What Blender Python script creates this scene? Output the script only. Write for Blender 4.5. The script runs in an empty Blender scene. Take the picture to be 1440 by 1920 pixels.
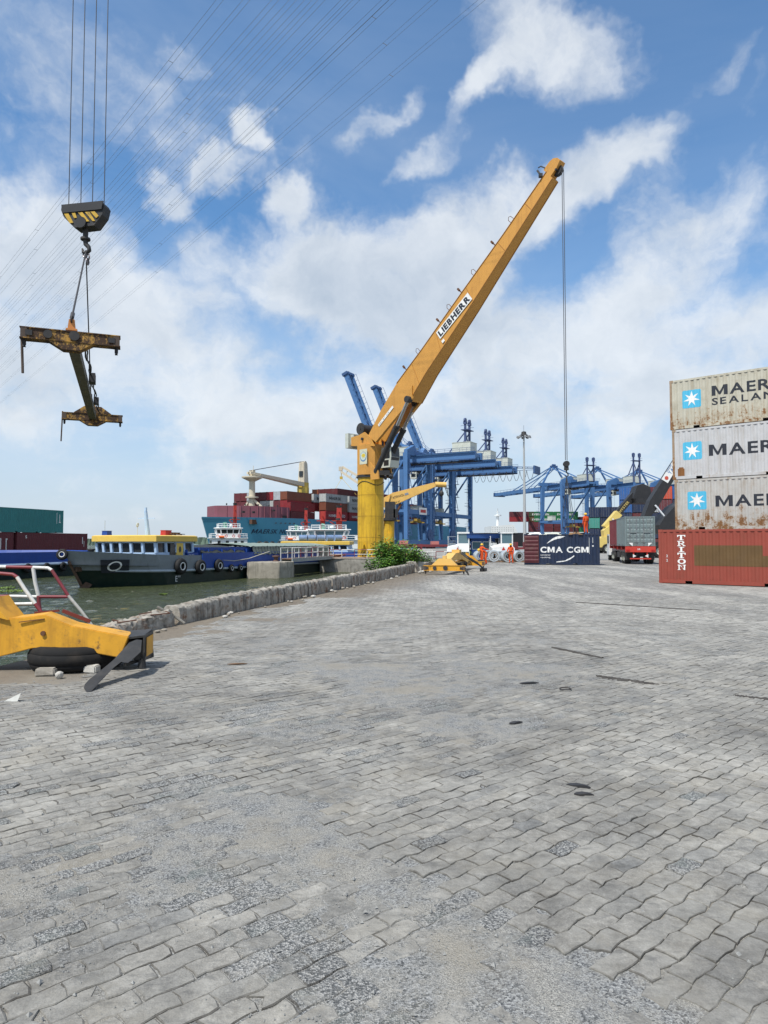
import bpy, bmesh, math, random
from math import sin, cos, tan, atan, atan2, pi, radians, sqrt
from mathutils import Vector, Matrix, noise
random.seed(7)
S = bpy.context.scene
COL = S.collection
V = Vector
# ------------------------------------------------------------------ camera
EYE = 1.85
PITCH = atan(57/1280)
cam = bpy.data.cameras.new('camera'); cam.sensor_fit = 'VERTICAL'; cam.sensor_height = 36.0; cam.lens = 24.0
cam.clip_start = 0.05; cam.clip_end = 12000
camo = bpy.data.objects.new('camera', cam); COL.objects.link(camo)
camo.location = (0, 0, EYE); camo.rotation_euler = (pi/2 + PITCH, 0, 0); S.camera = camo
# ------------------------------------------------------------------ sun, exposure
SUN_TO = V((0.60, 0.80, 0)).normalized()          # where shadows fall
SUN_EL = radians(58)
SUNDIR = V((SUN_TO.x*cos(SUN_EL), SUN_TO.y*cos(SUN_EL), -sin(SUN_EL)))
sl = bpy.data.lights.new('sun', 'SUN'); sl.energy = 5.0; sl.angle = radians(0.55); sl.color = (1.0, 0.95, 0.87)
so = bpy.data.objects.new('sun', sl); COL.objects.link(so)
so.rotation_euler = SUNDIR.to_track_quat('-Z', 'Y').to_euler(); so.location = (-20, -10, 60)
vs = S.view_settings; vs.view_transform = 'Standard'; vs.look = 'None'; vs.gamma = 1; vs.exposure = 0.0; vs.use_curve_mapping = False
S.render.engine = 'CYCLES'
S.cycles.max_bounces = 6; S.cycles.diffuse_bounces = 3; S.cycles.glossy_bounces = 3; S.cycles.transmission_bounces = 4
# ------------------------------------------------------------------ sky with clouds
W = bpy.data.worlds.new('World'); S.world = W; W.use_nodes = True
nt = W.node_tree; N = nt.nodes; L = nt.links; N.clear()
class NG:
    """small helper for building node trees"""
    def __init__(s, nt): s.nt = nt
    def n(s, t, **k):
        x = s.nt.nodes.new(t)
        for a, b in k.items(): setattr(x, a, b)
        return x
    def put(s, x, i, v):
        if v is None: return
        if hasattr(v, 'is_output') or isinstance(v, bpy.types.NodeSocket): s.nt.links.new(v, x.inputs[i])
        else: x.inputs[i].default_value = v
    def m(s, op, a, b=None, c=None, clamp=False):
        x = s.n('ShaderNodeMath', operation=op, use_clamp=clamp); s.put(x, 0, a); s.put(x, 1, b); s.put(x, 2, c); return x.outputs[0]
    def v(s, op, a, b=None, c=None, scale=None):
        x = s.n('ShaderNodeVectorMath', operation=op); s.put(x, 0, a); s.put(x, 1, b)
        if c is not None: s.put(x, 2, c)
        if scale is not None: s.put(x, 'Scale', scale)
        return x.outputs['Value'] if op in ('DOT_PRODUCT', 'LENGTH', 'DISTANCE') else x.outputs[0]
    def noise(s, vec, scale, detail=4, rough=.5, dist=0, col=False, lac=2.0):
        x = s.n('ShaderNodeTexNoise'); s.put(x, 'Vector', vec); s.put(x, 'Scale', scale); s.put(x, 'Detail', detail)
        s.put(x, 'Roughness', rough); s.put(x, 'Distortion', dist); s.put(x, 'Lacunarity', lac); return x.outputs['Color' if col else 'Fac']
    def vor(s, vec, scale, out='Distance', feature='F1', rnd=1.0):
        x = s.n('ShaderNodeTexVoronoi', feature=feature); s.put(x, 'Vector', vec); s.put(x, 'Scale', scale); s.put(x, 'Randomness', rnd); return x.outputs[out]
    def ramp(s, f, a, b, lo=0., hi=1., kind='SMOOTHSTEP'):
        x = s.n('ShaderNodeMapRange', interpolation_type=kind); s.put(x, 0, f); s.put(x, 1, a); s.put(x, 2, b); s.put(x, 3, lo); s.put(x, 4, hi); return x.outputs[0]
    def mix(s, f, a, b, mode='MIX'):
        x = s.n('ShaderNodeMix', data_type='RGBA', blend_type=mode); s.put(x, 0, f)
        def c(v): return (*v, 1) if isinstance(v, tuple) and len(v) == 3 else v
        s.put(x, 6, c(a)); s.put(x, 7, c(b)); return x.outputs[2]
    def mixf(s, f, a, b):
        x = s.n('ShaderNodeMix', data_type='FLOAT'); s.put(x, 0, f); s.put(x, 2, a); s.put(x, 3, b); return x.outputs[0]
def ray(px, py):
    a = (px-720)/1280; b = (960-py)/1280
    return V((a, cos(PITCH)-b*sin(PITCH), sin(PITCH)+b*cos(PITCH)))
def P(px, py, Y):
    d = ray(px, py); return V((0, 0, EYE)) + d*(Y/d.y)
def G(px, py, z=0.):
    d = ray(px, py); return V((0, 0, EYE)) + d*((z-EYE)/d.z)
g = NG(nt)
sky = g.n('ShaderNodeTexSky', sky_type='NISHITA'); sky.sun_disc = False; sky.sun_elevation = SUN_EL
sky.sun_rotation = atan2(-SUN_TO.x, -SUN_TO.y); sky.air_density = 1.0; sky.dust_density = 1.2; sky.ozone_density = 2.2; sky.altitude = 0
tc = g.n('ShaderNodeTexCoord'); D = tc.outputs['Generated']
sep = g.n('ShaderNodeSeparateXYZ'); L.new(D, sep.inputs[0])
den = g.m('ADD', g.m('MAXIMUM', sep.outputs[2], 0.0), 0.22)
comb = g.n('ShaderNodeCombineXYZ'); L.new(g.m('DIVIDE', sep.outputs[0], den), comb.inputs[0]); L.new(g.m('DIVIDE', sep.outputs[1], den), comb.inputs[1])
PL = g.v('ADD', comb.outputs[0], (3.1, 1.7, 0.))                      # cloud-layer plane
warp = g.noise(D, 7.0, 5, .6, col=True)
DW = g.v('MULTIPLY_ADD', warp, (0.15, 0.15, 0.15), g.v('ADD', D, (-.075, -.075, -.075)))
# cloud masses of this sky: centre (as a direction), half sizes, tilt, weight
BL = [(590,505,125,115,0,1.05),(760,575,250,140,-8,1.0),(905,430,190,85,25,.85),(1150,300,170,72,14,.88),(1240,470,220,105,36,.88),(1040,640,300,110,15,.85),
      (1050,75,185,78,-18,.70),(900,165,120,34,42,.66),(1330,110,110,40,25,.60),(1385,170,80,45,40,.50),(90,480,170,130,0,.95),(260,590,180,120,0,1.0),(60,700,230,130,0,.9),
      (500,720,330,90,0,.75),(460,240,42,36,0,.85),(405,325,62,40,20,.8),(520,360,55,42,0,.75),(315,365,48,36,0,.7),(700,235,85,22,35,.5),
      (410,470,110,70,0,.7),(130,120,300,210,0,.42),(1350,640,220,90,10,.8),(1160,740,330,70,5,.7),(800,800,700,110,0,.62),(330,120,50,30,0,.6),(780,310,60,30,20,.5)]
cov = None
for (px, py, rx, ry, rot, wt) in BL:
    c = ray(px, py).normalized(); tx = V((c.y, -c.x, 0)).normalized(); ty = tx.cross(c).normalized()
    if ty.z < 0: ty = -ty
    a = radians(rot); k = 1280*sqrt(1+((px-720)/1280)**2+((960-py)/1280)**2)*0.92
    e1 = (tx*cos(a)+ty*sin(a))*(k/rx); e2 = (-tx*sin(a)+ty*cos(a))*(k/ry)
    q = g.v('LENGTH', None)
    nn = q.node; cx = g.n('ShaderNodeCombineXYZ')
    L.new(g.v('DOT_PRODUCT', DW, tuple(e1)), cx.inputs[0]); L.new(g.v('DOT_PRODUCT', DW, tuple(e2)), cx.inputs[1])
    L.new(g.m('MULTIPLY', g.m('LESS_THAN', g.v('DOT_PRODUCT', D, tuple(c)), 0.), 50.), cx.inputs[2])
    L.new(cx.outputs[0], nn.inputs[0])
    b = g.ramp(q, 0.25, 1.45, wt, 0.)
    cov = b if cov is None else g.m('MAXIMUM', g.m('MULTIPLY', g.m('ADD', cov, b), .62), g.m('MAXIMUM', cov, b))
# outside the framed part of the sky the same broken cumulus goes on
away = g.ramp(g.v('DOT_PRODUCT', D, (0., cos(.25), sin(.25))), .55, .78, .52, 0.)
cov = g.m('MAXIMUM', cov, away)
f1 = g.noise(DW, 6.5, 9, .58); f2 = g.noise(PL, 2.3, 8, .6, .4)
fb = g.m('ADD', g.m('MULTIPLY', f1, .62), g.m('MULTIPLY', f2, .38))
dens0 = g.m('ADD', cov, g.m('MULTIPLY', g.m('SUBTRACT', fb, .5), 2.7))
dens = g.ramp(dens0, .13, .93)
veil = g.m('MULTIPLY', g.ramp(g.noise(PL, .8, 6, .6, .8), .36, .72), g.ramp(sep.outputs[0], .35, -.45, .25, .75))
f1u = g.noise(g.v('ADD', DW, (-.02, -.004, .035)), 6.5, 6, .58)
f0 = g.noise(DW, 3.2, 4, .55); f0u = g.noise(g.v('ADD', DW, (-.035, -.01, .065)), 3.2, 4, .55)
rel = g.m('ADD', g.m('SUBTRACT', f1, f1u), g.m('MULTIPLY', g.m('SUBTRACT', f0, f0u), .75))
thick = g.ramp(dens0, .55, 1.45)
lit = g.m('ADD', g.m('SUBTRACT', .80, g.m('MULTIPLY', thick, .36)), g.m('MULTIPLY', rel, 1.5), clamp=True)
ccol = g.mix(lit, (4.3, 5.1, 6.1), (8.3, 8.7, 9.1))
lowband = g.ramp(sep.outputs[2], -.02, .42, 1., 0.)
skyc = g.mix(1.0, sky.outputs[0], (1.0, 1.48, 1.74), 'MULTIPLY')
hazecol = g.mix(g.ramp(sep.outputs[2], .0, .3), (6.3, 7.0, 7.9), (5.2, 6.6, 8.3))
skyc = g.mix(g.m('MULTIPLY', lowband, .88), skyc, hazecol)
skyc = g.mix(g.m('MULTIPLY', veil, .46), skyc, (6.4, 7.4, 8.6))
out = g.mix(g.m('MULTIPLY', dens, .86), skyc, ccol)
bg = g.n('ShaderNodeBackground'); L.new(out, bg.inputs[0]); bg.inputs[1].default_value = 0.104
wo = g.n('ShaderNodeOutputWorld'); L.new(bg.outputs[0], wo.inputs[0])
W.cycles.sampling_method = 'MANUAL'; W.cycles.sample_map_resolution = 512
# ------------------------------------------------------------------ materials
def C(r, g_, b):
    f = lambda c: (c/12.92 if c <= .04045 else ((c+.055)/1.055)**2.4)
    return (f(r/255), f(g_/255), f(b/255))
MATS = {}
def mat(name, col=None, rough=.55, metal=0., var=.12, scale=1.5, rust=0., dirt=0., streak=0., bump=0., spec=.4, objcol=False, dirtcol=(.13, .10, .07), rustcol=(.13, .05, .02), rscale=2.2, coat=0.):
    if name in MATS: return MATS[name]
    m = bpy.data.materials.new(name); m.use_nodes = True; nt = m.node_tree; b = nt.nodes['Principled BSDF']; g = NG(nt)
    tc = g.n('ShaderNodeTexCoord'); oi = g.n('ShaderNodeObjectInfo')
    off = g.n('ShaderNodeCombineXYZ'); r37 = g.m('MULTIPLY', oi.outputs['Random'], 37.)
    for i in range(3): nt.links.new(r37, off.inputs[i])
    vec = g.v('ADD', tc.outputs['Object'], off.outputs[0])
    base = oi.outputs['Color'] if objcol else (*col, 1)
    n1 = g.noise(vec, scale, 6, .6)
    c = g.mix(1., base, g.mix(n1, (1-var*2,)*3, (1+var*2,)*3), 'MULTIPLY')
    rr = rough
    if dirt or streak:
        mp = g.v('MULTIPLY', vec, (5., 5., .35))
        s1 = g.noise(mp, 1.0, 5, .6); s2 = g.noise(vec, scale*1.7, 7, .65)
        if dirt: c = g.mix(g.m('MULTIPLY', g.ramp(s2, .45, .75), dirt), c, dirtcol)
        if streak: c = g.mix(g.m('MULTIPLY', g.ramp(s1, .48, .72), streak), c, dirtcol)
    if rust:
        sz = g.n('ShaderNodeSeparateXYZ'); nt.links.new(tc.outputs['Object'], sz.inputs[0])
        r1 = g.noise(vec, rscale, 11, .74, .2); r2 = g.noise(g.v('MULTIPLY', vec, (7., 7., .6)), .8, 5, .65); r3 = g.noise(vec, rscale*6, 4, .6)
        rf = g.m('ADD', g.m('ADD', g.m('MULTIPLY', r1, .62), g.m('MULTIPLY', r3, .22)), g.m('ADD', g.m('MULTIPLY', r2, .30), g.ramp(sz.outputs[2], 1.5, .1, 0., .13)))
        t = .86 - .26*rust
        k = g.ramp(rf, t, t+.06)
        rc = g.mix(g.noise(vec, 14., 4), rustcol, (rustcol[0]*2.1, rustcol[1]*2.3, rustcol[2]*2.2))
        c = g.mix(g.ramp(rf, t-.07, t+.03, 0., .4), c, (rustcol[0]*2.4, rustcol[1]*3., rustcol[2]*3.))
        c = g.mix(k, c, rc); rr = g.mixf(k, rough, .9)
    nt.links.new(c, b.inputs['Base Color']); g.put(b, 'Roughness', rr); b.inputs['Metallic'].default_value = metal
    b.inputs['Specular IOR Level'].default_value = spec
    if coat: b.inputs['Coat Weight'].default_value = coat
    if bump:
        bp = g.n('ShaderNodeBump'); bp.inputs['Strength'].default_value = bump; bp.inputs['Distance'].default_value = .02
        nt.links.new(g.noise(vec, scale*9, 6, .65), bp.inputs['Height']); nt.links.new(bp.outputs[0], b.inputs['Normal'])
    MATS[name] = m; return m
# ------------------------------------------------------------------ mesh builder
class MB:
    def __init__(s): s.v = []; s.f = []; s.mi = []; s.M = Matrix()
    def add(s, vs, fs, mi=0):
        o = len(s.v); s.v += [s.M @ V(p) for p in vs]
        s.f += [tuple(i+o for i in f) for f in fs]; s.mi += [mi]*len(fs); return s
    def box(s, c, d, mi=0, rz=0., taper=None):
        x, y, z = d[0]/2, d[1]/2, d[2]/2; t = taper or (1, 1)
        ps = [(-x,-y,-z),(x,-y,-z),(x,y,-z),(-x,y,-z),(-x*t[0],-y*t[1],z),(x*t[0],-y*t[1],z),(x*t[0],y*t[1],z),(-x*t[0],y*t[1],z)]
        R = Matrix.Rotation(rz, 3, 'Z'); c = V(c)
        return s.add([c + R @ V(p) for p in ps], [(0,3,2,1),(4,5,6,7),(0,1,5,4),(1,2,6,5),(2,3,7,6),(3,0,4,7)], mi)
    def bx(s, x0, x1, y0, y1, z0, z1, mi=0): return s.box(((x0+x1)/2, (y0+y1)/2, (z0+z1)/2), (x1-x0, y1-y0, z1-z0), mi)
    def bar(s, a, b, w, h=None, mi=0, w1=None, h1=None, up=V((0,0,1))):
        a = V(a); b = V(b); h = h or w; w1 = w1 or w; h1 = h1 or h
        d = (b-a).normalized(); sx = d.cross(up)
        if sx.length < 1e-3: sx = d.cross(V((0, 1, 0)))
        sx.normalize(); sy = sx.cross(d).normalized()
        q = lambda p, w, h: [p - sx*w/2 - sy*h/2, p + sx*w/2 - sy*h/2, p + sx*w/2 + sy*h/2, p - sx*w/2 + sy*h/2]
        return s.add(q(a, w, h)+q(b, w1, h1), [(0,3,2,1),(4,5,6,7),(0,1,5,4),(1,2,6,5),(2,3,7,6),(3,0,4,7)], mi)
    def cyl(s, a, b, r, r1=None, n=12, mi=0, caps=True):
        a = V(a); b = V(b); r1 = r if r1 is None else r1; d = (b-a).normalized()
        sx = d.cross(V((0, 0, 1)))
        if sx.length < 1e-3: sx = V((1, 0, 0))
        sx.normalize(); sy = sx.cross(d)
        vs = [p + (sx*cos(2*pi*i/n) + sy*sin(2*pi*i/n))*R for p, R in ((a, r), (b, r1)) for i in range(n)]
        fs = [(i, n+i, n+(i+1) % n, (i+1) % n) for i in range(n)]
        if caps: fs += [tuple(range(n)), tuple(range(2*n-1, n-1, -1))]
        return s.add(vs, fs, mi)
    def tube(s, pts, r, n=6, mi=0, closed=False):
        pts = [V(p) for p in pts]; m = len(pts); vs = []; prev = None
        for i, p in enumerate(pts):
            if closed: d = pts[(i+1) % m]-pts[i-1]
            else: d = pts[min(i+1, m-1)]-pts[max(i-1, 0)]
            d.normalize(); ref = prev if prev is not None else (V((0,0,1)) if abs(d.z) < .9 else V((1,0,0)))
            sx = (ref - d*ref.dot(d)).normalized(); prev = sx; sy = d.cross(sx)
            rr = r[i] if isinstance(r, (list, tuple)) else r
            vs += [p + (sx*cos(2*pi*k/n)+sy*sin(2*pi*k/n))*rr for k in range(n)]
        fs = []
        for i in range(m if closed else m-1):
            j = (i+1) % m
            fs += [(i*n+k, i*n+(k+1) % n, j*n+(k+1) % n, j*n+k) for k in range(n)]
        if not closed: fs += [tuple(range(n-1, -1, -1)), tuple(range((m-1)*n, m*n))]
        return s.add(vs, fs, mi)
    def prism(s, poly, fr, t0, t1, mi=0):
        """polygon of 2-D points through frame (o, ax, ay), extruded along ax x ay from t0 to t1"""
        o, ax, ay = (V(q) for q in fr); nz = ax.cross(ay).normalized(); n = len(poly)
        vs = [o+ax*p[0]+ay*p[1]+nz*t for t in (t0, t1) for p in poly]
        ar = sum(poly[i][0]*poly[(i+1) % n][1]-poly[(i+1) % n][0]*poly[i][1] for i in range(n))
        if ar < 0: vs = [vs[i] for i in range(n-1, -1, -1)]+[vs[n+i] for i in range(n-1, -1, -1)]
        return s.add(vs, [tuple(range(n-1, -1, -1)), tuple(range(n, 2*n))]+[(i, (i+1) % n, n+(i+1) % n, n+i) for i in range(n)], mi)
    def torus(s, c, ax, R, r, n=20, m=8, mi=0):
        c = V(c); ax = V(ax).normalized(); sx = ax.cross(V((0,0,1)))
        if sx.length < 1e-3: sx = V((1,0,0))
        sx.normalize(); sy = ax.cross(sx)
        return s.tube([c+(sx*cos(2*pi*i/n)+sy*sin(2*pi*i/n))*R for i in range(n)], r, m, mi, closed=True)
    def lathe(s, prof, c, ax=(0,0,1), n=16, mi=0):
        c = V(c); ax = V(ax).normalized(); sx = ax.cross(V((0,0,1)))
        if sx.length < 1e-3: sx = V((1,0,0))
        sx.normalize(); sy = ax.cross(sx); m = len(prof)
        vs = [c+ax*h+(sx*cos(2*pi*k/n)+sy*sin(2*pi*k/n))*r for (r, h) in prof for k in range(n)]
        fs = [(i*n+k, i*n+(k+1) % n, (i+1)*n+(k+1) % n, (i+1)*n+k) for i in range(m-1) for k in range(n)]
        return s.add(vs, fs, mi)
    def mesh(s, name, mats, smooth=None, fix=True):
        me = bpy.data.meshes.new(name); me.from_pydata([tuple(p) for p in s.v], [], s.f)
        for m in (mats if isinstance(mats, (list, tuple)) else [mats]): me.materials.append(m)
        if any(s.mi): me.polygons.foreach_set('material_index', s.mi)
        if fix:
            bm = bmesh.new(); bm.from_mesh(me); bmesh.ops.recalc_face_normals(bm, faces=bm.faces); bm.to_mesh(me); bm.free()
        if smooth:
            me.polygons.foreach_set('use_smooth', [True]*len(me.polygons)); me.set_sharp_from_angle(angle=radians(smooth))
        me.update(); return me
    def build(s, name, mats, parent=None, smooth=None, label=None, kind=None, world=False, fix=True):
        if world and parent is not None:
            inv = frame_of(parent).inverted(); s.v = [inv @ p for p in s.v]
        o = bpy.data.objects.new(name, s.mesh(name, mats, smooth, fix)); COL.objects.link(o)
        if parent is not None: o.parent = parent
        if label: o['label'] = label
        if kind: o['kind'] = kind
        return o
def frame_of(o):
    M = Matrix.LocRotScale(o.location, o.rotation_euler, o.scale)
    return frame_of(o.parent) @ M if o.parent else M
def tag(o, label, cat, group=None):
    o['label'] = label; o['category'] = cat
    if group: o['group'] = group
    return o
def thing(name, label, cat, loc=(0,0,0), rz=0., group=None, scale=1.):
    o = bpy.data.objects.new(name, None); COL.objects.link(o); o.empty_display_size = .2
    o.location = loc; o.rotation_euler = (0, 0, rz); o.scale = (scale,)*3
    return tag(o, label, cat, group)
def copy_tree(o, parent=None):
    c = o.copy(); COL.objects.link(c)
    if parent is not None: c.parent = parent
    for ch in list(o.children): copy_tree(ch, c)
    return c
def struct(o): o['kind'] = 'structure'; return o
# ------------------------------------------------------------------ lettering
_fc = {}
def _glyph(ch, bold):
    if (ch, bold) in _fc: return _fc[ch, bold]
    if ch == 'M':
        t = .12+bold*3; r = ([(0,0),(t,0),(t,.46),(.40-t*.2,.04),(.40+t*.2,.04),(.80-t,.46),(.80-t,0),(.80,0),(.80,.70),(.80-t*1.1,.70),(.40,.24),(t*1.1,.70),(0,.70)], [tuple(range(13))], .80)
    else:
        cu = bpy.data.curves.new('t', 'FONT'); cu.body = ch; cu.size = 1.; cu.offset = bold; cu.resolution_u = 3
        ob = bpy.data.objects.new('t', cu); me = bpy.data.meshes.new_from_object(ob)
        vs = [(v.co.x, v.co.y) for v in me.vertices]; fs = [tuple(p.vertices) for p in me.polygons]
        bpy.data.objects.remove(ob); bpy.data.curves.remove(cu); bpy.data.meshes.remove(me)
        x0 = min([v[0] for v in vs], default=0); x1 = max([v[0] for v in vs], default=.3)
        r = ([(x-x0, y) for x, y in vs], fs, x1-x0)
    _fc[ch, bold] = r; return r
def text_polys(body, size=1., bold=.02, xs=1., align='LEFT', spacing=1.):
    vs = []; fs = []; x = 0.
    for ch in body:
        if ch == ' ': x += .34*spacing; continue
        v, f, w = _glyph(ch, bold); o = len(vs)
        vs += [(a+x, b) for a, b in v]; fs += [tuple(i+o for i in q) for q in f]; x += w+.10*spacing+(.10*(spacing-1)*4)
    dx = -x/2 if align == 'CENTER' else 0.
    return [((a+dx)*xs*size, b*size) for a, b in vs], fs
def flat(name, vs, fs, m, parent, fr, world=False, conform=None, breaks=(), eps=.004, thick=0.):
    """2-D faces laid on a surface: fr = (origin, ax, ay); conform(x,y)->push along normal"""
    bm = bmesh.new(); bv = [bm.verts.new((x, y, 0)) for x, y in vs]
    for f in fs:
        try: bm.faces.new([bv[i] for i in f])
        except ValueError: pass
    for b in breaks:
        bmesh.ops.bisect_plane(bm, geom=bm.verts[:]+bm.edges[:]+bm.faces[:], plane_co=(b, 0, 0), plane_no=(1, 0, 0))
    o_, ax, ay = (V(q) for q in fr); nz = ax.cross(ay).normalized()
    inv = frame_of(parent).inverted() if world else Matrix()
    for v in bm.verts:
        x, y = v.co.x, v.co.y; k = conform(x, y) if conform else 0.
        v.co = inv @ (o_+ax*x+ay*y+nz*(k+eps))
    me = bpy.data.meshes.new(name); bm.to_mesh(me); bm.free(); me.materials.append(m)
    o = bpy.data.objects.new(name, me); COL.objects.link(o); o.parent = parent; return o
def letters(body, m, parent, fr, size, bold=.02, xs=1., align='LEFT', name='lettering', world=False, conform=None, breaks=(), eps=.004, spacing=1.):
    vs, fs = text_polys(body, size, bold, xs, align, spacing)
    return flat(name, vs, fs, m, parent, fr, world, conform, breaks, eps)
# ------------------------------------------------------------------ ground, paving, water
QE = [(-9.2,-6),(-4.72-.35,15.3-1.2),(2.0,44.7),(4.2,54),(5.2,64),(3.5,90),(-8,192),(52,300),(75,322),(700,556),(3000,1400)]
def poly_sheet(name, pts, z, m):
    bm = bmesh.new(); f = bm.faces.new([bm.verts.new((x, y, z)) for x, y in pts]); bmesh.ops.triangulate(bm, faces=[f])
    me = bpy.data.meshes.new(name); bm.to_mesh(me); bm.free(); me.materials.append(m)
    o = bpy.data.objects.new(name, me); COL.objects.link(o); return struct(o)
AD = V((.65,-.76,0)).normalized(); BD = V((-AD.y, AD.x, 0))            # the two directions of the paving
def ss(a, b, x):
    t = max(0., min(1., (x-a)/(b-a))); return t*t*(3-2*t)
def fbm(x, y, s, o=3): return noise.fractal(V((x*s, y*s, 3.3)), 1.0, 2.0, o)
def intact(x, y):
    n = noise.noise(V((x*1.3, y*1.3, 0)))*.10
    dA = (x-0)*.76+(y-4.17)*.65; dB = (x-0)*.72-(y-5.29)*.69
    return ss(-.03, .05, min(dA, dB)+n)
def worn(x, y):
    """0 sound paving ... 1 paving lost under grit"""
    w = .34+.62*fbm(x+3, y, .62)+.22*fbm(x, y, 2.1)
    w += .34*ss(-1.6, -.2, x+.10*(y-3))*ss(5.6, 4.2, y)
    w += .30*ss(5.0, 7.0, y)*ss(12, 9, y)*ss(-2.2, -.6, x)*ss(2.6, 1.2, x-.2*y)
    return max(0., min(1., w))*(1-.93*intact(x, y))
def make_ground_mat(name, sheet):
    m = bpy.data.materials.new(name); m.use_nodes = True; nt = m.node_tree; b = nt.nodes['Principled BSDF']; g = NG(nt)
    ge = g.n('ShaderNodeNewGeometry'); p = ge.outputs['Position']
    big = g.noise(p, .16, 5, .6, .6); mid = g.noise(p, .9, 6, .62); st = g.noise(g.v('MULTIPLY', p, (.9, .22, 1.)), .5, 6, .6, .8)
    cells = g.vor(p, 125., 'Color'); cs = g.n('ShaderNodeSeparateColor'); nt.links.new(cells, cs.inputs[0])
    cells2 = g.vor(p, 230., 'Color'); cs2 = g.n('ShaderNodeSeparateColor'); nt.links.new(cells2, cs2.inputs[0])
    grit = g.mix(cs.outputs[0], (.05, .054, .058), (.34, .342, .335))
    fine = g.mix(cs2.outputs[0], (.125, .124, .117), (.37, .358, .328))
    c = g.mix(g.ramp(g.noise(p, 5., 5, .65), .38, .62), fine, grit)
    tan_ = g.mix(g.noise(p, 22., 5), (.205, .182, .142), (.31, .28, .228))
    c = g.mix(g.ramp(mid, .47, .66, 0., .62), c, tan_)
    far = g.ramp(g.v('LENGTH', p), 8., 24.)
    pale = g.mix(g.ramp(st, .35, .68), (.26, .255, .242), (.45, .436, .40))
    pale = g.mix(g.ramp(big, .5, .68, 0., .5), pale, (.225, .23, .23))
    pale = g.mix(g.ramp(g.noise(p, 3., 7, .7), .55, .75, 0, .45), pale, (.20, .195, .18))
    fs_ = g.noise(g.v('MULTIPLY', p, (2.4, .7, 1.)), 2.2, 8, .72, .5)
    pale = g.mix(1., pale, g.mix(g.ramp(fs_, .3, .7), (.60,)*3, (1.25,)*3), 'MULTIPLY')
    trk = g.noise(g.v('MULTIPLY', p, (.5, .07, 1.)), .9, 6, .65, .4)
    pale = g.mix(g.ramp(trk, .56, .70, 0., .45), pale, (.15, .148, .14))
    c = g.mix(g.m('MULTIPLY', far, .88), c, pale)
    # dust and soil gathered along the foot of the quay wall
    sx = g.n('ShaderNodeSeparateXYZ'); nt.links.new(p, sx.inputs[0])
    dq = g.m('SUBTRACT', g.m('MULTIPLY', g.m('ADD', sx.outputs[0], 4.9), .972), g.m('MULTIPLY', g.m('SUBTRACT', sx.outputs[1], 14.2), .235))
    dirtf = g.m('MULTIPLY', g.ramp(g.m('ADD', dq, g.m('MULTIPLY', g.m('SUBTRACT', mid, .5), 3.)), 3.4, .6), g.ramp(sx.outputs[1], 62., 44., 0., .8))
    c = g.mix(dirtf, c, g.mix(g.noise(p, 7., 6, .7), (.085, .066, .046), (.25, .205, .15)))
    # rows of blocks where they are too far off to build
    br = g.n('ShaderNodeTexBrick'); rot = g.n('ShaderNodeVectorRotate', rotation_type='Z_AXIS'); rot.inputs['Angle'].default_value = -atan2(BD.y, BD.x)
    nt.links.new(g.v('ADD', p, g.v('MULTIPLY', g.noise(p, 6., 2, col=True), (.05, .05, 0.))), rot.inputs['Vector']); nt.links.new(rot.outputs[0], br.inputs['Vector'])
    br.inputs['Scale'].default_value = 1.; br.inputs['Brick Width'].default_value = .28; br.inputs['Row Height'].default_value = .15; br.inputs['Mortar Size'].default_value = .012
    br.inputs['Color1'].default_value = (1, 1, 1, 1); br.inputs['Color2'].default_value = (.82, .82, .83, 1); br.inputs['Mortar'].default_value = (.45, .43, .4, 1)
    c = g.mix(g.m('MULTIPLY', g.ramp(g.v('LENGTH', p), 16., 23.), .75), c, g.mix(1., c, br.outputs['Color'], 'MULTIPLY'))
    nt.links.new(c, b.inputs['Base Color']); b.inputs['Roughness'].default_value = .9; b.inputs['Specular IOR Level'].default_value = .25
    bp = g.n('ShaderNodeBump'); bp.inputs['Strength'].default_value = .8; bp.inputs['Distance'].default_value = .009
    h = g.m('ADD', g.m('MULTIPLY', g.vor(p, 125.), .7), g.noise(p, 24., 7, .75)); nt.links.new(h, bp.inputs['Height']); nt.links.new(bp.outputs[0], b.inputs['Normal'])
    return m
MG = make_ground_mat('yard_ground', False)
poly_sheet('ground', QE+[(3000,-300),(-9.2,-300)], -.02, MG)
mconc = mat('old_concrete', (.27,.255,.225), .9, var=.22, scale=1.2, dirt=.65, streak=.55, bump=.5, dirtcol=(.07,.062,.05))
mconc_dark = mat('wet_concrete', (.17,.16,.135), .85, var=.25, scale=.9, dirt=.7, streak=.8, bump=.5, dirtcol=(.045,.045,.03))
# quay face down into the water, with a sloping foot
qb = MB()
for (x0, y0), (x1, y1) in zip(QE[:-1], QE[1:]):
    a = V((x0, y0, 0)); b = V((x1, y1, 0)); nn = V((-(b-a).y, (b-a).x, 0)).normalized()
    k = 1.3 if y1 < 60 and y0 > 20 else .15
    qb.add([a+V((0,0,-.02)), b+V((0,0,-.02)), b+nn*.1+V((0,0,-.4)), a+nn*.1+V((0,0,-.4)), b+nn*k+V((0,0,-3)), a+nn*k+V((0,0,-3))], [(0,1,2,3),(3,2,4,5)])
struct(qb.build('quay_bank', mconc_dark, fix=False))
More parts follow.
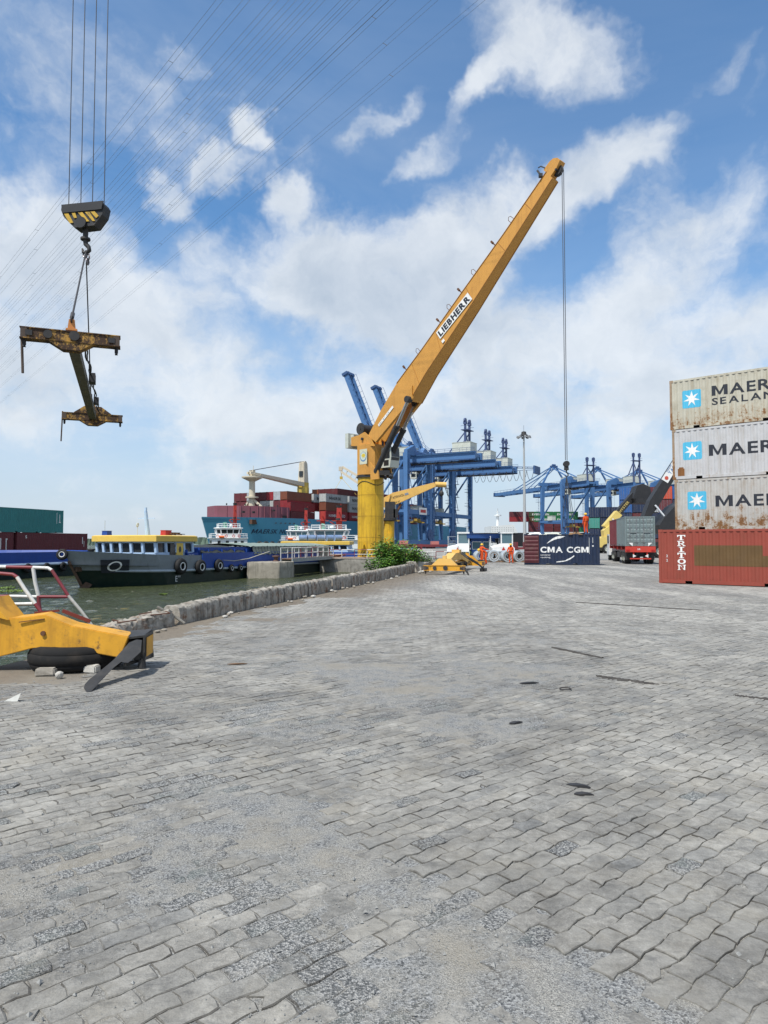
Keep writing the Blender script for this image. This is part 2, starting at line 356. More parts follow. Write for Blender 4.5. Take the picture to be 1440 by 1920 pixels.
# water
mw = bpy.data.materials.new('river_water'); mw.use_nodes = True; g = NG(mw.node_tree); b = mw.node_tree.nodes['Principled BSDF']
ge = g.n('ShaderNodeNewGeometry'); p = ge.outputs['Position']
mw.node_tree.links.new(g.mix(g.noise(p, .25, 4), (.036, .044, .016), (.056, .066, .028)), b.inputs['Base Color'])
b.inputs['Roughness'].default_value = .04; b.inputs['IOR'].default_value = 1.33; b.inputs['Specular IOR Level'].default_value = .5
w1 = g.noise(g.v('MULTIPLY', p, (.55, 1.2, 1.)), 1.1, 5, .55, .8); w2 = g.noise(g.v('MULTIPLY', p, (1., 2.0, 1.)), 3.2, 5, .6, .3)
bp = g.n('ShaderNodeBump'); bp.inputs['Strength'].default_value = 1.; bp.inputs['Distance'].default_value = .30
mw.node_tree.links.new(g.m('ADD', w1, g.m('MULTIPLY', w2, .7)), bp.inputs['Height']); mw.node_tree.links.new(bp.outputs[0], b.inputs['Normal'])
ZW = -1.3
wm = MB(); wm.add([(-6000,-200,ZW),(4000,-200,ZW),(4000,9000,ZW),(-6000,9000,ZW)], [(0,1,2,3)]); struct(wm.build('water', mw, fix=False))
# near water: real ripples
nx, ny = 150, 230; vs = []
for j in range(ny+1):
    y = 9+70*(j/ny)**1.25
    for i in range(nx+1):
        x = -42+46*i/nx; vs.append((x, y, ZW+.075+.050*noise.fractal(V((x*.95+y*.3, y*1.5-x*.25, 1.)), 1., 2., 3)+.022*noise.noise(V((x*2.6, y*3.4, 5.)))))
wm = MB(); wm.v = [V(p) for p in vs]; wm.f = [(j*(nx+1)+i, j*(nx+1)+i+1, (j+1)*(nx+1)+i+1, (j+1)*(nx+1)+i) for j in range(ny) for i in range(nx)]; wm.mi = [0]*len(wm.f)
wo_ = struct(wm.build('water', mw, fix=False)); wo_.data.polygons.foreach_set('use_smooth', [True]*len(wm.f))
# grit between and over the pavers: a real height field
def sand_h(x, y):
    w = worn(x, y)
    return .0052*intact(x, y) -.0062 + .0080*ss(.42, 1., w) + .0040*fbm(x, y, 5.5, 4)*(.5+w) - .012*ss(19, 24, y)
def grid_sheet(name, x0, x1, y0, y1, st, m, parent):
    nx = int((x1-x0)/st); ny = int((y1-y0)/st); vs = []
    for j in range(ny+1):
        y = y0+(y1-y0)*j/ny
        for i in range(nx+1):
            x = x0+(x1-x0)*i/nx; vs.append((x, y, sand_h(x, y)))
    fs = [(j*(nx+1)+i, j*(nx+1)+i+1, (j+1)*(nx+1)+i+1, (j+1)*(nx+1)+i) for j in range(ny) for i in range(nx)]
    me = bpy.data.meshes.new(name); me.from_pydata(vs, [], fs); me.materials.append(m); me.polygons.foreach_set('use_smooth', [True]*len(fs))
    o = bpy.data.objects.new(name, me); COL.objects.link(o); o.parent = parent; o['kind'] = 'stuff'; return o
pav = bpy.data.objects.new('pavement', None); COL.objects.link(pav); pav['kind'] = 'structure'; pav['label'] = 'grey interlocking block paving of the container yard, worn and gritty'
grid_sheet('joint_sand', -4.6, 4.6, 1.4, 7.0, .035, MG, pav)
grid_sheet('joint_sand', -5.6, 14.5, 7.0, 24.0, .12, MG, pav)
def make_paver_mat():
    m = bpy.data.materials.new('block_paver'); m.use_nodes = True; nt = m.node_tree; b = nt.nodes['Principled BSDF']; g = NG(nt)
    at = g.n('ShaderNodeAttribute', attribute_name='rnd'); aw = g.n('ShaderNodeAttribute', attribute_name='wear')
    r = at.outputs['Fac']; w = aw.outputs['Fac']
    ge = g.n('ShaderNodeNewGeometry'); p = ge.outputs['Position']
    r2 = g.m('FRACT', g.m('MULTIPLY', r, 7.31))
    base = g.mix(r, (.206, .203, .192), (.268, .258, .236))
    base = g.mix(g.ramp(r2, .84, .97, 0., .7), base, (.165, .168, .168))
    n1 = g.noise(p, 2.2, 6, .62, .4); n2 = g.noise(p, 26., 6, .72); n3 = g.noise(g.v('MULTIPLY', p, (2.2, 6., 1.)), 2.6, 7, .68, .6); n4 = g.noise(p, 120., 3, .6)
    base = g.mix(1., base, g.mix(n2, (.38,)*3, (1.60,)*3), 'MULTIPLY'); base = g.mix(1., base, g.mix(n4, (.45,)*3, (1.55,)*3), 'MULTIPLY')
    base = g.mix(g.ramp(n1, .40, .64, 0, .5), base, (.35, .34, .312))
    nb = g.noise(p, 6.5, 7, .7, .3); base = g.mix(1., base, g.mix(nb, (.36,)*3, (1.60,)*3), 'MULTIPLY')
    base = g.mix(g.ramp(n3, .52, .72, 0, .6), base, (.10, .102, .103))
    # surface worn through to the stones
    cc = g.vor(p, 120., 'Color'); sc = g.n('ShaderNodeSeparateColor'); nt.links.new(cc, sc.inputs[0])
    st = g.mix(g.ramp(sc.outputs[0], .15, 1.), (.08, .085, .09), (.40, .40, .39))
    st = g.mix(g.ramp(g.noise(p, 3.4, 5, .6), .5, .7, 0, .45), st, (.17, .20, .19))
    k = g.ramp(g.m('ADD', w, g.m('MULTIPLY', g.m('SUBTRACT', g.noise(p, 9., 6, .7), .5), 1.2)), .42, .75)
    c = g.mix(g.m('MULTIPLY', k, .9), base, st)
    # dust film, thick in the hollows
    c = g.mix(g.ramp(g.noise(p, 1.4, 9, .72), .47, .68, 0., .45), c, g.mix(n2, (.20, .182, .148), (.31, .285, .236)))
    # oil and tyre smears
    sm = g.noise(g.v('MULTIPLY', p, (.35, 1.6, 1.)), 1.3, 7, .7, 1.2)
    c = g.mix(g.ramp(sm, .57, .73, 0., .45), c, (.085, .083, .08))
    lr = g.noise(p, .55, 8, .68, .5); c = g.mix(1., c, g.mix(g.ramp(lr, .3, .7), (.68,.675,.67), (1.14,1.13,1.11)), 'MULTIPLY')
    soil = g.noise(g.v('MULTIPLY', p, (1., .6, 1.)), 3.1, 9, .74, .4)
    c = g.mix(g.ramp(soil, .54, .70, 0., .38), c, g.mix(n2, (.135, .122, .10), (.25, .228, .19)))
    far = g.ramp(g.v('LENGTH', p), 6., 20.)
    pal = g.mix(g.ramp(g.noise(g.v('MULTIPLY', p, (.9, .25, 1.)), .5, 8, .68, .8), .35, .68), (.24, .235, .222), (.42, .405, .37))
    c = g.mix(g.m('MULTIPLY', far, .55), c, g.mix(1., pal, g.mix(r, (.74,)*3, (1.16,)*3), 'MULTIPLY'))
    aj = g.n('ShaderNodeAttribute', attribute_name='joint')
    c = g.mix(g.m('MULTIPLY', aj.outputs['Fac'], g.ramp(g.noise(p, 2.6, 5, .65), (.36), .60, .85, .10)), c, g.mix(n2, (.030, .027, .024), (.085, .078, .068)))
    nt.links.new(c, b.inputs['Base Color']); b.inputs['Roughness'].default_value = .88; b.inputs['Specular IOR Level'].default_value = .3
    bp = g.n('ShaderNodeBump'); bp.inputs['Strength'].default_value = .8; bp.inputs['Distance'].default_value = .009
    h = g.m('ADD', g.m('ADD', g.m('MULTIPLY', g.m('MULTIPLY', g.vor(p, 120.), k), 1.3), g.m('MULTIPLY', g.noise(p, 11., 7, .7), 1.6)), g.m('ADD', g.m('MULTIPLY', n2, .7), g.m('MULTIPLY', g.noise(p, 90., 4, .6), .35)))
    nt.links.new(h, bp.inputs['Height']); nt.links.new(bp.outputs[0], b.inputs['Normal'])
    return m
MP = make_paver_mat()
PL_, PW_ = .222, .116
def wave(u): return .0078*(1 if (u % 1.) < .5 else -1)*(1-abs(((u*2) % 1.)*2-1))**.7
def paver_outline(row, k, jit):
    x0 = (k+.5*(row % 2))*PL_; x1 = x0+PL_; r = jit
    pts = []; gp = .0024
    def wv(x): return wave(x/(PL_)*1.0)
    xs = [x0+gp, x0+PL_*.25, x0+PL_*.5, x0+PL_*.75, x1-gp]
    lo = [(x, row*PW_+gp+wv(x)) for x in xs]; hi = [(x, (row+1)*PW_-gp+wv(x)) for x in reversed(xs)]
    mid1 = (x1-gp+.008, row*PW_+PW_*.5); mid0 = (x0+gp+.008, row*PW_+PW_*.5)
    pts = lo+[mid1]+hi+[mid0]
    return [(x+r.uniform(-1, 1)*.0055, y+r.uniform(-1, 1)*.005) for x, y in pts]
rr = random.Random(5)
cand = []
for row in range(-200, 300):
    for k in range(-120, 170):
        cx = (k+.5*(row % 2)+.5)*PL_; cy = (row+.5)*PW_
        x = BD.x*cx - AD.x*cy; y = BD.y*cx - AD.y*cy
        if y < 1.7 or y > 23 or abs(x) > .60*y+.35: continue
        if (x+4.9)*.972-(y-14.2)*.235 < .75+.9*noise.noise(V((x*.7, y*.7, 4)))+.7*ss(13, 10, y): continue
        cand.append((y, x, row, k))
cand.sort(key=lambda c: (c[0]*1.0 if abs(c[1]) < .565*c[0] and c[0] > 2.15 else c[0]+50))
singles = []; fv = []; ff = []; fr_ = []; fw_ = []; fj_ = []
for idx, (y, x, row, k) in enumerate(cand):
    w = worn(x, y); it = intact(x, y)
    rough = (1. if rr.random() < .035 else rr.uniform(0, .30)) if it > .5 else min(1., max(0., .25+.75*(w-.25)+rr.gauss(0, .16)+.5*fbm(x+20, y, 1.6)))
    if w > .93 and rr.random() < .3: continue
    outl = paver_outline(row, k, rr)
    if rr.random() < .12:                                               # broken corner
        i = rr.randrange(len(outl)); cxm = sum(p[0] for p in outl)/len(outl); cym = sum(p[1] for p in outl)/len(outl)
        outl[i] = (outl[i][0]*.6+cxm*.4, outl[i][1]*.6+cym*.4)
    zt = .0015 + .006*it - .006*w*(1-it) + rr.gauss(0, .0017); tx, ty = rr.gauss(0, .007), rr.gauss(0, .007)
    n = len(outl); cx = sum(p[0] for p in outl)/n; cy = sum(p[1] for p in outl)/n
    ins = []
    for (ox, oy) in outl: kk = rr.uniform(.5, 2.0)*(.7 if it > .5 else 1.15); ins.append((ox+(cx-ox)*.036*kk, oy+(cy-oy)*.062*kk))
    def W3(px, py, dz):
        lx, ly = px-cx, py-cy
        return V((BD.x*px-AD.x*py, BD.y*px-AD.y*py, zt+lx*tx+ly*ty+dz))
    vs = [W3(px, py, 0) for px, py in ins]+[W3(px, py, -.004) for px, py in outl]+[W3(px, py, -.035) for px, py in outl]
    fs = [tuple(range(n))]+[(i, n+i, n+(i+1) % n, (i+1) % n) for i in range(n)]+[(n+i, 2*n+i, 2*n+(i+1) % n, n+(i+1) % n) for i in range(n)]
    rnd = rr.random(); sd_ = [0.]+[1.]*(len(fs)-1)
    if len(singles) < 300:
        o0 = V((BD.x*cx-AD.x*cy, BD.y*cx-AD.y*cy, 0))
        me = bpy.data.meshes.new('paver'); me.from_pydata([tuple(p-o0) for p in vs], [], fs); me.materials.append(MP)
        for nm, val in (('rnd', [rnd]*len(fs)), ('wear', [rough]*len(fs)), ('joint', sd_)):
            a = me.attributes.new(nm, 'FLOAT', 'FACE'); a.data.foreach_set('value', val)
        o = bpy.data.objects.new('paver', me); o.location = o0; COL.objects.link(o); o.parent = pav; singles.append(o)
    else:
        b0 = len(fv); fs = fs[:1+n]; vs = vs[:2*n] if y > 9 else vs
        if y <= 9: fs = [tuple(range(n))]+[(i, n+i, n+(i+1) % n, (i+1) % n) for i in range(n)]+[(n+i, 2*n+i, 2*n+(i+1) % n, n+(i+1) % n) for i in range(n)]
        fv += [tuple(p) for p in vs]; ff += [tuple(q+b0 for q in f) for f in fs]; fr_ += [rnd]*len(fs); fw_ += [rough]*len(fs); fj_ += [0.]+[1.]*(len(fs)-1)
me = bpy.data.meshes.new('far_paver'); me.from_pydata(fv, [], ff); me.materials.append(MP)
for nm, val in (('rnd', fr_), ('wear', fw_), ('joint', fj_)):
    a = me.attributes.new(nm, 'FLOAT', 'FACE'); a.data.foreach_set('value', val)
o = bpy.data.objects.new('paver_field', me); COL.objects.link(o); o.parent = pav; o['kind'] = 'stuff'
# loose grit lying on the paving
gm = MB(); rg = random.Random(3)
for i in range(9000):
    y = 2.0+9*rg.random()**1.7; x = rg.uniform(-.6, .6)*y
    if rg.random() > .12+worn(x, y): continue
    r = rg.uniform(.0025, .007) if rg.random() < .93 else rg.uniform(.008, .016)
    z = max(sand_h(x, y), .0)+r*.4; a = rg.random()*6
    gm.add([(x+r*cos(a), y+r*sin(a), z), (x+r*cos(a+2), y+r*sin(a+2), z-.3*r), (x+r*cos(a+4.1), y+r*sin(a+4.1), z), (x, y, z+r*.9)], [(0,1,3),(1,2,3),(2,0,3)])
o = gm.build('gravel', mat('grit_stone', (.25,.25,.24), .9, var=.45, scale=40.), pav, fix=False); o['kind'] = 'stuff'

# soil-filled trench lines and tyre-dark seams across the paving
mSoil = mat('dark_soil', (.055,.05,.045), .95, var=.35, scale=9., bump=.6); rt_s = random.Random(31)
for pts, w in ((((1118,1266),(1150,1271),(1190,1276),(1236,1283)), .16), (((1378,1303),(1410,1307),(1470,1313)), .15), (((1035,1213),(1080,1222),(1130,1233)), .09), (((1080,1129),(1180,1135),(1320,1144)), .10)):
    q = MB(); vs = []; P3 = [G(a, b_, .012) for a, b_ in pts]; path = []
    for a, b_ in zip(P3, P3[1:]): path += [a.lerp(b_, k/14) for k in range(14)]
    path.append(P3[-1]); n = len(path)
    for i, c_ in enumerate(path):
        d = (path[min(i+1, n-1)]-path[max(i-1, 0)]).normalized(); s_ = V((-d.y, d.x, 0)); e = w*(.5+.5*sin(pi*(i+.3)/n))
        h1, h2 = e*rt_s.uniform(.05, .75), e*rt_s.uniform(.05, .75)
        vs += [c_+s_*h1-V((0,0,.01)), c_+s_*h1*.4+V((0,0,rt_s.uniform(.0,.010))), c_-s_*h2*.4+V((0,0,rt_s.uniform(.0,.010))), c_-s_*h2-V((0,0,.01))]
    q.add(vs, [(4*i+k, 4*i+k+1, 4*i+5+k, 4*i+4+k) for i in range(n-1) for k in range(3)]); q.build('soil_seam', mSoil, pav, smooth=60)
# ------------------------------------------------------------------ paints
M_DARK = mat('dark_steel', (.028,.028,.03), .6, var=.2, dirt=.3)
M_BLACK = mat('black_rubber', (.012,.012,.0125), .75, var=.25, scale=4., dirt=.25, dirtcol=(.07,.06,.05), bump=.3)
M_WHITE = mat('white_paint', (.72,.73,.72), .5, var=.06, dirt=.25, streak=.25, dirtcol=(.30,.25,.18))
M_WPRINT = mat('white_print', (.74,.74,.72), .6, var=.05)
M_KPRINT = mat('black_print', (.022,.026,.036), .6, var=.05)
M_SKYB = mat('light_blue_print', (.075,.42,.62), .6, var=.08)
M_GLASS = mat('dark_window_glass', (.02,.025,.03), .08, var=.05, spec=.6)
M_GLASSB = mat('tinted_window_glass', (.10,.17,.20), .08, var=.05, spec=.6)
M_STEEL = mat('bare_steel', (.42,.42,.42), .32, metal=.9, var=.1)
M_ROPE = mat('wire_rope', (.05,.052,.06), .6, var=.1)
M_YEL = mat('crane_yellow', (.56,.275,.055), .5, var=.07, scale=.8, dirt=.22, streak=.28, dirtcol=(.30,.13,.03))
M_YEL2 = mat('column_yellow', (.60,.36,.02), .5, var=.10, scale=.7, dirt=.45, streak=.75, dirtcol=(.26,.14,.015))
M_YEL3 = mat('pale_crane_yellow', (.72,.44,.12), .5, var=.06, scale=.8, dirt=.2, streak=.2, dirtcol=(.35,.2,.06))
M_YELW = mat('worn_spreader_yellow', (.64,.32,.025), .55, var=.12, scale=2.5, dirt=.40, rust=.24, streak=.4, dirtcol=(.20,.09,.02), rustcol=(.05,.025,.015), rscale=4.5)
M_YELX = mat('very_worn_spreader_yellow', (.50,.27,.04), .65, var=.2, scale=3., dirt=.6, rust=.8, streak=.4, dirtcol=(.08,.05,.03), rustcol=(.04,.022,.015), rscale=5.)
M_BLUE = mat('gantry_blue', (.062,.155,.335), .5, var=.08, scale=.4, dirt=.15, streak=.25, dirtcol=(.05,.09,.17))
M_BLUED = mat('gantry_dark_blue', (.035,.08,.19), .55, var=.1, scale=.4)
M_HOUSE = mat('pale_grey_cladding', (.50,.52,.46), .6, var=.06, streak=.2, dirtcol=(.3,.3,.25))
M_ORANGE = mat('orange_coverall', (.60,.075,.012), .85, var=.2, scale=6.)
M_RED = mat('red_paint', (.42,.03,.025), .5, var=.12, dirt=.2)
M_MAROON = mat('maroon_paint', (.17,.028,.035), .55, var=.12, dirt=.3)
M_RAILW = mat('railing_white', (.62,.62,.59), .5, var=.1, scale=5., rust=.35, dirt=.3, rscale=9.)
M_RAILR = mat('railing_maroon', (.19,.03,.04), .5, var=.15, scale=5., rust=.25, dirt=.3)
# ------------------------------------------------------------------ shipping containers
PIT = .278
def corr(x):
    u = ((x-.12) % PIT)/PIT
    if u < .26: return 0.
    if u < .5: return -.036*(u-.26)/.24
    if u < .76: return -.036
    return -.036*(1-(u-.76)/.24)
def corr_breaks(L):
    bs = []; k = 0
    while .12+k*PIT < L-.1:
        for u in (0, .26, .5, .76): bs.append(.12+(k+u)*PIT)
        k += 1
    return [b for b in bs if b < L-.11]
def side_mesh(mb, L, H, y, out, z0=.16, z1=None, mi=0):
    z1 = z1 or H-.10; xs = [.11]+corr_breaks(L)+[L-.11]
    vs = [(x, y - out*corr(x), z) for x in xs for z in (z0, z1)]
    mb.add(vs, [(2*i, 2*i+1, 2*i+3, 2*i+2) for i in range(len(xs)-1)], mi)
def end_mesh(mb, Wd, H, x, out, mi=0):
    ys = [.1]+[.12+i*(Wd-.24)/34 for i in range(35)]+[Wd-.1]
    vs = [(x - out*(0 if (i//2) % 2 == 0 else -.035), y, z) for i, y in enumerate(ys) for z in (.16, H-.1)]
    mb.add(vs, [(2*i, 2*i+1, 2*i+3, 2*i+2) for i in range(len(ys)-1)], mi)
CW = 2.44
def door_leaf(mb, x, out, y0, y1, H, mi=0, mr=1):
    """one door leaf with pressed panels and two locking bars, in the plane x"""
    X = lambda d: x+out*d
    mb.bx(min(X(0), X(.03)), max(X(0), X(.03)), y0, y1, .17, H-.12, mi)
    n = 5; h = (H-.45)/n
    for i in range(n):
        z0 = .25+i*h
        for (a, b) in ((y0+.06, (y0+y1)/2-.05), ((y0+y1)/2+.05, y1-.06)):
            mb.add([(X(.03), a, z0), (X(.03), b, z0), (X(.058), b, z0+.09), (X(.058), a, z0+.09), (X(.058), b, z0+h-.13), (X(.058), a, z0+h-.13), (X(.03), b, z0+h-.04), (X(.03), a, z0+h-.04)],
                   [(0,1,2,3),(3,2,4,5),(5,4,6,7),(0,3,5,7),(1,2,4,6)], mi)
def container(label, m, loc, rz, L=6.06, H=2.59, doors=None, group=None, post=None, name='shipping_container', roofopen=False, rod=None, doorm=None):
    t = thing(name, label, 'container', loc, rz, group); post = post or m
    f = MB()
    for x in (.055, L-.055):
        for y in (.055, CW-.055):
            q = MB(); q.bx(x-.055, x+.055, y-.055, y+.055, .12, H-.12)
            for z in (.06, H-.06): q.bx(x-.09 if x > 1 else x-.06, x+.06 if x > 1 else x+.12, y-.06 if y < 1 else y-.1, y+.1 if y < 1 else y+.06, z-.06, z+.06)
            q.build('corner_post', post, t)
    for y in (.04, CW-.04):
        q = MB(); q.bx(.12, L-.12, y-.03, y+.03, H-.11, H-.01); q.build('top_rail', m, t)
        q = MB()
        pk = [(1.95, .36), (L-1.95, .36)] if L < 7 else [(1.3, .3), (4.5, .36), (L-4.5, .36), (L-1.3, .3)]
        xs = .12
        for (c, w) in pk: q.bx(xs, c-w/2, y-.035, y+.035, .01, .155); xs = c+w/2
        q.bx(xs, L-.12, y-.035, y+.035, .01, .155); q.bx(.12, L-.12, y-.034, y+.034, .13, .16)
        q.build('bottom_rail', m, t)
    for y, out in ((.012, 1), (CW-.012, -1)):
        q = MB(); side_mesh(q, L, H, y, out); q.build('side_panel', m, t, fix=False)
    q = MB(); q.bx(.1, L-.1, .1, CW-.1, .10, .14); q.build('floor_frame', M_DARK, t)
    if not roofopen:
        q = MB(); q.bx(.1, L-.1, .06, CW-.06, H-.05, H-.025); q.build('roof_panel', m, t)
    for x, out, side in ((.015, -1, 'x0'), (L-.015, 1, 'x1')):
        q = MB(); q.bx(min(x, x-out*.08), max(x, x-out*.08), .11, CW-.11, H-.12, H-.015); q.build('end_rail', m, t); q = MB(); q.bx(min(x, x-out*.08), max(x, x-out*.08), .11, CW-.11, .01, .16); q.build('end_rail', m, t)
        if doors == side:
            for a, b in ((.12, CW/2-.008), (CW/2+.008, CW-.12)):
                q = MB(); door_leaf(q, x-out*.05, out, a, b, H); d = q.build('door', doorm or m, t)
                for k in (.25, .75):
                    q = MB(); yy = a+(b-a)*k; xx = x+out*.035
                    q.cyl((xx, yy, .08), (xx, yy, H-.06), .022, n=6)
                    for z in (.35, .9, 1.5, 2.2): q.box((xx, yy, z), (.05, .10, .06))
                    q.bx(xx-.015, xx+.03, yy-.3 if k > .5 else yy, yy if k > .5 else yy+.3, 1.12, 1.16)
                    q.build('locking_bar', rod or M_STEEL, d)
        elif doors != 'open' + side:
            q = MB(); end_mesh(q, CW, H, x, out); q.build('end_panel', m, t, fix=False)
    return t
def side_fr(): return ((0, 0, 0), (1, 0, 0), (0, 0, 1))
def side_letters(t, L, body, x, z, size, m, bold=.03, xs=1.2, spacing=1., name='lettering', align='LEFT'):
    vs, fs = text_polys(body, size, bold, xs, align, spacing)
    vs = [(a+x, b+z) for a, b in vs]
    return flat(name, vs, fs, m, t, side_fr(), conform=lambda a, b: corr(a)-.012, breaks=[b for b in corr_breaks(L)], eps=.006)
def star_logo(t, L, x, z, s, m_sq=None):
    r = .09*s
    pts = []
    for cx, cy, a0 in ((s-r, s-r, 0), (r, s-r, 90), (r, r, 180), (s-r, r, 270)):
        pts += [(x+cx+r*cos(radians(a0+k*22.5)), z+cy+r*sin(radians(a0+k*22.5))) for k in range(5)]
    flat('square_logo', pts, [tuple(range(len(pts)))], m_sq or M_SKYB, t, side_fr(), conform=lambda a, b: corr(a)-.012, breaks=corr_breaks(L), eps=.005)
    vs = [(x+s/2, z+s/2)]; fs = []
    for k in range(14):
        R = s*.44 if k % 2 == 0 else s*.17; a = pi/2+k*pi/7
        vs.append((x+s/2+R*cos(a), z+s/2+R*sin(a)))
    fs = [(0, 1+k, 1+(k+1) % 14) for k in range(14)]
    flat('star_emblem', vs, fs, M_WPRINT, t, side_fr(), conform=lambda a, b: corr(a)-.012, breaks=corr_breaks(L), eps=.009)
def rects(t, L, rs, m, name, eps=.006):
    vs = []; fs = []
    for i, (x0, x1, z0, z1) in enumerate(rs):
        vs += [(x0, z0), (x1, z0), (x1, z1), (x0, z1)]; fs.append((4*i, 4*i+1, 4*i+2, 4*i+3))
    return flat(name, vs, fs, m, t, side_fr(), conform=lambda a, b: corr(a)-.012, breaks=corr_breaks(L), eps=eps)
RZ = atan2(-.653, .757); DX = V((.757, -.653, 0)); DN = V((-.653, -.757, 0))
mA = mat('rusty_cream_paint', (.46,.44,.36), .6, var=.10, rust=.62, dirt=.3, streak=.45, dirtcol=(.24,.19,.11), rustcol=(.12,.055,.022), rscale=2.0)
mB = mat('grey_white_paint', (.47,.475,.48), .55, var=.08, rust=.30, dirt=.2, streak=.35, dirtcol=(.27,.23,.17), rustcol=(.12,.055,.022), rscale=1.7)
mC = mat('rusty_grey_paint', (.43,.425,.40), .6, var=.10, rust=.66, dirt=.3, streak=.5, dirtcol=(.23,.16,.09), rustcol=(.12,.055,.022), rscale=2.0)
mRP = mat('rusted_post', (.30,.22,.15), .75, var=.2, rust=.85, dirt=.5, rustcol=(.13,.06,.025))
mT = mat('red_brown_paint', (.255,.052,.034), .6, var=.09, rust=.2, dirt=.25, streak=.3, dirtcol=(.17,.05,.03), rustcol=(.06,.025,.018))
mOL = mat('olive_overpaint', (.115,.066,.024), .7, var=.15, dirt=.2)
SB = V((P(1264, 991, 35.4).x, 35.4, 0))
LB = 'stack behind the red-brown container'
cont = container('bottom grey container of the stack, hidden behind the red-brown one', mC, SB, RZ, 12.19, 2.50, post=mRP, group='cargo containers in the right-hand stack')
zz = 2.50
for (lab, m, hh, dxo) in (('rusty grey container with black lettering, lowest one showing in the tall stack', mC, 2.59, .06), ('cleaner pale grey container, middle one of the lettered stack', mB, 2.59, -.02), ('cream rust-streaked container at the very top of the tall stack', mA, 2.59, -.1)):
    o = container(lab, m, SB+DX*dxo+V((0,0,zz)), RZ, 12.19, hh, post=mRP, group='cargo containers in the right-hand stack'); zz += hh+.015
    if m is mA:
        star_logo(o, 12.19, .62, 1.05, .92); side_letters(o, 12.19, 'MAERSK', 2.05, 1.52, .72, M_KPRINT, .022, 1.28); side_letters(o, 12.19, 'SEALAND', 2.05, 1.06, .48, M_KPRINT, .02, 1.36, 1.12)
    elif m is mB:
        star_logo(o, 12.19, .52, .98, .92); side_letters(o, 12.19, 'MAERSK', 1.78, 1.10, .80, M_KPRINT, .022, 1.28)
        rects(o, 12.19, [(.25, .58, .17, .55), (.30, .53, .55, .62)], mat('brown_patch_paint', (.20,.085,.025), .8, var=.2, dirt=.5), 'paint_patch')
    else:
        star_logo(o, 12.19, .62, 1.02, .92); side_letters(o, 12.19, 'MAERSK', 1.95, 1.14, .78, M_KPRINT, .022, 1.28)
TB = V((P(1236, 1093, 31.5).x, 31.5, 0))
o = container('red-brown container standing on the paving with white vertical lettering', mT, TB, RZ, 12.19, 2.44, group='cargo containers in the right-hand stack')
def slab(ch, x, z, w, h, s):
    """white slab-serif letter as rectangles / quads"""
    R = lambda a, b, c, d: [(x+a*w, z+c*h), (x+b*w, z+c*h), (x+b*w, z+d*h), (x+a*w, z+d*h)]
    Q = []
    if ch == 'T': Q = [R(0, 1, .84, 1), R(.38, .62, .12, .84), R(.22, .78, 0, .12), R(0, .14, .64, .84), R(.86, 1, .64, .84)]
    if ch == 'I': Q = [R(.18, .82, .86, 1), R(.38, .62, .14, .86), R(.18, .82, 0, .14)]
    if ch == 'R':
        Q = [R(.0, .5, .87, 1), R(.12, .35, .12, .87), R(0, .46, 0, .12), R(.35, .5, .42, .54)]
        arc = [(.5+.36*cos(a), .71+.29*sin(a), .5+.16*cos(a), .71+.17*sin(a)) for a in [-pi/2+k*pi/6 for k in range(7)]]
        for a, b in zip(arc, arc[1:]): Q.append([(x+a[0]*w, z+a[1]*h), (x+b[0]*w, z+b[1]*h), (x+b[2]*w, z+b[3]*h), (x+a[2]*w, z+a[3]*h)])
        Q += [[(x+.46*w, z+.42*h), (x+.66*w, z+.42*h), (x+.92*w, z+.12*h), (x+.70*w, z+.12*h)], R(.70, 1., 0, .12)]
    if ch == 'O':
        arc = [(.5+.5*cos(a), .5+.5*sin(a), .5+.25*cos(a), .5+.33*sin(a)) for a in [k*pi/10 for k in range(21)]]
        for a, b in zip(arc, arc[1:]): Q.append([(x+a[0]*w, z+a[1]*h), (x+b[0]*w, z+b[1]*h), (x+b[2]*w, z+b[3]*h), (x+a[2]*w, z+a[3]*h)])
    if ch == 'N': Q = [R(.1, .27, .12, .86), R(0, .38, 0, .12), R(.0, .27, .86, 1), R(.74, .9, 0, .86), R(.62, 1, .86, 1), [(x+.27*w, z+1.*h), (x+.45*w, z+.86*h), (x+.74*w, z+.0*h), (x+.74*w, z+.25*h), (x+.27*w, z+.86*h)]]
    return Q
vs = []; fs = []
for i, ch in enumerate('TRITON'):
    for q in slab(ch, .82, 1.95-i*.268, .36, .235, 0):
        fs.append(tuple(range(len(vs), len(vs)+len(q)))); vs += q
flat('lettering', vs, fs, M_WPRINT, o, side_fr(), conform=lambda a, b: corr(a)-.012, breaks=corr_breaks(12.19), eps=.007)
rects(o, 12.19, [(1.55, 4.28, .82, 1.72), (4.28, 5.2, .82, 1.28)], mOL, 'overpainted_patch')
side_letters(o, 12.19, '2', .32, 1.18, .16, M_WPRINT, .01); side_letters(o, 12.19, '2', .32, .98, .16, M_WPRINT, .01)
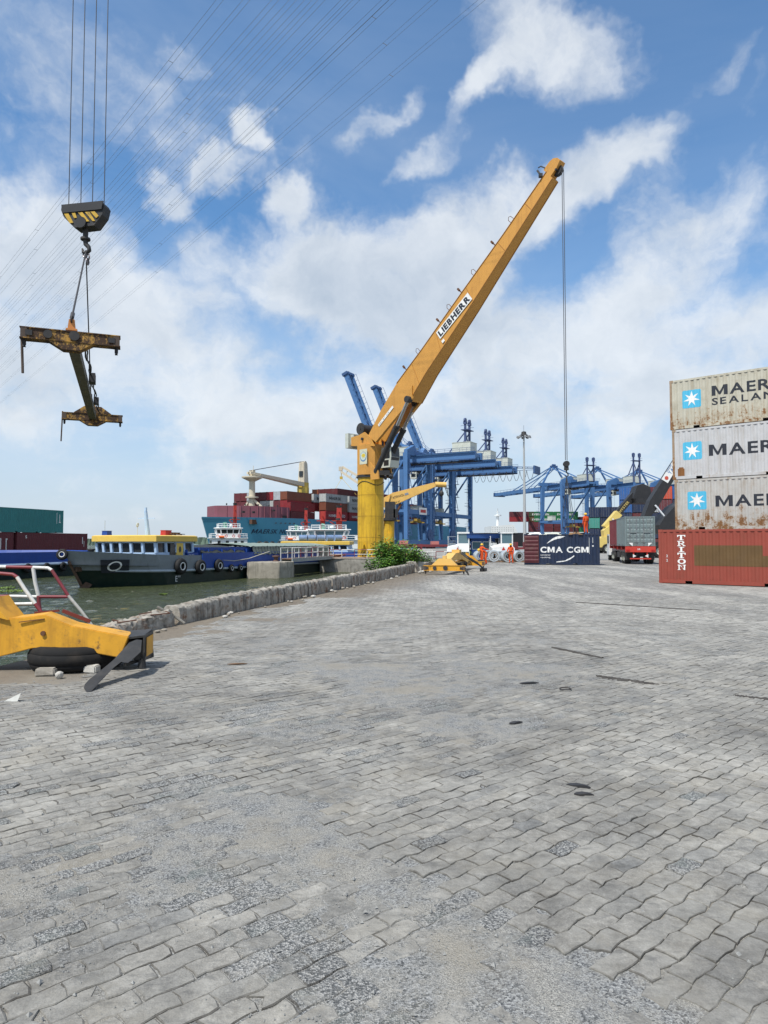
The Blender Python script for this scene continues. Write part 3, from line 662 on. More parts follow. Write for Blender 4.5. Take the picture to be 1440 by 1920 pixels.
# dark blue container being loaded by the crane hook
mN = mat('navy_paint', (.011,.022,.055), .5, var=.12, dirt=.3, streak=.25, dirtcol=(.05,.05,.055))
mDoor = mat('maroon_door_paint', (.08,.014,.02), .55, var=.12, dirt=.3, streak=.2)
CB = G(983, 1058.6); crz = radians(-11.8)
navy = container('dark blue open-top container with white lettering and maroon door', mN, CB, crz, 6.06, 2.55, doors='openx0', roofopen=True)
q = MB()
for i in range(7):
    z0 = .2+i*.315
    q.add([(-.02+a, -.055-b, z) for z, b in ((z0, 0), (z0+.07, .03), (z0+.2, .03), (z0+.27, 0)) for a in (.1, 1.16)], [(0,1,3,2),(2,3,5,4),(4,5,7,6)])
q.bx(.0, 1.2, -.055, -.02, .16, 2.43)
q.build('open_door', mDoor, navy, label='maroon ribbed door folded flat against the dark blue side')
side_letters(navy, 6.06, 'CMA CGM', 1.32, 1.02, .66, M_WPRINT, .03, 1.12)
side_letters(navy, 6.06, 'container', 1.32, .76, .17, M_WPRINT, .004, 1.2); side_letters(navy, 6.06, 'resolving', 1.34, .56, .17, M_WPRINT, .004, 1.2)
def swoosh(t, pts_up, pts_lo):
    vs = pts_up+pts_lo; n = len(pts_up); fs = [(i, i+1, n+i+1, n+i) for i in range(n-1)]
    flat('swoosh_logo', vs, fs, M_WPRINT, t, side_fr(), conform=lambda a, b: corr(a)-.012, breaks=corr_breaks(6.06), eps=.006)
swoosh(navy, [(1.85+.12*k, 1.76+.62*(1-((9-k)/9)**1.9)) for k in range(10)]+[(3.35, 2.36)], [(1.85+.12*k, 1.74+.44*(1-((9-k)/9)**1.6)) for k in range(10)]+[(3.3, 2.34)])
swoosh(navy, [(2.62+.14*k, .24+.16*(k/9)+.03 if k < 6 else .24+.45*((k)/10)**2.6+.10) for k in range(11)], [(2.6+.145*k, .20+.10*(k/10)+.42*((k)/10)**3.2) for k in range(11)])
rects(navy, 6.06, [(5.22, 5.25, .9, 2.25), (5.50, 5.54, 1.8, 2.25), (5.46, 5.58, 1.5, 1.62)], M_WPRINT, 'small_print')
# goods lying in and over the open top
for (x, y, z, dx, dy, dz, m_, lb) in ((.9, 1.1, 2.60, 1.0, 1.2, .10, M_WHITE, 'white bundle lying on top of the dark blue container near its open door'), (2.3, 1.1, 2.60, 1.25, 1.3, .11, M_HOUSE, 'pale bundle lying on the dark blue container above its lettering'), (4.15, 1., 2.61, .9, 1.1, .13, mat('brown_sacking', (.25,.15,.08), .9, var=.2), 'brown heap on the dark blue container beside the standing worker')):
    q = MB(); q.box((0, 0, 0), (dx, dy, dz), taper=(.86, .9)); q.box((dx*.15, 0, dz*.5+.02), (dx*.5, dy*.7, .05), taper=(.8, .8))
    q.bx(-dx/2-.1, -dx/2+.2, -1.1, 1.2, -dz/2-.06, -dz/2-.005); q.bx(dx/2-.2, dx/2+.1, -1.1, 1.2, -dz/2-.06, -dz/2-.005)
    o = q.build('cargo_bundle', m_); o.location = navy.matrix_basis @ V((x, y, z)); o.rotation_euler.z = crz
    tag(o, lb, 'cargo', 'bundles on the open-top container')
# ------------------------------------------------------------------ hoisting crane (big yellow one)
CX = V((P(695, 1020, 75).x, 75, 0)); HD = V((.67, -.742, 0)).normalized(); SD = V((HD.y, -HD.x, 0))    # boom heading; SD points to the side we see
if SD.y > 0: SD = -SD
def rz_(px, py, off=0.):
    """point of the boom's vertical plane (or one parallel to it) seen at this place of the photograph"""
    k = (px-720)/1280; X0 = CX.x+SD.x*off; Y0 = 75+SD.y*off; r = (Y0*k-X0)/(HD.x-HD.y*k); p = P(px, py, Y0+HD.y*r); return V((r, p.z))
crane = thing('harbour_crane', 'large yellow slewing crane on a thick round column with its long boom raised', 'crane', (CX.x, CX.y, 0.12))
def W2(r, s, z): return V((CX.x, CX.y, 0))+HD*r+SD*s+V((0, 0, z))
RC = 24.5*75/1280
zr = P(695, 895, 75).z
q = MB(); q.lathe([(RC+.22, .12), (RC+.22, .22), (RC, .24), (RC, zr-.05)], (CX.x, CX.y, 0), n=48); pil = q.build('column', M_YEL2, crane, smooth=40, world=True)
q = MB(); 
for k in range(22):
    a = k*2*pi/22; 
    vs = []
    for (da, z) in ((0, .40), (.13, .40), (.33, .85), (.20, .85)): vs.append((CX.x+(RC+.012)*cos(a+da), CX.y+(RC+.012)*sin(a+da), z))
    q.add(vs, [(0,1,2,3)])
q.build('hazard_stripe', M_KPRINT, pil, world=True, fix=False)
q = MB(); q.lathe([(RC, zr-.12), (RC+.14, zr-.10), (RC+.14, zr+.02), (RC+.06, zr+.04), (RC+.06, zr+.2), (RC-.1, zr+.2)], (CX.x, CX.y, 0), n=48); q.build('slewing_ring', M_DARK, crane, smooth=40, world=True)
q = MB(); q.tube([(CX.x+(RC+.03)*cos(a), CX.y+(RC+.03)*sin(a), zr-.75+.22*cos(a*3)) for a in [k*2*pi/32 for k in range(32)]], .035, closed=True); q.build('cable', M_DARK, crane, world=True)
bx0 = P(677, 1022, 73.4); q = MB(); q.box(bx0, (.5, .35, .75)); q.build('junction_box', M_YEL2, crane, world=True)
# slewing tower: octagonal, flat side plates
zt = P(695, 836, 75).z; oct_ = [(r*RC*1.0, s*RC) for r, s in ((-1,-.42),(-.42,-1),(.55,-1),(1.05,-.5),(1.05,.5),(.55,1),(-.42,1),(-1,.42))]
q = MB(); o_ = V((CX.x, CX.y, zr+.18)); vs = [o_+HD*a+SD*b for a, b in oct_]+[o_+HD*a+SD*b+V((0,0,zt-zr-.18)) for a, b in oct_]
q.add(vs, [tuple(range(7,-1,-1)), tuple(range(8,16))]+[(i,(i+1) % 8,8+(i+1) % 8,8+i) for i in range(8)]); tower = q.build('slewing_tower', M_YEL, crane, world=True)
# emblem panel on the flat of the tower that faces us
fdir = (V((0,0,0))-V((CX.x, CX.y, 0))).normalized(); best = max(range(8), key=lambda i: ((HD*oct_[i][0]+SD*oct_[i][1]+HD*oct_[(i+1) % 8][0]+SD*oct_[(i+1) % 8][1]).normalized()).dot(SD))
a0 = o_+HD*oct_[best][0]+SD*oct_[best][1]; b0 = o_+HD*oct_[(best+1) % 8][0]+SD*oct_[(best+1) % 8][1]
ctr = (a0+b0)/2; ex = V((-SD.y, SD.x, 0)); 
if ex.x < 0: ex = -ex
eo = ctr+SD*.012+V((0,0,1.2))+ex*.35
disc = lambda R, n=20, c=(0, 0): ([(c[0]+R*cos(2*pi*k/n), c[1]+R*sin(2*pi*k/n)) for k in range(n)], [tuple(range(n))])
fr = (eo+V((0,0,.75)), ex, V((0,0,1)))
pan = flat('emblem_panel', [(-.62,-.82),(.62,-.82),(.62,.82),(-.62,.82)], [(0,1,2,3)], mat('cream_print', (.55,.55,.42), .6, var=.04), crane, fr, world=True)
vs, fs = disc(.54); vs2, fs2 = disc(.45, c=(0, .05))
flat('emblem', vs, fs, mat('emblem_blue', (.10,.22,.42), .6), pan, fr, world=True, eps=.010); flat('emblem', vs2, fs2, mat('emblem_pale', (.52,.58,.50), .6), pan, fr, world=True, eps=.016)
flat('emblem', [(-.34,.10),(-.1,.33),(.2,.30),(.36,.12),(.22,-.02),(.30,-.16),(.05,-.05),(-.1,-.2),(-.12,-.02)], [tuple(range(9))], mat('emblem_yellow', (.60,.45,.05), .6), pan, fr, world=True, eps=.022)
# boom foot brackets, pins
pin = rz_(694, 825); 
for s in (-1, 1):
    q = MB(); p0 = W2(0, s*1.02*RC*.8, 0)
    prof = [rz_(672, 838), rz_(716, 838), rz_(708, 822), rz_(697, 812), rz_(686, 818), rz_(672, 822)]
    q.prism([(a.x, a.y) for a in prof], (V((CX.x, CX.y, 0))+SD*(s*1.02), HD, (0,0,1)), -.06, .06); q.build('boom_bracket', M_YEL, crane, world=True)
q = MB(); q.cyl(W2(pin.x, 1.25, pin.y), W2(pin.x, -1.25, pin.y), .16, n=12); q.build('boom_pin', M_DARK, crane, world=True)
# grey electrical box on the back, lifting frame plate behind it
bb = rz_(665, 828); q = MB(); q.M = Matrix.Translation(W2(bb.x-.1, .15, bb.y)) @ Matrix.Rotation(atan2(HD.y, HD.x), 4, 'Z'); q.box((0, 0, 0), (.55, 1.9, 1.65)); q.box((.5, 0, .1), (.6, 1.2, 1.1))
q.build('electrical_cabinet', M_HOUSE, crane, world=True)
wd = rz_(688, 806); q = MB(); q.cyl(W2(wd.x, .9, wd.y), W2(wd.x, -.9, wd.y), .52, n=24); q.cyl(W2(wd.x, 1.0, wd.y), W2(wd.x, .86, wd.y), .66, n=24); q.cyl(W2(wd.x, -1.0, wd.y), W2(wd.x, -.86, wd.y), .66, n=24); q.cyl(W2(wd.x, 1.06, wd.y), W2(wd.x, 1., wd.y), .1, n=10)
q.bar(W2(wd.x-.3, 0, wd.y-1.1), W2(wd.x-.1, 0, wd.y-.3), 1.6, .5); q.build('winch_drum', M_DARK, crane, smooth=35, world=True)
# boom: forked foot, boxed middle, long tapering arm, all real plates
HW = [1.0, .96, .90, .82, .68, .54, .42]
UP = [rz_(*p, w) for p, w in zip(((690,817),(716,766),(744,719),(792,655),(868,549),(950,437),(1032,322)), HW)]
LO = [rz_(*p, w) for p, w in zip(((704,829),(736,790),(768,752),(800,698),(882,577),(965,451),(1043,334)), HW)]
fork = MB()
for s in (-1, 1):
    A = []
    for i in range(3):
        for zq, P2 in ((0, LO[i]), (1, UP[i])):
            for w in (HW[i]*s, (HW[i]-.34)*s): A.append(W2(P2.x, w, P2.y))
    for i in range(2):
        b = 4*i; fork.add(A[b:b+8], [(0,2,6,4),(1,5,7,3),(0,4,5,1),(2,3,7,6),(0,1,3,2),(4,6,7,5)])
    fork.cyl(W2(pin.x, s*1.06, pin.y), W2(pin.x, s*.7, pin.y), .36, n=16)
boom = fork.build('boom_foot', M_YEL, crane, world=True)
arm = MB(); vs = []
for i in range(2, 7):
    for P2, w in ((LO[i], HW[i]), (LO[i], -HW[i]), (UP[i], -HW[i]), (UP[i], HW[i])): vs.append(W2(P2.x, w, P2.y))
arm.add(vs, [(4*i+k, 4*i+(k+1) % 4, 4*i+4+(k+1) % 4, 4*i+4+k) for i in range(4) for k in range(4)]+[(3,2,1,0),(16,17,18,19)])
arm = arm.build('boom_arm', M_YEL, crane, world=True)
# edge flanges, lamp brackets and rope guides along the upper edge
q = MB()
for s in (1, -1):
    for i in range(2, 6): q.bar(W2(UP[i].x, s*(HW[i]+.015), UP[i].y+.02), W2(UP[i+1].x, s*(HW[i+1]+.015), UP[i+1].y+.02), .07, .05); q.bar(W2(LO[i].x, s*(HW[i]+.015), LO[i].y-.02), W2(LO[i+1].x, s*(HW[i+1]+.015), LO[i+1].y-.02), .07, .05)
q.build('edge_flange', mat('dark_crane_yellow', (.34,.15,.03), .6, var=.1), arm, world=True)
for i, tt in enumerate((.10, .22, .37, .43, .50, .58, .70, .80)):
    f = tt*4; k = 2+int(f); u = f-int(f); a = UP[k].lerp(UP[k+1], u); d = (UP[k+1]-UP[k]).normalized(); nrm = V((-d.y, d.x)); w = HW[k]+(HW[k+1]-HW[k])*u
    q = MB()
    if i % 2 == 0:
        q.bar(W2(a.x, w-.02, a.y), W2(a.x+nrm.x*.42, w+.12, a.y+nrm.y*.42), .10); q.bar(W2(a.x+nrm.x*.3, w+.12, a.y+nrm.y*.3), W2(a.x+nrm.x*.62, w+.12, a.y+nrm.y*.62), .17); nm = 'lamp_bracket'
    else:
        pts = [(-.3, 0), (-.35, .55), (.0, .78), (.3, .62), (.38, 0)]
        q.tube([W2(a.x+d.x*p*.6+nrm.x*h, w-.1, a.y+d.y*p*.6+nrm.y*h) for p, h in pts], .028, 5); nm = 'rope_guide'
    q.build(nm, mat('rust_brown', (.13,.06,.03), .8, var=.2), arm, world=True)
# nose: rounded head and sheave
h0 = rz_(1036, 324); nose = [rz_(*p) for p in ((1031,322),(1044,334),(1056,318),(1063,303),(1058,299),(1050,300),(1043,306))]
q = MB(); q.prism([(a.x, a.y) for a in nose], (V((CX.x, CX.y, 0)), HD, (0,0,1)), -.40, .40); q.build('boom_head', M_YEL, arm, world=True)
shv = rz_(1055, 321); q = MB(); q.torus(W2(shv.x, .0, shv.y), SD, .40, .09, 24, 8); q.cyl(W2(shv.x, .14, shv.y), W2(shv.x, -.14, shv.y), .36, n=20); q.cyl(W2(shv.x, .46, shv.y), W2(shv.x, -.46, shv.y), .09, n=10); q.build('head_sheave', M_DARK, arm, smooth=40, world=True)
q = MB(); p1 = rz_(1034, 318); q.bar(W2(p1.x, .4, p1.y), W2(p1.x-.35, .5, p1.y+.25), .09); q.bar(W2(p1.x-.35, .5, p1.y+.25), W2(p1.x-.62, .5, p1.y+.22), .07); p1 = rz_(1027, 333); q.bar(W2(p1.x, .42, p1.y), W2(p1.x-.3, .55, p1.y+.55), .16); q.box(W2(p1.x, .5, p1.y), (.3, .3, .3)); q.build('limit_switch', M_DARK, arm, world=True)
# plate joints welded round the boom and the column
q = MB()
for tt in (.6, 1.35, 2.1, 2.85, 3.5):
    k = 2+int(tt); u = tt-int(tt); a1 = UP[k].lerp(UP[k+1], u); b1 = LO[k].lerp(LO[k+1], u); w = HW[k]+(HW[k+1]-HW[k])*u
    for s in (1, -1): q.bar(W2(a1.x, s*(w+.006), a1.y), W2(b1.x, s*(w+.006), b1.y), .035, .03, up=HD)
o = q.build('weld_seam', mat('dark_crane_yellow'), arm, world=True); o['kind'] = 'stuff'
q = MB()
for z in (2.4, 4.7, 7.0): q.torus((CX.x, CX.y, z), (0,0,1), RC+.004, .018, 48, 5)
for a in (-2.3, -1.2): q.cyl((CX.x+(RC+.004)*cos(a), CX.y+(RC+.004)*sin(a), .3), (CX.x+(RC+.004)*cos(a), CX.y+(RC+.004)*sin(a), zr-.2), .016, n=5)
o = q.build('weld_seam', mat('dark_column_yellow', (.33,.19,.02), .6, var=.2), pil, world=True); o['kind'] = 'stuff'
# maker's plate on the boom side
i = 4; dd = (UP[5]-UP[3]).normalized(); 
def side_pt(px, py):
    a = rz_(px, py, .75); tt = max(0., min(1., (a.y-UP[3].y)/(UP[4].y-UP[3].y))); return a, HW[3]+(HW[4]-HW[3])*tt
a, w = side_pt(829, 634); b, w2 = side_pt(886, 562)
pa = W2(a.x, w+.02, a.y); pb = W2(b.x, w2+.02, b.y); ax = (pb-pa).normalized(); ln = (pb-pa).length; nn = SD; ay = nn.cross(ax).normalized()
if ay.z < 0: ay = -ay
hh = .92
pl = flat('name_plate', [(-.12,-.02),(ln+.12,-.02),(ln+.12,hh),(-.12,hh)], [(0,1,2,3)], M_WPRINT, arm, (pa, ax, ay), world=True, eps=.012)
vs, fs = text_polys('LIEBHERR', 1., .05, 1.0); x0 = min(v[0] for v in vs); x1 = max(v[0] for v in vs); y1 = max(v[1] for v in vs); y0 = min(v[1] for v in vs)
flat('lettering', [((v[0]-x0)/(x1-x0)*(ln-.08)+.04, (v[1]-y0)/(y1-y0)*.70+.10) for v in vs], fs, M_KPRINT, pl, (pa, ax, ay), world=True, eps=.022)
a, w = side_pt(831, 640); q0 = W2(a.x, w+.02, a.y); flat('small_plate', [(-.05,-.25),(.3,-.25),(.3,.05),(-.05,.05)], [(0,1,2,3)], M_WPRINT, arm, (q0, ax, ay), world=True, eps=.012)
# capacity plate on the fork
a = rz_(711, 800, 1.); b = rz_(738, 764, 1.); pa = W2(a.x, 1.0, a.y); pb = W2(b.x, .965, b.y); ax2 = (pb-pa).normalized(); ay2 = SD.cross(ax2); ay2 = ay2 if ay2.z > 0 else -ay2
pl2 = flat('capacity_plate', [(0,0),((pb-pa).length,0),((pb-pa).length,.30),(0,.30)], [(0,1,2,3)], M_WPRINT, boom, (pa, ax2, ay2), world=True, eps=.03)
letters('S.W.L. 40 T  24 M', mat('grey_print', (.2,.2,.2), .6), pl2, (pa+ax2*.12+ay2*.06, ax2, ay2), .24, .01, .95, world=True, eps=.04)
# luffing cylinders each side: barrel, rod
for s, ptop, pmid, pbot in ((1, (766,749), (745,798), (706,883)), (-1, (780,757), (757,805), (722,880))):
    so_ = 1.16 if s == 1 else -.70
    T, Md, B = rz_(*ptop, so_), rz_(*pmid, so_), rz_(*pbot, so_)
    q0, q1, q2 = (W2(x.x, so_, x.y) for x in (T, Md, B)); T, B = W2(T.x, 0, T.y), W2(B.x, 0, B.y)
    lg = MB(); lp = [UP[2]*.25+LO[2]*.75, V(((q0-W2(0,0,0)).dot(HD)-.35, q0.z-.05)), V(((q0-W2(0,0,0)).dot(HD)+.05, q0.z-.38)), V(((q0-W2(0,0,0)).dot(HD)+.45, q0.z+.1)), LO[2]*.8+LO[3]*.2, LO[2]*.7+UP[3]*.3]
    lg.prism([(p.x, p.y) for p in lp], (V((CX.x, CX.y, 0))+SD*(s*.93), HD, (0,0,1)), -.08, .08); lg.build('cylinder_lug', M_YEL, boom, world=True)
    cy = MB(); cy.cyl(q2, q1, .30, n=14); cy.cyl(q1-(q1-q2).normalized()*.3, q1, .34, n=14); cy.cyl(q2-SD*.2, q2+SD*.2, .26, n=12); cyo = cy.build('luffing_cylinder', M_DARK, crane, smooth=40, world=True)
    cy = MB(); cy.cyl(q1, q0, .18, n=12); cy.build('piston_rod', M_STEEL, cyo, smooth=40, world=True)
    cy = MB(); cy.cyl(q0-SD*.3, q0+SD*.3, .34, n=14); cy.build('rod_end', M_DARK, cyo, smooth=40, world=True)
    cy = MB(); lug = [B+HD*(-.8)+V((0,0,-.9)), B+HD*.5+V((0,0,-.9)), B+HD*.35+V((0,0,.35)), B+HD*(-.25)+V((0,0,.4)), B+HD*(-.9)+V((0,0,1.))]
    cy.prism([((p-W2(0,0,0)).dot(HD), p.z) for p in lug], (V((CX.x, CX.y, 0))+SD*(s*1.25), HD, (0,0,1)), -.07, .07); cy.build('cylinder_bracket', M_YEL, crane, world=True)
# operator's cab and machinery beside the tower
cb = P(729, 857, 73.2); cz = P(729, 876, 73.2).z
q = MB(); q.M = Matrix.Translation(V((cb.x+.15, cb.y+.7, cz))) @ Matrix.Rotation(atan2(HD.y, HD.x), 4, 'Z')
q.add([(-.75,-.65,0),(.65,-.65,.0),(.85,-.65,1.1),(.75,-.65,2.2),(-.75,-.65,2.2),(-.75,.65,0),(.65,.65,0),(.85,.65,1.1),(.75,.65,2.2),(-.75,.65,2.2)], [(0,1,2,3,4),(9,8,7,6,5),(0,5,6,1),(1,6,7,2),(2,7,8,3),(3,8,9,4),(4,9,5,0)]); cab = q.build('operator_cab', M_HOUSE, crane, world=True)
for (c, d) in (((.1,-.66,1.45),(1.1,.03,.95)), ((.1,-.66,.5),(.75,.03,.6))):
    g2 = MB(); g2.M = Matrix.Translation(V((cb.x+.15, cb.y+.7, cz))) @ Matrix.Rotation(atan2(HD.y, HD.x), 4, 'Z'); g2.box(c, d); g2.build('window', M_GLASS, cab, world=True)
g2 = MB(); g2.M = Matrix.Translation(V((cb.x+.15, cb.y+.7, cz))) @ Matrix.Rotation(atan2(HD.y, HD.x), 4, 'Z'); g2.add([(.66,-.58,.15),(.86,-.58,1.1),(.86,.58,1.1),(.66,.58,.15)],[(0,1,2,3)]); g2.add([(.86,-.58,1.14),(.77,-.58,2.1),(.77,.58,2.1),(.86,.58,1.14)],[(0,1,2,3)]); g2.build('windscreen', M_GLASS, cab, world=True)
q = MB(); q.M = Matrix.Translation(V((cb.x-.55, cb.y+.5, cz-.8))); q.box((0,0,.2),(1.3,1.2,.5)); q.cyl((.5,-.3,.1),(.9,-.5,-.4),.22); q.cyl((.2,-.4,.0),(.2,-.7,-.5),.15); q.box((.8,-.2,-.1),(.5,.5,.5)); q.cyl((-.1,-.4,3.15),(-.1,-.4,3.6),.12,n=8); q.cyl((.25,-.4,3.15),(.25,-.4,3.6),.12,n=8); q.build('slewing_drive', M_DARK, crane, world=True)
# hoist rope, hook block, slings
tipx = W2(shv.x+.42, 0, shv.y); hkY = tipx.y; hz = P(1057, 872, hkY).z
hb = thing('hook_block', 'black hook block hanging from the tall yellow boom over the dark blue container', 'hook', (tipx.x, tipx.y, hz-.4))
q = MB(); 
for dx in (-.07, .07): q.cyl((dx, 0, .8), (dx, 0, shv.y-hz+.35), .03, n=5)
q.build('hoist_rope', M_ROPE, hb)
q = MB(); q.box((0,0,.35),(.34,.3,.75),taper=(.7,.8)); q.cyl((0,.2,.5),(0,-.2,.5),.24,n=14); q.cyl((0,0,-.05),(0,0,.05),.09,n=8); q.build('block', M_DARK, hb)
q = MB(); q.tube([(0,0,.05),(.0,0,-.2),(.13,0,-.32),(.14,0,-.48),(0,0,-.58),(-.13,0,-.5),(-.14,0,-.42)], [.06,.06,.06,.055,.05,.04,.02], 8); q.build('hook', M_DARK, hb, smooth=50)
for (ex_, ey_, ez_) in ((.15,.5,2.62-hz),(.75,-.1,2.62-hz),(.35,-.7,2.62-hz),(-.3,.6,2.62-hz)):
    q = MB(); z_e = ez_+.4; q.tube([(0,0,-.52),(ex_*.35,ey_*.35,z_e*.4),(ex_,ey_,z_e)], .026, 5); q.build('sling', M_ROPE, hb)
# ------------------------------------------------------------------ hulls
def hull_fn(L, B, zt, zw, rake, stern=.8, ent=.30):
    """half breadth of a hull at station x and height z, x from the bow"""
    def half(x, z):
        f = (z-zw)/(zt-zw)
        x0 = -rake*f; u = (x-x0)/(L*ent)
        b = B/2*(1-max(0, 1-u)**2.2) if u > 0 else 0.
        v = (L-x)/(L*.12)
        if v < 1: b *= stern+(1-stern)*max(v, 0)
        return max(b, 0.02)
    return half
def hull(name, parent, mats, L, B, zt, zw, rake, zsplit, sheer=0., nx=26, stern=.8, deck=None, ent=.30):
    """shell in bands of colour; returns the breadth function"""
    half = hull_fn(L, B, zt, zw, rake, stern, ent)
    lev = [(-.0, zw-.6), (0, zw), (0, zsplit), (0, zsplit+.001), (1, zt)]
    fr = [(i/nx)**1.6 for i in range(nx+1)]
    def pt(i, k, s):
        z = lev[k][1] if k < 4 else zt
        f = (z-zw)/(zt-zw); x0 = -rake*f
        x = x0+(L-x0)*fr[i]
        zz = z+(sheer*max(0, 1-x/(L*.3))**2*f if k >= 2 else 0)
        return V((x, s*half(x, z), zz))
    q = MB()
    for s in (1, -1):
        for k in (0, 1, 3):
            k2 = k+1
            for i in range(nx):
                q.add([pt(i, k, s), pt(i+1, k, s), pt(i+1, k2, s), pt(i, k2, s)], [(0,1,2,3)], 1 if k < 3 else 0)
    for k in (0, 1, 3):
        q.add([pt(nx, k, 1), pt(nx, k, -1), pt(nx, k+1, -1), pt(nx, k+1, 1)], [(0,1,2,3)], 1 if k < 3 else 0)
        q.add([pt(0, k, 1), pt(0, k, -1), pt(0, k+1, -1), pt(0, k+1, 1)], [(0,1,2,3)], 1 if k < 3 else 0)
    bm_ = q; me_ob = q.build(name, mats, parent, smooth=35)
    q = MB(); dz = zt-(deck or .5)
    for i in range(nx):
        a = pt(i, 4, 1); b = pt(i+1, 4, 1); a2 = pt(i, 4, -1); b2 = pt(i+1, 4, -1)
        for p in (a, b, a2, b2): p.z = dz+(p.z-zt)*.6; p.y *= .985
        q.add([a, b, b2, a2], [(0,1,2,3)])
    q.build('deck', mat('deck_grey', (.16,.17,.17), .8, var=.15, dirt=.4), parent, fix=False)
    return half, pt
def tyre(parent, c, ax, R, name='fender_tyre', ring=True, r=None):
    r = r or R*.36
    q = MB(); q.torus(c, ax, R-r, r, 20, 8); t = q.build(name, M_BLACK, parent, smooth=60)
    if ring:
        a = V(ax).normalized(); q = MB(); q.torus(V(c)+a*r*.75, a, R-r*1.55, r*.22, 20, 6); q.build('white_ring', M_WPRINT, t, smooth=60)
    return t
# ------------------------------------------------------------------ grey river barge with the yellow wheelhouse roof
mHG = mat('hull_grey', (.20,.225,.24), .55, var=.08, dirt=.2, streak=.2, dirtcol=(.10,.09,.07))
mHGr = mat('hull_dark_green', (.006,.020,.016), .4, var=.2, dirt=.1)
mHB = mat('barge_blue', (.015,.06,.29), .45, var=.1, streak=.2, dirtcol=(.02,.03,.07))
mPB = mat('wheelhouse_pale_blue', (.42,.56,.76), .5, var=.05, dirt=.12)
mYR = mat('roof_yellow', (.70,.47,.09), .5, var=.06, dirt=.12)
mTD = mat('dark_tarpaulin', (.028,.034,.032), .75, var=.3, bump=.3)
mTG = mat('grey_green_tarpaulin', (.20,.25,.22), .8, var=.15, bump=.3)
mTF = mat('hanging_tarpaulin', (.055,.07,.065), .8, var=.35, bump=.4)
B0 = G(152, 1104, ZW); Q_ = G(465, 1085, ZW); hb_ = 3.25
vv = Q_-B0; ang = atan2(vv.y, vv.x)+math.asin(hb_/vv.length)
ba = thing('river_barge', 'grey and dark green river barge with a yellow-roofed wheelhouse at its bow and tyre fenders', 'barge', (B0.x, B0.y, ZW), ang, 'river barges')
def bl(p):  # world -> barge
    return frame_of(ba).inverted() @ V(p)
half, hpt = hull('hull', ba, [mHG, mHGr], 33, hb_*2, 2.15, 0, 1.5, 1.08, sheer=.35, deck=.75, ent=.19)
def hull_xs(px, z=None):
    """station on the near side (y=-hb) seen at photo column px"""
    e = V((cos(ang), sin(ang))); n = V((e.y, -e.x)); o = V((B0.x, B0.y))+n*hb_; k = (px-720)/1280
    return (k*o.y-o.x)/(e.x-k*e.y)
q = MB()
for s in (-1, 1):
    pts = [V((x, s*(half(x, .98)+.03), 1.02+.25*max(0, 1-x/9)**2)) for x in [1.2+i*1.2 for i in range(27)]]
    q.tube(pts, .10, 8)
q.build('rubbing_strake', mat('strake_grey', (.34,.40,.44), .5, var=.08, dirt=.2), ba, smooth=60)
# black eye panel with a white ring, painted on plates on the bow
def on_hull(x, z, s=-1, e=.015): return V((x, s*(half(x, min(z, 2.15))+e), z))
pq = []
for (x, z) in ((.15, 1.98),(1.75, 1.92),(1.95, 1.08),(.50, 1.08)): pq.append((x, z))
q = MB(); nU = 6
grid = []
for j in range(4):
    for i in range(nU+1):
        u = i/nU; w = j/3
        xt = pq[0][0]+(pq[1][0]-pq[0][0])*u; xb = pq[3][0]+(pq[2][0]-pq[3][0])*u
        grid.append(on_hull(xt*(1-w)+xb*w, (1.97*(1-w)+1.05*w)))
q.add(grid, [(j*(nU+1)+i, j*(nU+1)+i+1, (j+1)*(nU+1)+i+1, (j+1)*(nU+1)+i) for j in range(3) for i in range(nU)])
eye = q.build('eye_panel', M_KPRINT, ba, fix=False)
q = MB(); vs = []
for k in range(28):
    a = 2*pi*k/28
    for R in (.30, .40): vs.append(on_hull(1.02+R*.95*cos(a), 1.52+R*.85*sin(a), e=.035))
q.add(vs, [(2*k, 2*k+1, (2*k+3) % 56, (2*k+2) % 56) for k in range(28)]); q.build('eye_ring', M_WPRINT, eye, fix=False)
for px, R, z in ((336, .62, 1.38), (373, .58, 1.25), (407, .54, 1.28), (431, .34, 1.0), (448, .32, .98)):
    x = hull_xs(px); tyre(ba, (x, -half(x, z)-.2, z), (0, -1, 0), R)
tyre(ba, (-1.55, .1, 2.35), (-.8, -.5, .1), .38)
q = MB(); q.cyl((-1.2, -.1, 1.9), (-.2, -.25, .2), .10, n=8); q.box((-.6, -.35, 1.35), (.4, .2, .3)); q.add([(-.4,-.3,.1),(.0,-.6,-.05),(.3,-.7,.3),(-.1,-.5,.5)], [(0,1,2,3)]); q.build('anchor', mat('rusty_anchor', (.10,.06,.04), .9, var=.3), ba)
vs, fs = text_polys("E'''", .62, 0., .9); x0 = hull_xs(330)
q = MB(); q.add([on_hull(x0+a, .25+b, e=.02) for a, b in vs], fs); q.build('lettering', M_WPRINT, ba, fix=False)
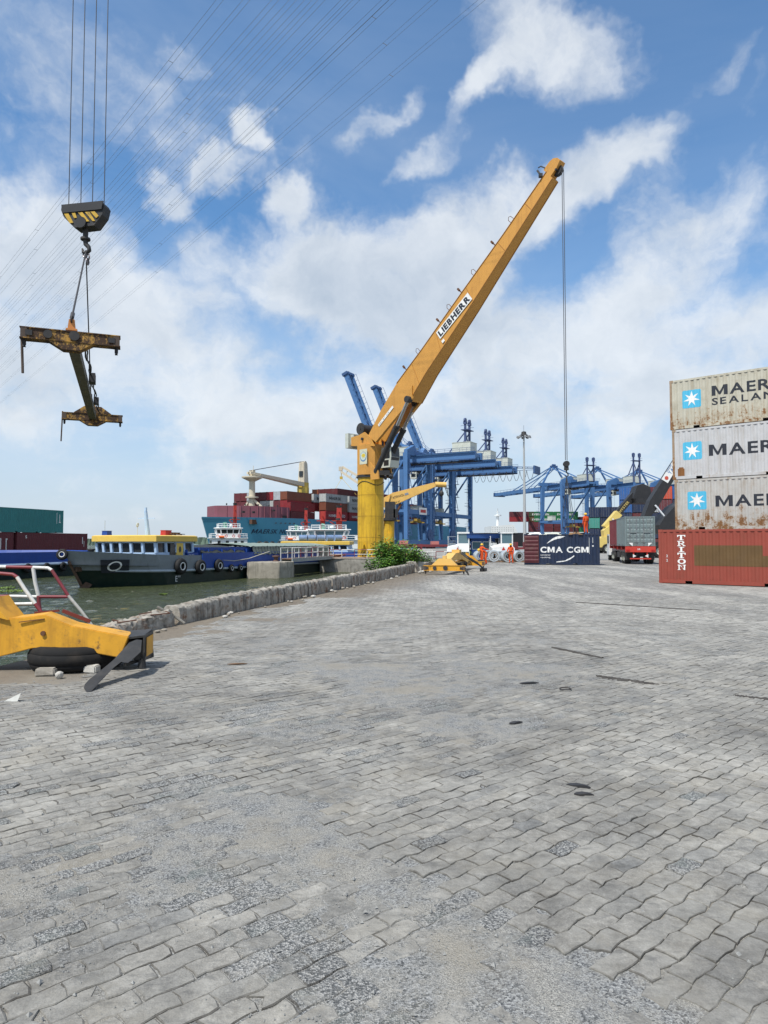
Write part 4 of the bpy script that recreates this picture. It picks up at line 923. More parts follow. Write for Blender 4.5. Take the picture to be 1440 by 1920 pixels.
# blue hold coaming and tarpaulins
hx0 = 9.2
q = MB(); q.bx(hx0, 31.5, -2.75, -2.6, 1.4, 2.75); q.bx(hx0, 31.5, 2.6, 2.75, 1.4, 2.75); q.bx(hx0-.1, hx0+.02, -2.6, 2.6, 1.4, 2.75); q.bx(31.5, 31.62, -2.6, 2.6, 1.4, 2.75)
for i in range(12): q.bx(hx0+1+i*1.8, hx0+1.1+i*1.8, -2.9, -2.75, 1.4, 2.6)
q.build('hold_coaming', mHB, ba)
q = MB(); q.bx(8.8, 28.5, -3.34, -3.28, 1.14, 2.3); q.build('side_bulwark', mHB, ba); q = MB(); q.bx(8.8, 28.5, 3.28, 3.34, 1.14, 2.3); q.build('side_bulwark', mHB, ba)
q = MB()
nx = 20; vs = []; rt = random.Random(4)
for i in range(nx+1):
    x = hx0+.1+i*(15.2-hx0)/nx
    for y, z in ((-3.0, 2.33), (-2.7, 2.62), (-1.4, 2.82), (0, 2.95), (1.4, 2.82), (2.7, 2.6)): vs.append((x, y, z+rt.uniform(-.05, .05)-.10*abs(sin(i*.9))*(1 if y < -2.6 else .3)))
q.add(vs, [(i*6+k, i*6+k+1, i*6+k+7, i*6+k+6) for i in range(nx) for k in range(5)]+[(0,1,2,3,4,5),(nx*6+5,nx*6+4,nx*6+3,nx*6+2,nx*6+1,nx*6)]); q.build('dark_tarpaulin', mTD, ba, smooth=50, label='dark tarpaulin over the forward hold')
q = MB(); vs = []; nx = 40
for i in range(nx+1):
    x = 15.6+i*(31.4-15.6)/nx
    for y, z in ((-3.05, 2.82), (-1.4, 3.0), (0, 3.1), (1.4, 3.0), (2.9, 2.8)): vs.append((x, y, z+rt.uniform(-.03, .03)-.05*abs(sin(i*1.57))))
q.add(vs, [(i*5+k, i*5+k+1, i*5+k+6, i*5+k+5) for i in range(nx) for k in range(4)]); q.build('grey_tarpaulin', mTG, ba, smooth=50, label='grey green tarpaulin roof over the after hold')
q = MB(); vs = []; nx = 60
for i in range(nx+1):
    x = 16.3+i*(31.3-16.3)/nx; d = .10*(i % 2)
    vs += [(x, -3.05-d*.3, 2.8), (x-.10, -3.12-d, 2.55), (x-.25+.08*sin(i), -3.4-d*.7, 2.1+.06*sin(i*1.7))]
q.add(vs, [(i*3+k, i*3+k+1, i*3+k+4, i*3+k+3) for i in range(nx) for k in range(2)]); q.build('hanging_flap', mTF, ba, fix=False)
# wheelhouse
def wheelhouse(t, x0, x1, hw, z0, zr, wins_front=5, door=None, side=True, glass=M_GLASS, wallm=None, roofm=None, over=.3):
    wallm = wallm or mPB; roofm = roofm or mYR; zs = z0+(zr-z0)*.56; zh = zr-.12
    front = [(x0+.5*(abs(y)/hw)**2, y) for y in [hw-2*hw*i/wins_front for i in range(wins_front+1)]]
    q = MB()
    pl = front+[(x1, -hw), (x1, hw)]
    n = len(pl)
    def wall(a, b, za, zb, t_=.07):
        q.bar((a[0], a[1], (za+zb)/2), (b[0], b[1], (za+zb)/2), t_, zb-za)
    for i in range(n):
        a, b = pl[i], pl[(i+1) % n]; wall(a, b, z0, zs); wall(a, b, zh, zr)
    q.build('wall', wallm, t)
    def pillar(p): 
        q = MB(); q.bar((p[0]-.10, p[1], zh+.02), (p[0], p[1], zs-.02), .20); q.build('window_post', wallm, t)
    for p in front: pillar(p)
    for i in range(wins_front):
        a, b = front[i], front[i+1]; q = MB(); q.add([(a[0]+.03, a[1], zs), (b[0]+.03, b[1], zs), (b[0]-.05, b[1], zh), (a[0]-.05, a[1], zh)], [(0,1,2,3)]); q.build('window', glass, t, fix=False)
    ns = max(2, int((x1-x0)/1.1))
    for s in (-1, 1):
        xs = [x0+.5+(x1-x0-.5)*i/ns for i in range(ns+1)]
        for x in xs[1:]: pillar((x, s*hw))
        for a, b in zip(xs, xs[1:]):
            q = MB(); q.add([(a, s*(hw-.03), zs), (b, s*(hw-.03), zs), (b, s*(hw-.03), zh), (a, s*(hw-.03), zh)], [(0,1,2,3)]); q.build('window', glass, t, fix=False)
    q = MB(); q.bx(x1-.05, x1+.02, -hw+.1, hw-.1, zs, zh); q.build('rear_wall', wallm, t)
    q = MB(); prof = [(x0-over+.45*(abs(y)/hw)**2, y*1.10) for y in [hw-2*hw*i/8 for i in range(9)]]+[(x1+over*.8, -hw*1.10), (x1+over*.8, hw*1.10)]
    m_ = len(prof); vs = [(x, y, zr) for x, y in prof]+[(x, y, zr+.40) for x, y in prof]+[(x*.96+.04*(x0+x1)/2, y*.93, zr+.46) for x, y in prof]
    q.add(vs, [tuple(range(m_-1, -1, -1)), tuple(range(2*m_, 3*m_))]+[(i, (i+1) % m_, m_+(i+1) % m_, m_+i) for i in range(m_)]+[(m_+i, m_+(i+1) % m_, 2*m_+(i+1) % m_, 2*m_+i) for i in range(m_)])
    q.build('roof', roofm, t)
wheelhouse(ba, 3.7, 8.3, 2.75, 1.4, 3.22, 6)
q = MB(); x = 6.3; q.bx(x, x+.75, -2.86, -2.77, 1.45, 3.1); d = q.build('door', mat('door_yellow', (.72,.50,.10), .5, var=.06), ba)
q = MB(); vs, fs = disc(.17); q.add([(x+.38+a*.8, -2.875, 2.62+b*1.4) for a, b in vs], fs); q.build('porthole', M_GLASS, d, fix=False)
q = MB(); q.bx(5.6, 6.2, -2.85, -2.76, 1.5, 3.08); q.build('doorway', M_GLASS, ba)
q = MB(); q.bx(7.3, 8.6, -3.1, -2.9, 1.5, 2.35); q.bx(7.3, 7.42, -3.0, -2.82, 1.5, 2.6); nb = q.build('name_board', mHB, ba)
letters('CA-1323', M_WPRINT, ba, ((7.4, -3.11, 2.12), (1, 0, 0), (0, 0, 1)), .18, .01, 1., name='lettering')
q = MB(); q.cyl((7.6, 1.0, 3.6), (7.3, 1.0, 5.6), .20, .12, 8); q.bar((7.4,.2,5.05),(7.4,1.8,5.05),.05); q.cyl((7.3,1,5.6),(7.3,1,5.9),.1,n=8); q.build('mast', mat('mast_pale_blue', (.42,.58,.80), .5), ba)
q = MB(); q.cyl((6.2, .8, 3.6), (6.2, .8, 4.35), .02, n=5); q.torus((6.2,.8,4.5),(0.3,-1,0),.13,.05,12,5); q.build('lamp', M_HOUSE, ba)
q = MB(); q.cyl((4.3, 2.2, 3.6), (4.3, 2.2, 4.8), .018, n=5); q.build('aerial', M_HOUSE, ba)
for (nm, lab, cat, c, d, m_) in (('storage_box', 'small blue box on the far corner of the yellow wheelhouse roof', 'box', (4.2, 1.9, 3.83), (.5, .5, .3), mHB), ('storage_box', 'small red box on the yellow wheelhouse roof of the grey barge', 'box', (6.6, -1.6, 3.86), (.7, .5, .36), M_RED)):
    q = MB(); q.box((0,0,0), d, taper=(.94,.94)); q.box((0,0,d[2]/2+.02), (d[0]*1.02, d[1]*1.02, .04)); o = q.build(nm, m_); o.location = frame_of(ba) @ V(c); o.rotation_euler.z = ang; tag(o, lab, cat)
q = MB(); rt = random.Random(8)
for i in range(9): q.bar((-1+.1*i+rt.uniform(-.3,.3), -.5+rt.uniform(-.4,.4), .05+.05*(i % 4)), (1.1+rt.uniform(-.3,.3), .3+rt.uniform(-.4,.4), .05+.05*(i % 4)), .16, .05)
o = q.build('timber_pile', mat('old_timber', (.16,.10,.06), .9, var=.3)); o.location = frame_of(ba) @ V((7.8, -1.3, 3.70)); o.rotation_euler.z = ang; tag(o, 'pile of old boards lying on the yellow wheelhouse roof', 'timber'); o['kind'] = 'thing'
# pot plants before the wheelhouse
def leafy(mb, c, rad, n, size, rnd, flatz=1., mi=0):
    for i in range(n):
        d = V((rnd.gauss(0,1), rnd.gauss(0,1), rnd.gauss(0,1)*flatz)); d = d.normalized()*rad*rnd.random()**.4; d.z *= flatz
        p = V(c)+d; a = rnd.uniform(0, 6.28); t = V((cos(a), sin(a), rnd.uniform(-.5,.6))).normalized(); w = t.cross(V((rnd.uniform(-.4,.4), rnd.uniform(-.4,.4), 1))).normalized(); l = size*rnd.uniform(.6, 1.3)
        mb.add([p-t*l*.5, p+w*l*.28, p+t*l*.6, p-w*l*.28], [(0,1,2,3)], mi)
M_LEAF = mat('bush_leaf', (.115,.24,.032), .5, var=.45, scale=1.8, spec=.3)
M_LEAF2 = mat('dark_leaf', (.045,.105,.022), .55, var=.4, scale=2.)
for i, (x, y, s, lab) in enumerate(((4.2, -1.9, .34, 'leafy pot plant beside the barge wheelhouse corner'), (3.6, -.6, .28, 'dark pot plant before the middle barge window'), (3.7, .7, .3, 'round dark pot plant before the far barge windows'))):
    t = thing('pot_plant', lab, 'plant', frame_of(ba) @ V((x-.8, y, 1.45)), 0, 'pot plants on the barge deck')
    q = MB(); q.lathe([(.0,0),(.14,0),(.19,.3),(.16,.3),(.0,.27)], (0,0,0), n=12); q.build('pot', M_DARK, t)
    q = MB(); leafy(q, (0,0,.55), s, 70, .16, random.Random(i)); q.build('foliage', M_LEAF2, t, fix=False)
q = MB(); pts = [(9.3, -3.3, 2.0), (11, -3.3, 1.75), (13, -3.35, 1.6), (15, -3.5, 1.75), (16.6, -4.6, 2.35)]
q.tube(pts, .035, 5); o = q.build('mooring_rope', mat('pale_rope', (.40,.38,.32), .9)); o.location = ba.location; o.rotation_euler.z = ang; tag(o, 'pale mooring rope from the grey barge to the concrete block', 'rope')
# ------------------------------------------------------------------ blue barge with stacked containers on the far left
C1 = V((P(32, 1000, 82).x, 82, .46)); C2 = V((P(167, 1000, 94).x, 94, .46)); cd = (C2-C1).normalized(); crz2 = atan2(cd.y, cd.x); cn = V((cd.y, -cd.x, 0))
mTeal = mat('teal_paint', (.035,.20,.195), .55, var=.1, dirt=.2, streak=.25, dirtcol=(.03,.10,.10)); mDR = mat('dark_red_paint', (.125,.022,.028), .55, var=.1, dirt=.25, streak=.25, dirtcol=(.07,.02,.02))
t1 = container('dark red container on the blue barge with small white marks, nearer the grey boat', mDR, C1, crz2, 12.19, 2.59, group='containers on the blue barge')
side_letters(t1, 12.19, 'S', 1.3, 1.9, .5, M_WPRINT, .02); rects(t1, 12.19, [(11.2, 11.3, 1.2, 2.1), (11.5, 11.56, .8, 1.6)], M_WPRINT, 'small_print')
t0 = container('dark red container of the blue barge, cut by the left picture edge', mDR, C1-cd*12.7, crz2, 12.19, 2.59, group='containers on the blue barge')
rects(t0, 12.19, [(10.3, 10.4, .6, 1.9), (11.1, 11.2, .4, 1.8), (11.05, 11.3, 1.7, 1.85)], M_WPRINT, 'small_print')
t2 = container('large teal container stacked on the dark red ones of the blue barge', mTeal, C1-cd*4.6+V((0,0,2.61)), crz2, 12.19, 2.93, group='containers on the blue barge')
rects(t2, 12.19, [(11.0, 11.12, 1.2, 2.6), (11.5, 11.62, 1.4, 2.4), (11.45, 11.75, 1.3, 1.45)], M_WPRINT, 'small_print')
hb2 = V((P(0, 1090, 56).x, 56, ZW)); hd2 = V((P(125, 1081, 63).x, 63, ZW)); hdv = (hd2-hb2).normalized(); L2 = 34
bb_ = thing('container_barge', 'blue and dark green barge carrying containers, moored at the far left', 'barge', tuple(hd2+hdv*4.5), atan2(-hdv.y, -hdv.x), 'river barges')
# local x runs from its end near the grey boat back towards the picture edge; we see its y>0 side
bb_.location = hd2+hdv*10-V((hdv.y,-hdv.x,0))*11.0
hull('hull', bb_, [mHB, mHGr], L2, 22, 2.3, 0, 1.2, 1.25, deck=.6, stern=1.)
q = MB(); q.tube([(x, 11.1, 1.25) for x in range(3, 34, 3)], .14, 8); q.build('rubbing_strake', mat('strake_pale', (.45,.55,.68), .5), bb_)
fh = frame_of(bb_)
for px in (50, 85, 116):
    k = (px-720)/1280; o_ = hb2; e = hdv; s_ = (k*o_.y-o_.x)/(e.x-k*e.y); p = hb2+hdv*s_; p.z = ZW+.95
    lp = fh.inverted() @ p; tyre(bb_, (lp.x, 11.25, .95), (0, 1, 0), .42, ring=False)
q = MB(); q.lathe([(0,0),(.3,0),(.3,.25),(.4,.3),(.4,.42),(0,.45)], (0,0,0), n=14); o = q.build('bollard', M_DARK, bb_); o.location = (6.2, 10.4, 2.1)
# containers stand on the deck of that barge: closed hatch under them
# ------------------------------------------------------------------ second barge lying behind, with drums on its roof
b2 = thing('river_barge', 'white and blue passenger barge with a yellow roof, moored behind the gangway', 'barge', (P(516, 1017, 90).x-1.5, 92, ZW), radians(-3), 'river barges')
hull('hull', b2, [mHB, mHGr], 14.5, 6, 1.9, 0, 1.4, .8, deck=.5)
wheelhouse(b2, 2.4, 11.3, 2.6, 1.4, 2.85, 5, glass=M_GLASS)
for i, px in enumerate((568, 584, 601, 619, 633)):
    p = P(px, 1011, 90.2); o = thing('drum', ['blue grey drum lying at the left end of the far yellow roof', 'blue drum second from the left on the far yellow roof', 'middle blue drum lying on the far yellow roof', 'blue drum second from the right on the far yellow roof', 'grey drum lying at the right end of the far yellow roof'][i], 'drum', (p.x, p.y, ZW+3.72), .2+.1*i, 'drums on the yellow barge roof')
    q = MB(); q.cyl((-.5,0,0),(.5,0,0),.41,n=18); 
    for x in (-.5,-.17,.17,.48): q.torus((x,0,0),(1,0,0),.41,.025,18,5)
    q.build('shell', mat('drum_blue', (.16,.24,.40), .45, var=.25, dirt=.4, dirtcol=(.4,.42,.43)), o, smooth=50)
    q = MB(); q.cyl((.505,.18,.1),(.54,.18,.1),.06,n=8); q.build('bung', M_STEEL, o)
# ------------------------------------------------------------------ concrete mooring block, pier, gangway, railings
def rough_block(name, corners, z0, z1, m, parent=None, jit=.05, seed=1, n=5):
    bm = bmesh.new(); vs = [bm.verts.new((x, y, z0)) for x, y in corners]+[bm.verts.new((x, y, z1)) for x, y in corners]; k = len(corners)
    bm.faces.new(vs[:k][::-1]); bm.faces.new(vs[k:])
    for i in range(k): bm.faces.new((vs[i], vs[(i+1) % k], vs[k+(i+1) % k], vs[k+i]))
    bmesh.ops.bevel(bm, geom=bm.edges[:], offset=.06, segments=2, affect='EDGES', profile=.6)
    bmesh.ops.triangulate(bm, faces=bm.faces[:]); bmesh.ops.subdivide_edges(bm, edges=[e for e in bm.edges if e.calc_length() > .5], cuts=n, use_grid_fill=True)
    bmesh.ops.triangulate(bm, faces=bm.faces[:])
    for v in bm.verts:
        d = noise.noise_vector(v.co*2.3+V((seed*7, 0, 0))); v.co += d*jit+noise.noise_vector(v.co*7+V((seed*3, 0, 0)))*jit*.4
    bmesh.ops.recalc_face_normals(bm, faces=bm.faces[:])
    me = bpy.data.meshes.new(name); bm.to_mesh(me); bm.free(); me.materials.append(m); me.polygons.foreach_set('use_smooth', [True]*len(me.polygons)); me.set_sharp_from_angle(angle=radians(38))
    o = bpy.data.objects.new(name, me); COL.objects.link(o); o.parent = parent; return o
mBlock = mat('block_concrete', (.33,.30,.245), .9, var=.22, scale=1.3, dirt=.5, streak=.5, bump=.5, dirtcol=(.09,.085,.065))
a = G(463, 1086, ZW); b_ = G(524, 1087, ZW); c_ = G(541, 1085.5, ZW)
e1 = V((1, .06, 0)).normalized(); bk = [(a.x, a.y), (a.x+2.75, a.y+.15), (a.x+3.7, a.y+1.6), (a.x+3.6, a.y+3.4), (a.x+.9, a.y+3.6), (a.x+.02, a.y+1.2)]
mb_ = thing('mooring_block', 'square weathered concrete mooring block standing in the water', 'block', (0,0,0)); rough_block('concrete_body', bk, -3, .16, mBlock, mb_, .05, 2)
q = MB(); q.lathe([(.0,.0),(.34,0),(.26,.08),(.17,.18),(.2,.36),(.36,.42),(.34,.52),(0,.56)], (a.x+2.2, a.y+1.8, .16), n=16); q.build('bollard', mat('rusty_bollard', (.09,.05,.04), .8, var=.3), mb_, smooth=40)
pr = [(P(600, 1070, 72).x, 71.6), (.3, 70.6), (5.1, 66.5), (5.0, 80), (-.2, 82), (P(600, 1070, 72).x, 81.5)]
pier = thing('pier', 'stained concrete pier under the big yellow crane, standing in the water', 'pier', (0,0,0)); rough_block('concrete_body', pr, -3.2, .14, mconc, pier, .06, 5, 6)
q = MB(); q.bx(pr[0][0]-.1, .2, 71.15, 71.7, .17, .33); q.build('kerb', mat('pink_concrete', (.40,.31,.25), .9, var=.15, dirt=.4), pier)
def rail_panel(t, p0, p1, h=1.0, bays=3, red=(), skip=(), mid=True, lean=0.):
    p0 = V(p0); p1 = V(p1)
    for i in range(bays+1):
        p = p0.lerp(p1, i/bays); q = MB(); q.cyl(p, p+V((0,0,h)), .035, n=7); q.build('post', M_RAILR if i in red else M_RAILW, t)
    for i in range(bays):
        if i in skip: continue
        a = p0.lerp(p1, i/bays); b = p0.lerp(p1, (i+1)/bays)
        q = MB(); q.cyl(a+V((0,0,h)), b+V((0,0,h)), .035, n=7); q.build('top_rail', M_RAILR if i in red else M_RAILW, t)
        if mid: q = MB(); q.cyl(a+V((0,0,h*.5)), b+V((0,0,h*.5)), .03, n=7); q.build('mid_rail', M_RAILW if i in red else M_RAILR if i % 3 == 1 else M_RAILW, t)
gw = thing('gangway', 'narrow steel gangway leading from the concrete block to the pier', 'gangway', (0,0,0))
g0 = V((a.x+3.0, a.y+2.6, .30)); g1 = V((pr[0][0]+.9, 71.9, .34)); gd = (g1-g0).normalized(); gn = V((gd.y, -gd.x, 0))
q = MB()
for s in (-.55, .55): q.bar(g0+gn*s+V((0,0,-.05)), g1+gn*s+V((0,0,-.05)), .09, .34)
q.build('girder', mat('galvanised_grey', (.30,.33,.34), .5, var=.1, dirt=.3), gw)
q = MB(); q.bar(g0+V((0,0,.06)), g1+V((0,0,.06)), 1.1, .04); q.build('walkway', mat('rusty_plate', (.20,.11,.07), .8, var=.3), gw)
for s in (-.55, .55): rail_panel(gw, g0+gn*s+V((0,0,.1)), g1+gn*s+V((0,0,.1)), .95, 7, red=(3,))
rt_ = thing('railing', 'white and maroon pipe railing along the pier edge before the big crane', 'railing', (0,0,0), 0, 'pipe railings on the quay'); rail_panel(rt_, (pr[0][0]+1.0, 71.8, .14), (.9, 70.3, .14), .95, 5, red=(0, 2))
rt_ = thing('railing', 'white pipe railing at the end of the pier beside the bushes', 'railing', (0,0,0), 0, 'pipe railings on the quay'); rail_panel(rt_, (.9, 70.3, .14), (4.7, 66.3, .14), .95, 4, red=(1,))
rt_ = thing('railing', 'long white pipe railing between the bushes and the white tractor', 'railing', (0,0,0), 0, 'pipe railings on the quay'); rail_panel(rt_, (P(735,1050,66).x+.3, 64.5, 0), (P(880,1050,63).x, 63, 0), 1.0, 9, red=(2, 5))
q = MB(); rt = random.Random(3)
for i in range(14): q.tube([V((rt.uniform(-.9,.9), rt.uniform(-.25,.25), rt.uniform(.05,.45))) for k in range(3)], .05, 5)
o = q.build('scrap_heap', mat('rust_scrap', (.20,.075,.04), .9, var=.3)); o.location = (P(622,1045,71.5).x+.6, 72.4, .16); tag(o, 'small heap of rusty ropes and scrap at the end of the gangway', 'scrap')
# ------------------------------------------------------------------ ship-to-shore gantry cranes
def gantry(label, O, u, boom_ang, gauge=11.3, half=7.66, back=19.3, boomL=31., zg=25.9, mast=36.5, masts=3.5, loops=False, group='blue ship-to-shore gantry cranes', zapex=34.5, cab=9., ground=0.):
    """local x: towards the water, from the waterside legs; y along the quay"""
    t = thing('gantry_crane', label, 'crane', (O[0], O[1], 0), atan2(u.y, u.x), group)
    for x in (0, -gauge):
        for y in (-half, half):
            q = MB(); top = zg+1.9
            q.bar((x, y*.82 if x == 0 else y, top), (x, y*.9 if x == 0 else y, 2.2), 1.65, 1.4, w1=1.15, h1=1.15, up=V((1,0,0))); q.build('leg', M_BLUE, t)
            q = MB(); q.box((x, y, .75), (1.1, 4.2, .7)); 
            for k in (-1.5, -.5, .5, 1.5): q.cyl((x-.3, y+k, .33), (x+.3, y+k, .33), .33, n=10)
            q.build('bogie', M_MAROON if x else M_DARK, t)
        q = MB(); q.bar((x, -half, 2.), (x, half, 2.), 1.0, 1.3); q.build('sill_beam', M_BLUE, t)
        q = MB(); q.bar((x, -half, 10.9), (x, half, 10.9), .9, 1.3); q.build('portal_beam', M_BLUE, t)
        q = MB(); q.bar((x, -half-.5, zg+2.1), (x, half+.5, zg+2.1), 1.1, 1.5); q.build('top_beam', M_BLUE, t)
    for y in (-half, half):
        q = MB(); q.bar((0, y, 11.), (-gauge, y, 11.), .7, .8); q.build('tie_beam', M_BLUE, t)
        q = MB(); q.cyl((-.3, y, 11.6), (-gauge+.3, y, zg+.6), .32, n=8); q.build('diagonal_brace', M_BLUE, t)
        # gusset: haunch from the leg head down to the girder
        s = 1 if y > 0 else -1
        q = MB(); q.add([(-gauge-.6, y, zg+1.4), (-gauge-.6, y, zg+3.0), (-gauge-.6, y*.45, zg+4.6), (-gauge-.6, y*.3, zg+3.2), (-gauge-.6, y*.3, zg+1.4)]+[(-gauge+.6, y, zg+1.4), (-gauge+.6, y, zg+3.0), (-gauge+.6, y*.45, zg+4.6), (-gauge+.6, y*.3, zg+3.2), (-gauge+.6, y*.3, zg+1.4)],
            [(0,1,2,3,4),(9,8,7,6,5),(0,5,6,1),(1,6,7,2),(2,7,8,3),(3,8,9,4),(4,9,5,0)]); q.build('haunch', M_BLUE, t)
    xe = -gauge-back
    for y in (-2.4, 2.4):
        q = MB(); q.bx(xe, 1.2, y-.55, y+.55, zg-.3, zg+1.7); q.build('girder', M_BLUE, t)
        q = MB(); q.bx(xe, 1.2, y-.65 if y < 0 else y+.45, y-.45 if y < 0 else y+.65, zg-.62, zg-.3); q.build('crane_rail', M_BLUED, t)
    q = MB(); n = 7
    for i in range(n+1): x = xe+.6+(1.2-xe-1.2)*i/n; q.bx(x-.25, x+.25, -1.9, 1.9, zg+.4, zg+1.2)
    o = q.build('cross_tie', M_BLUE, t); o['kind'] = 'stuff'
    q = MB(); 
    for y in (-3.6, 3.6):
        q.tube([(xe, y, zg+2.75), (1, y, zg+2.75)], .05, 4); q.tube([(xe, y, zg+2.25), (1, y, zg+2.25)], .04, 4); q.bx(xe, 1, y-.5 if y > 0 else y, y if y > 0 else y+.5, zg+1.62, zg+1.7)
        for i in range(15): x = xe+(1-xe)*i/14; q.tube([(x, y, zg+1.7), (x, y, zg+2.75)], .04, 4)
    o = q.build('walkway_railing', M_BLUED, t); o['kind'] = 'stuff'
    # boom
    bo = bpy.data.objects.new('boom', None); COL.objects.link(bo); bo.parent = t; bo.location = (1.4, 0, zg+.6); bo.rotation_euler = (0, -boom_ang, 0)
    for y in (-1.5, 1.5) if boom_ang > .3 else (-2.4, 2.4):
        q = MB(); q.bx(0, boomL, y-.42, y+.42, -.6, .9); q.build('boom_girder', M_BLUE, bo)
    q = MB()
    w_ = 1.5 if boom_ang > .3 else 2.4
    for i in range(12): x = .5+(boomL-1)*i/11; q.bx(x-.18, x+.18, -w_+.4, w_-.4, -.3, .5)
    for y in (-w_-.6, w_+.6):
        q.tube([(0, y, 1.8), (boomL, y, 1.8)], .06, 4)
        for i in range(16): x = boomL*i/15; q.tube([(x, y, .6), (x, y, 1.8)], .05, 4)
    q.bx(boomL-.4, boomL+.5, -w_-.8, w_+.8, -.9, 1.1)
    o = q.build('boom_bracing', M_BLUED, bo); o['kind'] = 'stuff'
    # A-frame and stays
    for y in (-1, 1):
        q = MB(); q.bar((0, y*half*.8, zg+2.6), (.4, y*1.2, zapex), .75, .75, w1=.5, h1=.5); q.build('apex_leg', M_BLUE, t)
        q = MB(); q.bar((.2, y*1.2, zapex-.3), (-gauge*.98, y*2.6, zg+3.3), .42); q.build('back_strut', M_BLUE, t)
    q = MB(); q.box((.3, 0, zapex), (1.2, 3.4, 1.1)); q.cyl((.3,-.8,zapex+.8),(.3,.8,zapex+.8),.5,n=12); q.build('apex_head', M_BLUED, t)
    be = V((1.4+cos(boom_ang)*boomL*.72, 0, zg+1.2+sin(boom_ang)*boomL*.72))
    for y in (-1.3, 1.3):
        q = MB()
        if boom_ang > .3: q.tube([(.3, y, zapex), (be.x*.5+1, y, (be.z+zapex)/2-1.5), (be.x, y, be.z)], .07, 4); q.tube([(.3, y, zapex), (-gauge-2, y, zg+2.4)], .07, 4)
        else: q.bar((.3, y, zapex), (be.x, y, be.z), .28, .38); q.bar((.3, y, zapex), (boomL*.42, y, zg+1.6), .22, .3)
        q.build('stay', M_BLUE, t)
    # machinery houses, twin mast, trolley with cabin
    q = MB(); q.bx(-gauge-back+1.6, -gauge-back+7.2, -2.5, 2.5, zg+1.75, zg+4.5); q.bx(-gauge-back+1.5, -gauge-back+7.3, -2.6, 2.6, zg+4.5, zg+4.62); q.bx(-gauge-back+4.0, -gauge-back+5.0, 2.5, 2.56, zg+1.8, zg+4.0); q.build('machinery_house', M_HOUSE, t)
    q = MB(); q.bx(-gauge+1.3, -gauge+7.8, -2.9, 2.9, zg+1.75, zg+4.3); q.bx(-gauge+1.2, -gauge+7.9, -3.0, 3.0, zg+4.3, zg+4.42); q.build('electrical_house', M_HOUSE, t)
    xm = -gauge-back+masts
    q = MB()
    for y in (-1.6, 1.6):
        q.bar((xm, y, zg+1.7), (xm, y, mast), .55); q.cyl((xm-.25, y, mast+.3), (xm+.25, y, mast+.3), .7, n=12); q.box((xm, y, mast-.4), (.9, .9, .8))
    q.bar((xm, -1.6, mast-2.6), (xm, 1.6, mast-2.6), .35); q.bar((xm, -1.6, zg+3), (xm, 1.6, mast-3), .25); q.box((xm, 0, mast-2.4), (2.2, 4.6, .15))
    for y in (-2.3, 2.3): q.tube([(xm-1.1, y, mast-1.3), (xm+1.1, y, mast-1.3)], .05, 4)
    q.bar((xm, 1.6, mast-3), (xm+4.6, 2.2, zg+2), .28); q.bar((xm, -1.6, mast-3), (xm+4.6, -2.2, zg+2), .28)
    q.build('hoist_mast', mat('mast_dark_blue', (.05,.075,.17), .5, var=.1), t)
    q = MB(); xc = -gauge+cab; q.bx(xc-2, xc+2, -2.2, 2.2, zg-1.0, zg-.3); q.cyl((xc-1,-1.5,zg-.6),(xc-1,1.5,zg-.6),.6,n=10); tr = q.build('trolley', M_DARK, t)
    q = MB(); q.bx(xc-1.2, xc+1., 1.2, 3.0, zg-3.1, zg-.9); cb_ = q.build('operator_cab', M_HOUSE, t)
    q = MB(); q.bx(xc-1.25, xc-1.2, 1.4, 2.8, zg-2.8, zg-1.6); q.bx(xc-.9, xc+.7, 3.0, 3.05, zg-2.5, zg-1.5); q.build('window', M_GLASS, cb_)
    if loops:
        q = MB()
        for i in range(9):
            x0 = xe-7.5+i*2.35; q.tube([(x0+2.35*k/10, 3.2, zg-.2-3.3*sin(pi*k/10)**.8) for k in range(11)], .07, 4)
        o = q.build('festoon_cable', M_DARK, t); o['kind'] = 'stuff'
        q = MB(); q.tube([(xe, 3.2, zg-.1), (xe-7.8, 3.2, zg-.1)], .08, 4); q.tube([(xe, -2.5, zg+1.4), (xe-7, -2.5, zg+.9)], .1, 4); q.tube([(xe, 2.5, zg+1.4), (xe-7, 2.5, zg+.9)], .1, 4); q.bx(xe-8, xe-7.4, -2.8, 3.4, zg-1.3, zg+1.3)
        for i in range(4): q.tube([(xe-1.8*i, -2.5, zg+1.3-.12*i), (xe-1.8*i-1.8, 2.5, zg+1.2-.12*i)], .08, 4)
        q.build('tail_frame', M_BLUED, t)
    q = MB(); q.cyl((-gauge-.9, -half+2.2, 4.2), (-gauge-1.5, -half+2.2, 4.2), 1.7, n=20); q.cyl((-gauge-.8, -half+2.2, 4.2), (-gauge-1.6, -half+2.2, 4.2), .5, n=12); q.build('cable_reel', M_BLUED, t)
    q = MB(); q.box((-gauge*.5, half-.2, 12.4), (3.2, 2.0, 1.9)); q.box((-gauge*.5, half-.2, 13.45), (3.4, 2.2, .12)); q.build('switch_room', M_HOUSE, t)
    q = MB()
    for x_, y_ in ((.9, half), (.9, -half), (-gauge+.9, -half)):
        for dx_ in (-.25, .25): q.tube([(x_+dx_, y_+.2, 2.5), (x_+dx_, y_+.2, zg)], .05, 4)
        for k in range(18): q.tube([(x_-.25, y_+.2, 3+k*1.28), (x_+.25, y_+.2, 3+k*1.28)], .04, 4)
        for z_ in (7.5, 15, 20): q.box((x_, y_+.5, z_), (1.7, 1.5, .10)); q.tube([(x_-.8, y_+1.2, z_+1.), (x_+.8, y_+1.2, z_+1.), (x_+.8, y_-.2, z_+1.)], .04, 4)
    o = q.build('ladder', M_BLUED, t); o['kind'] = 'stuff'
    q = MB()
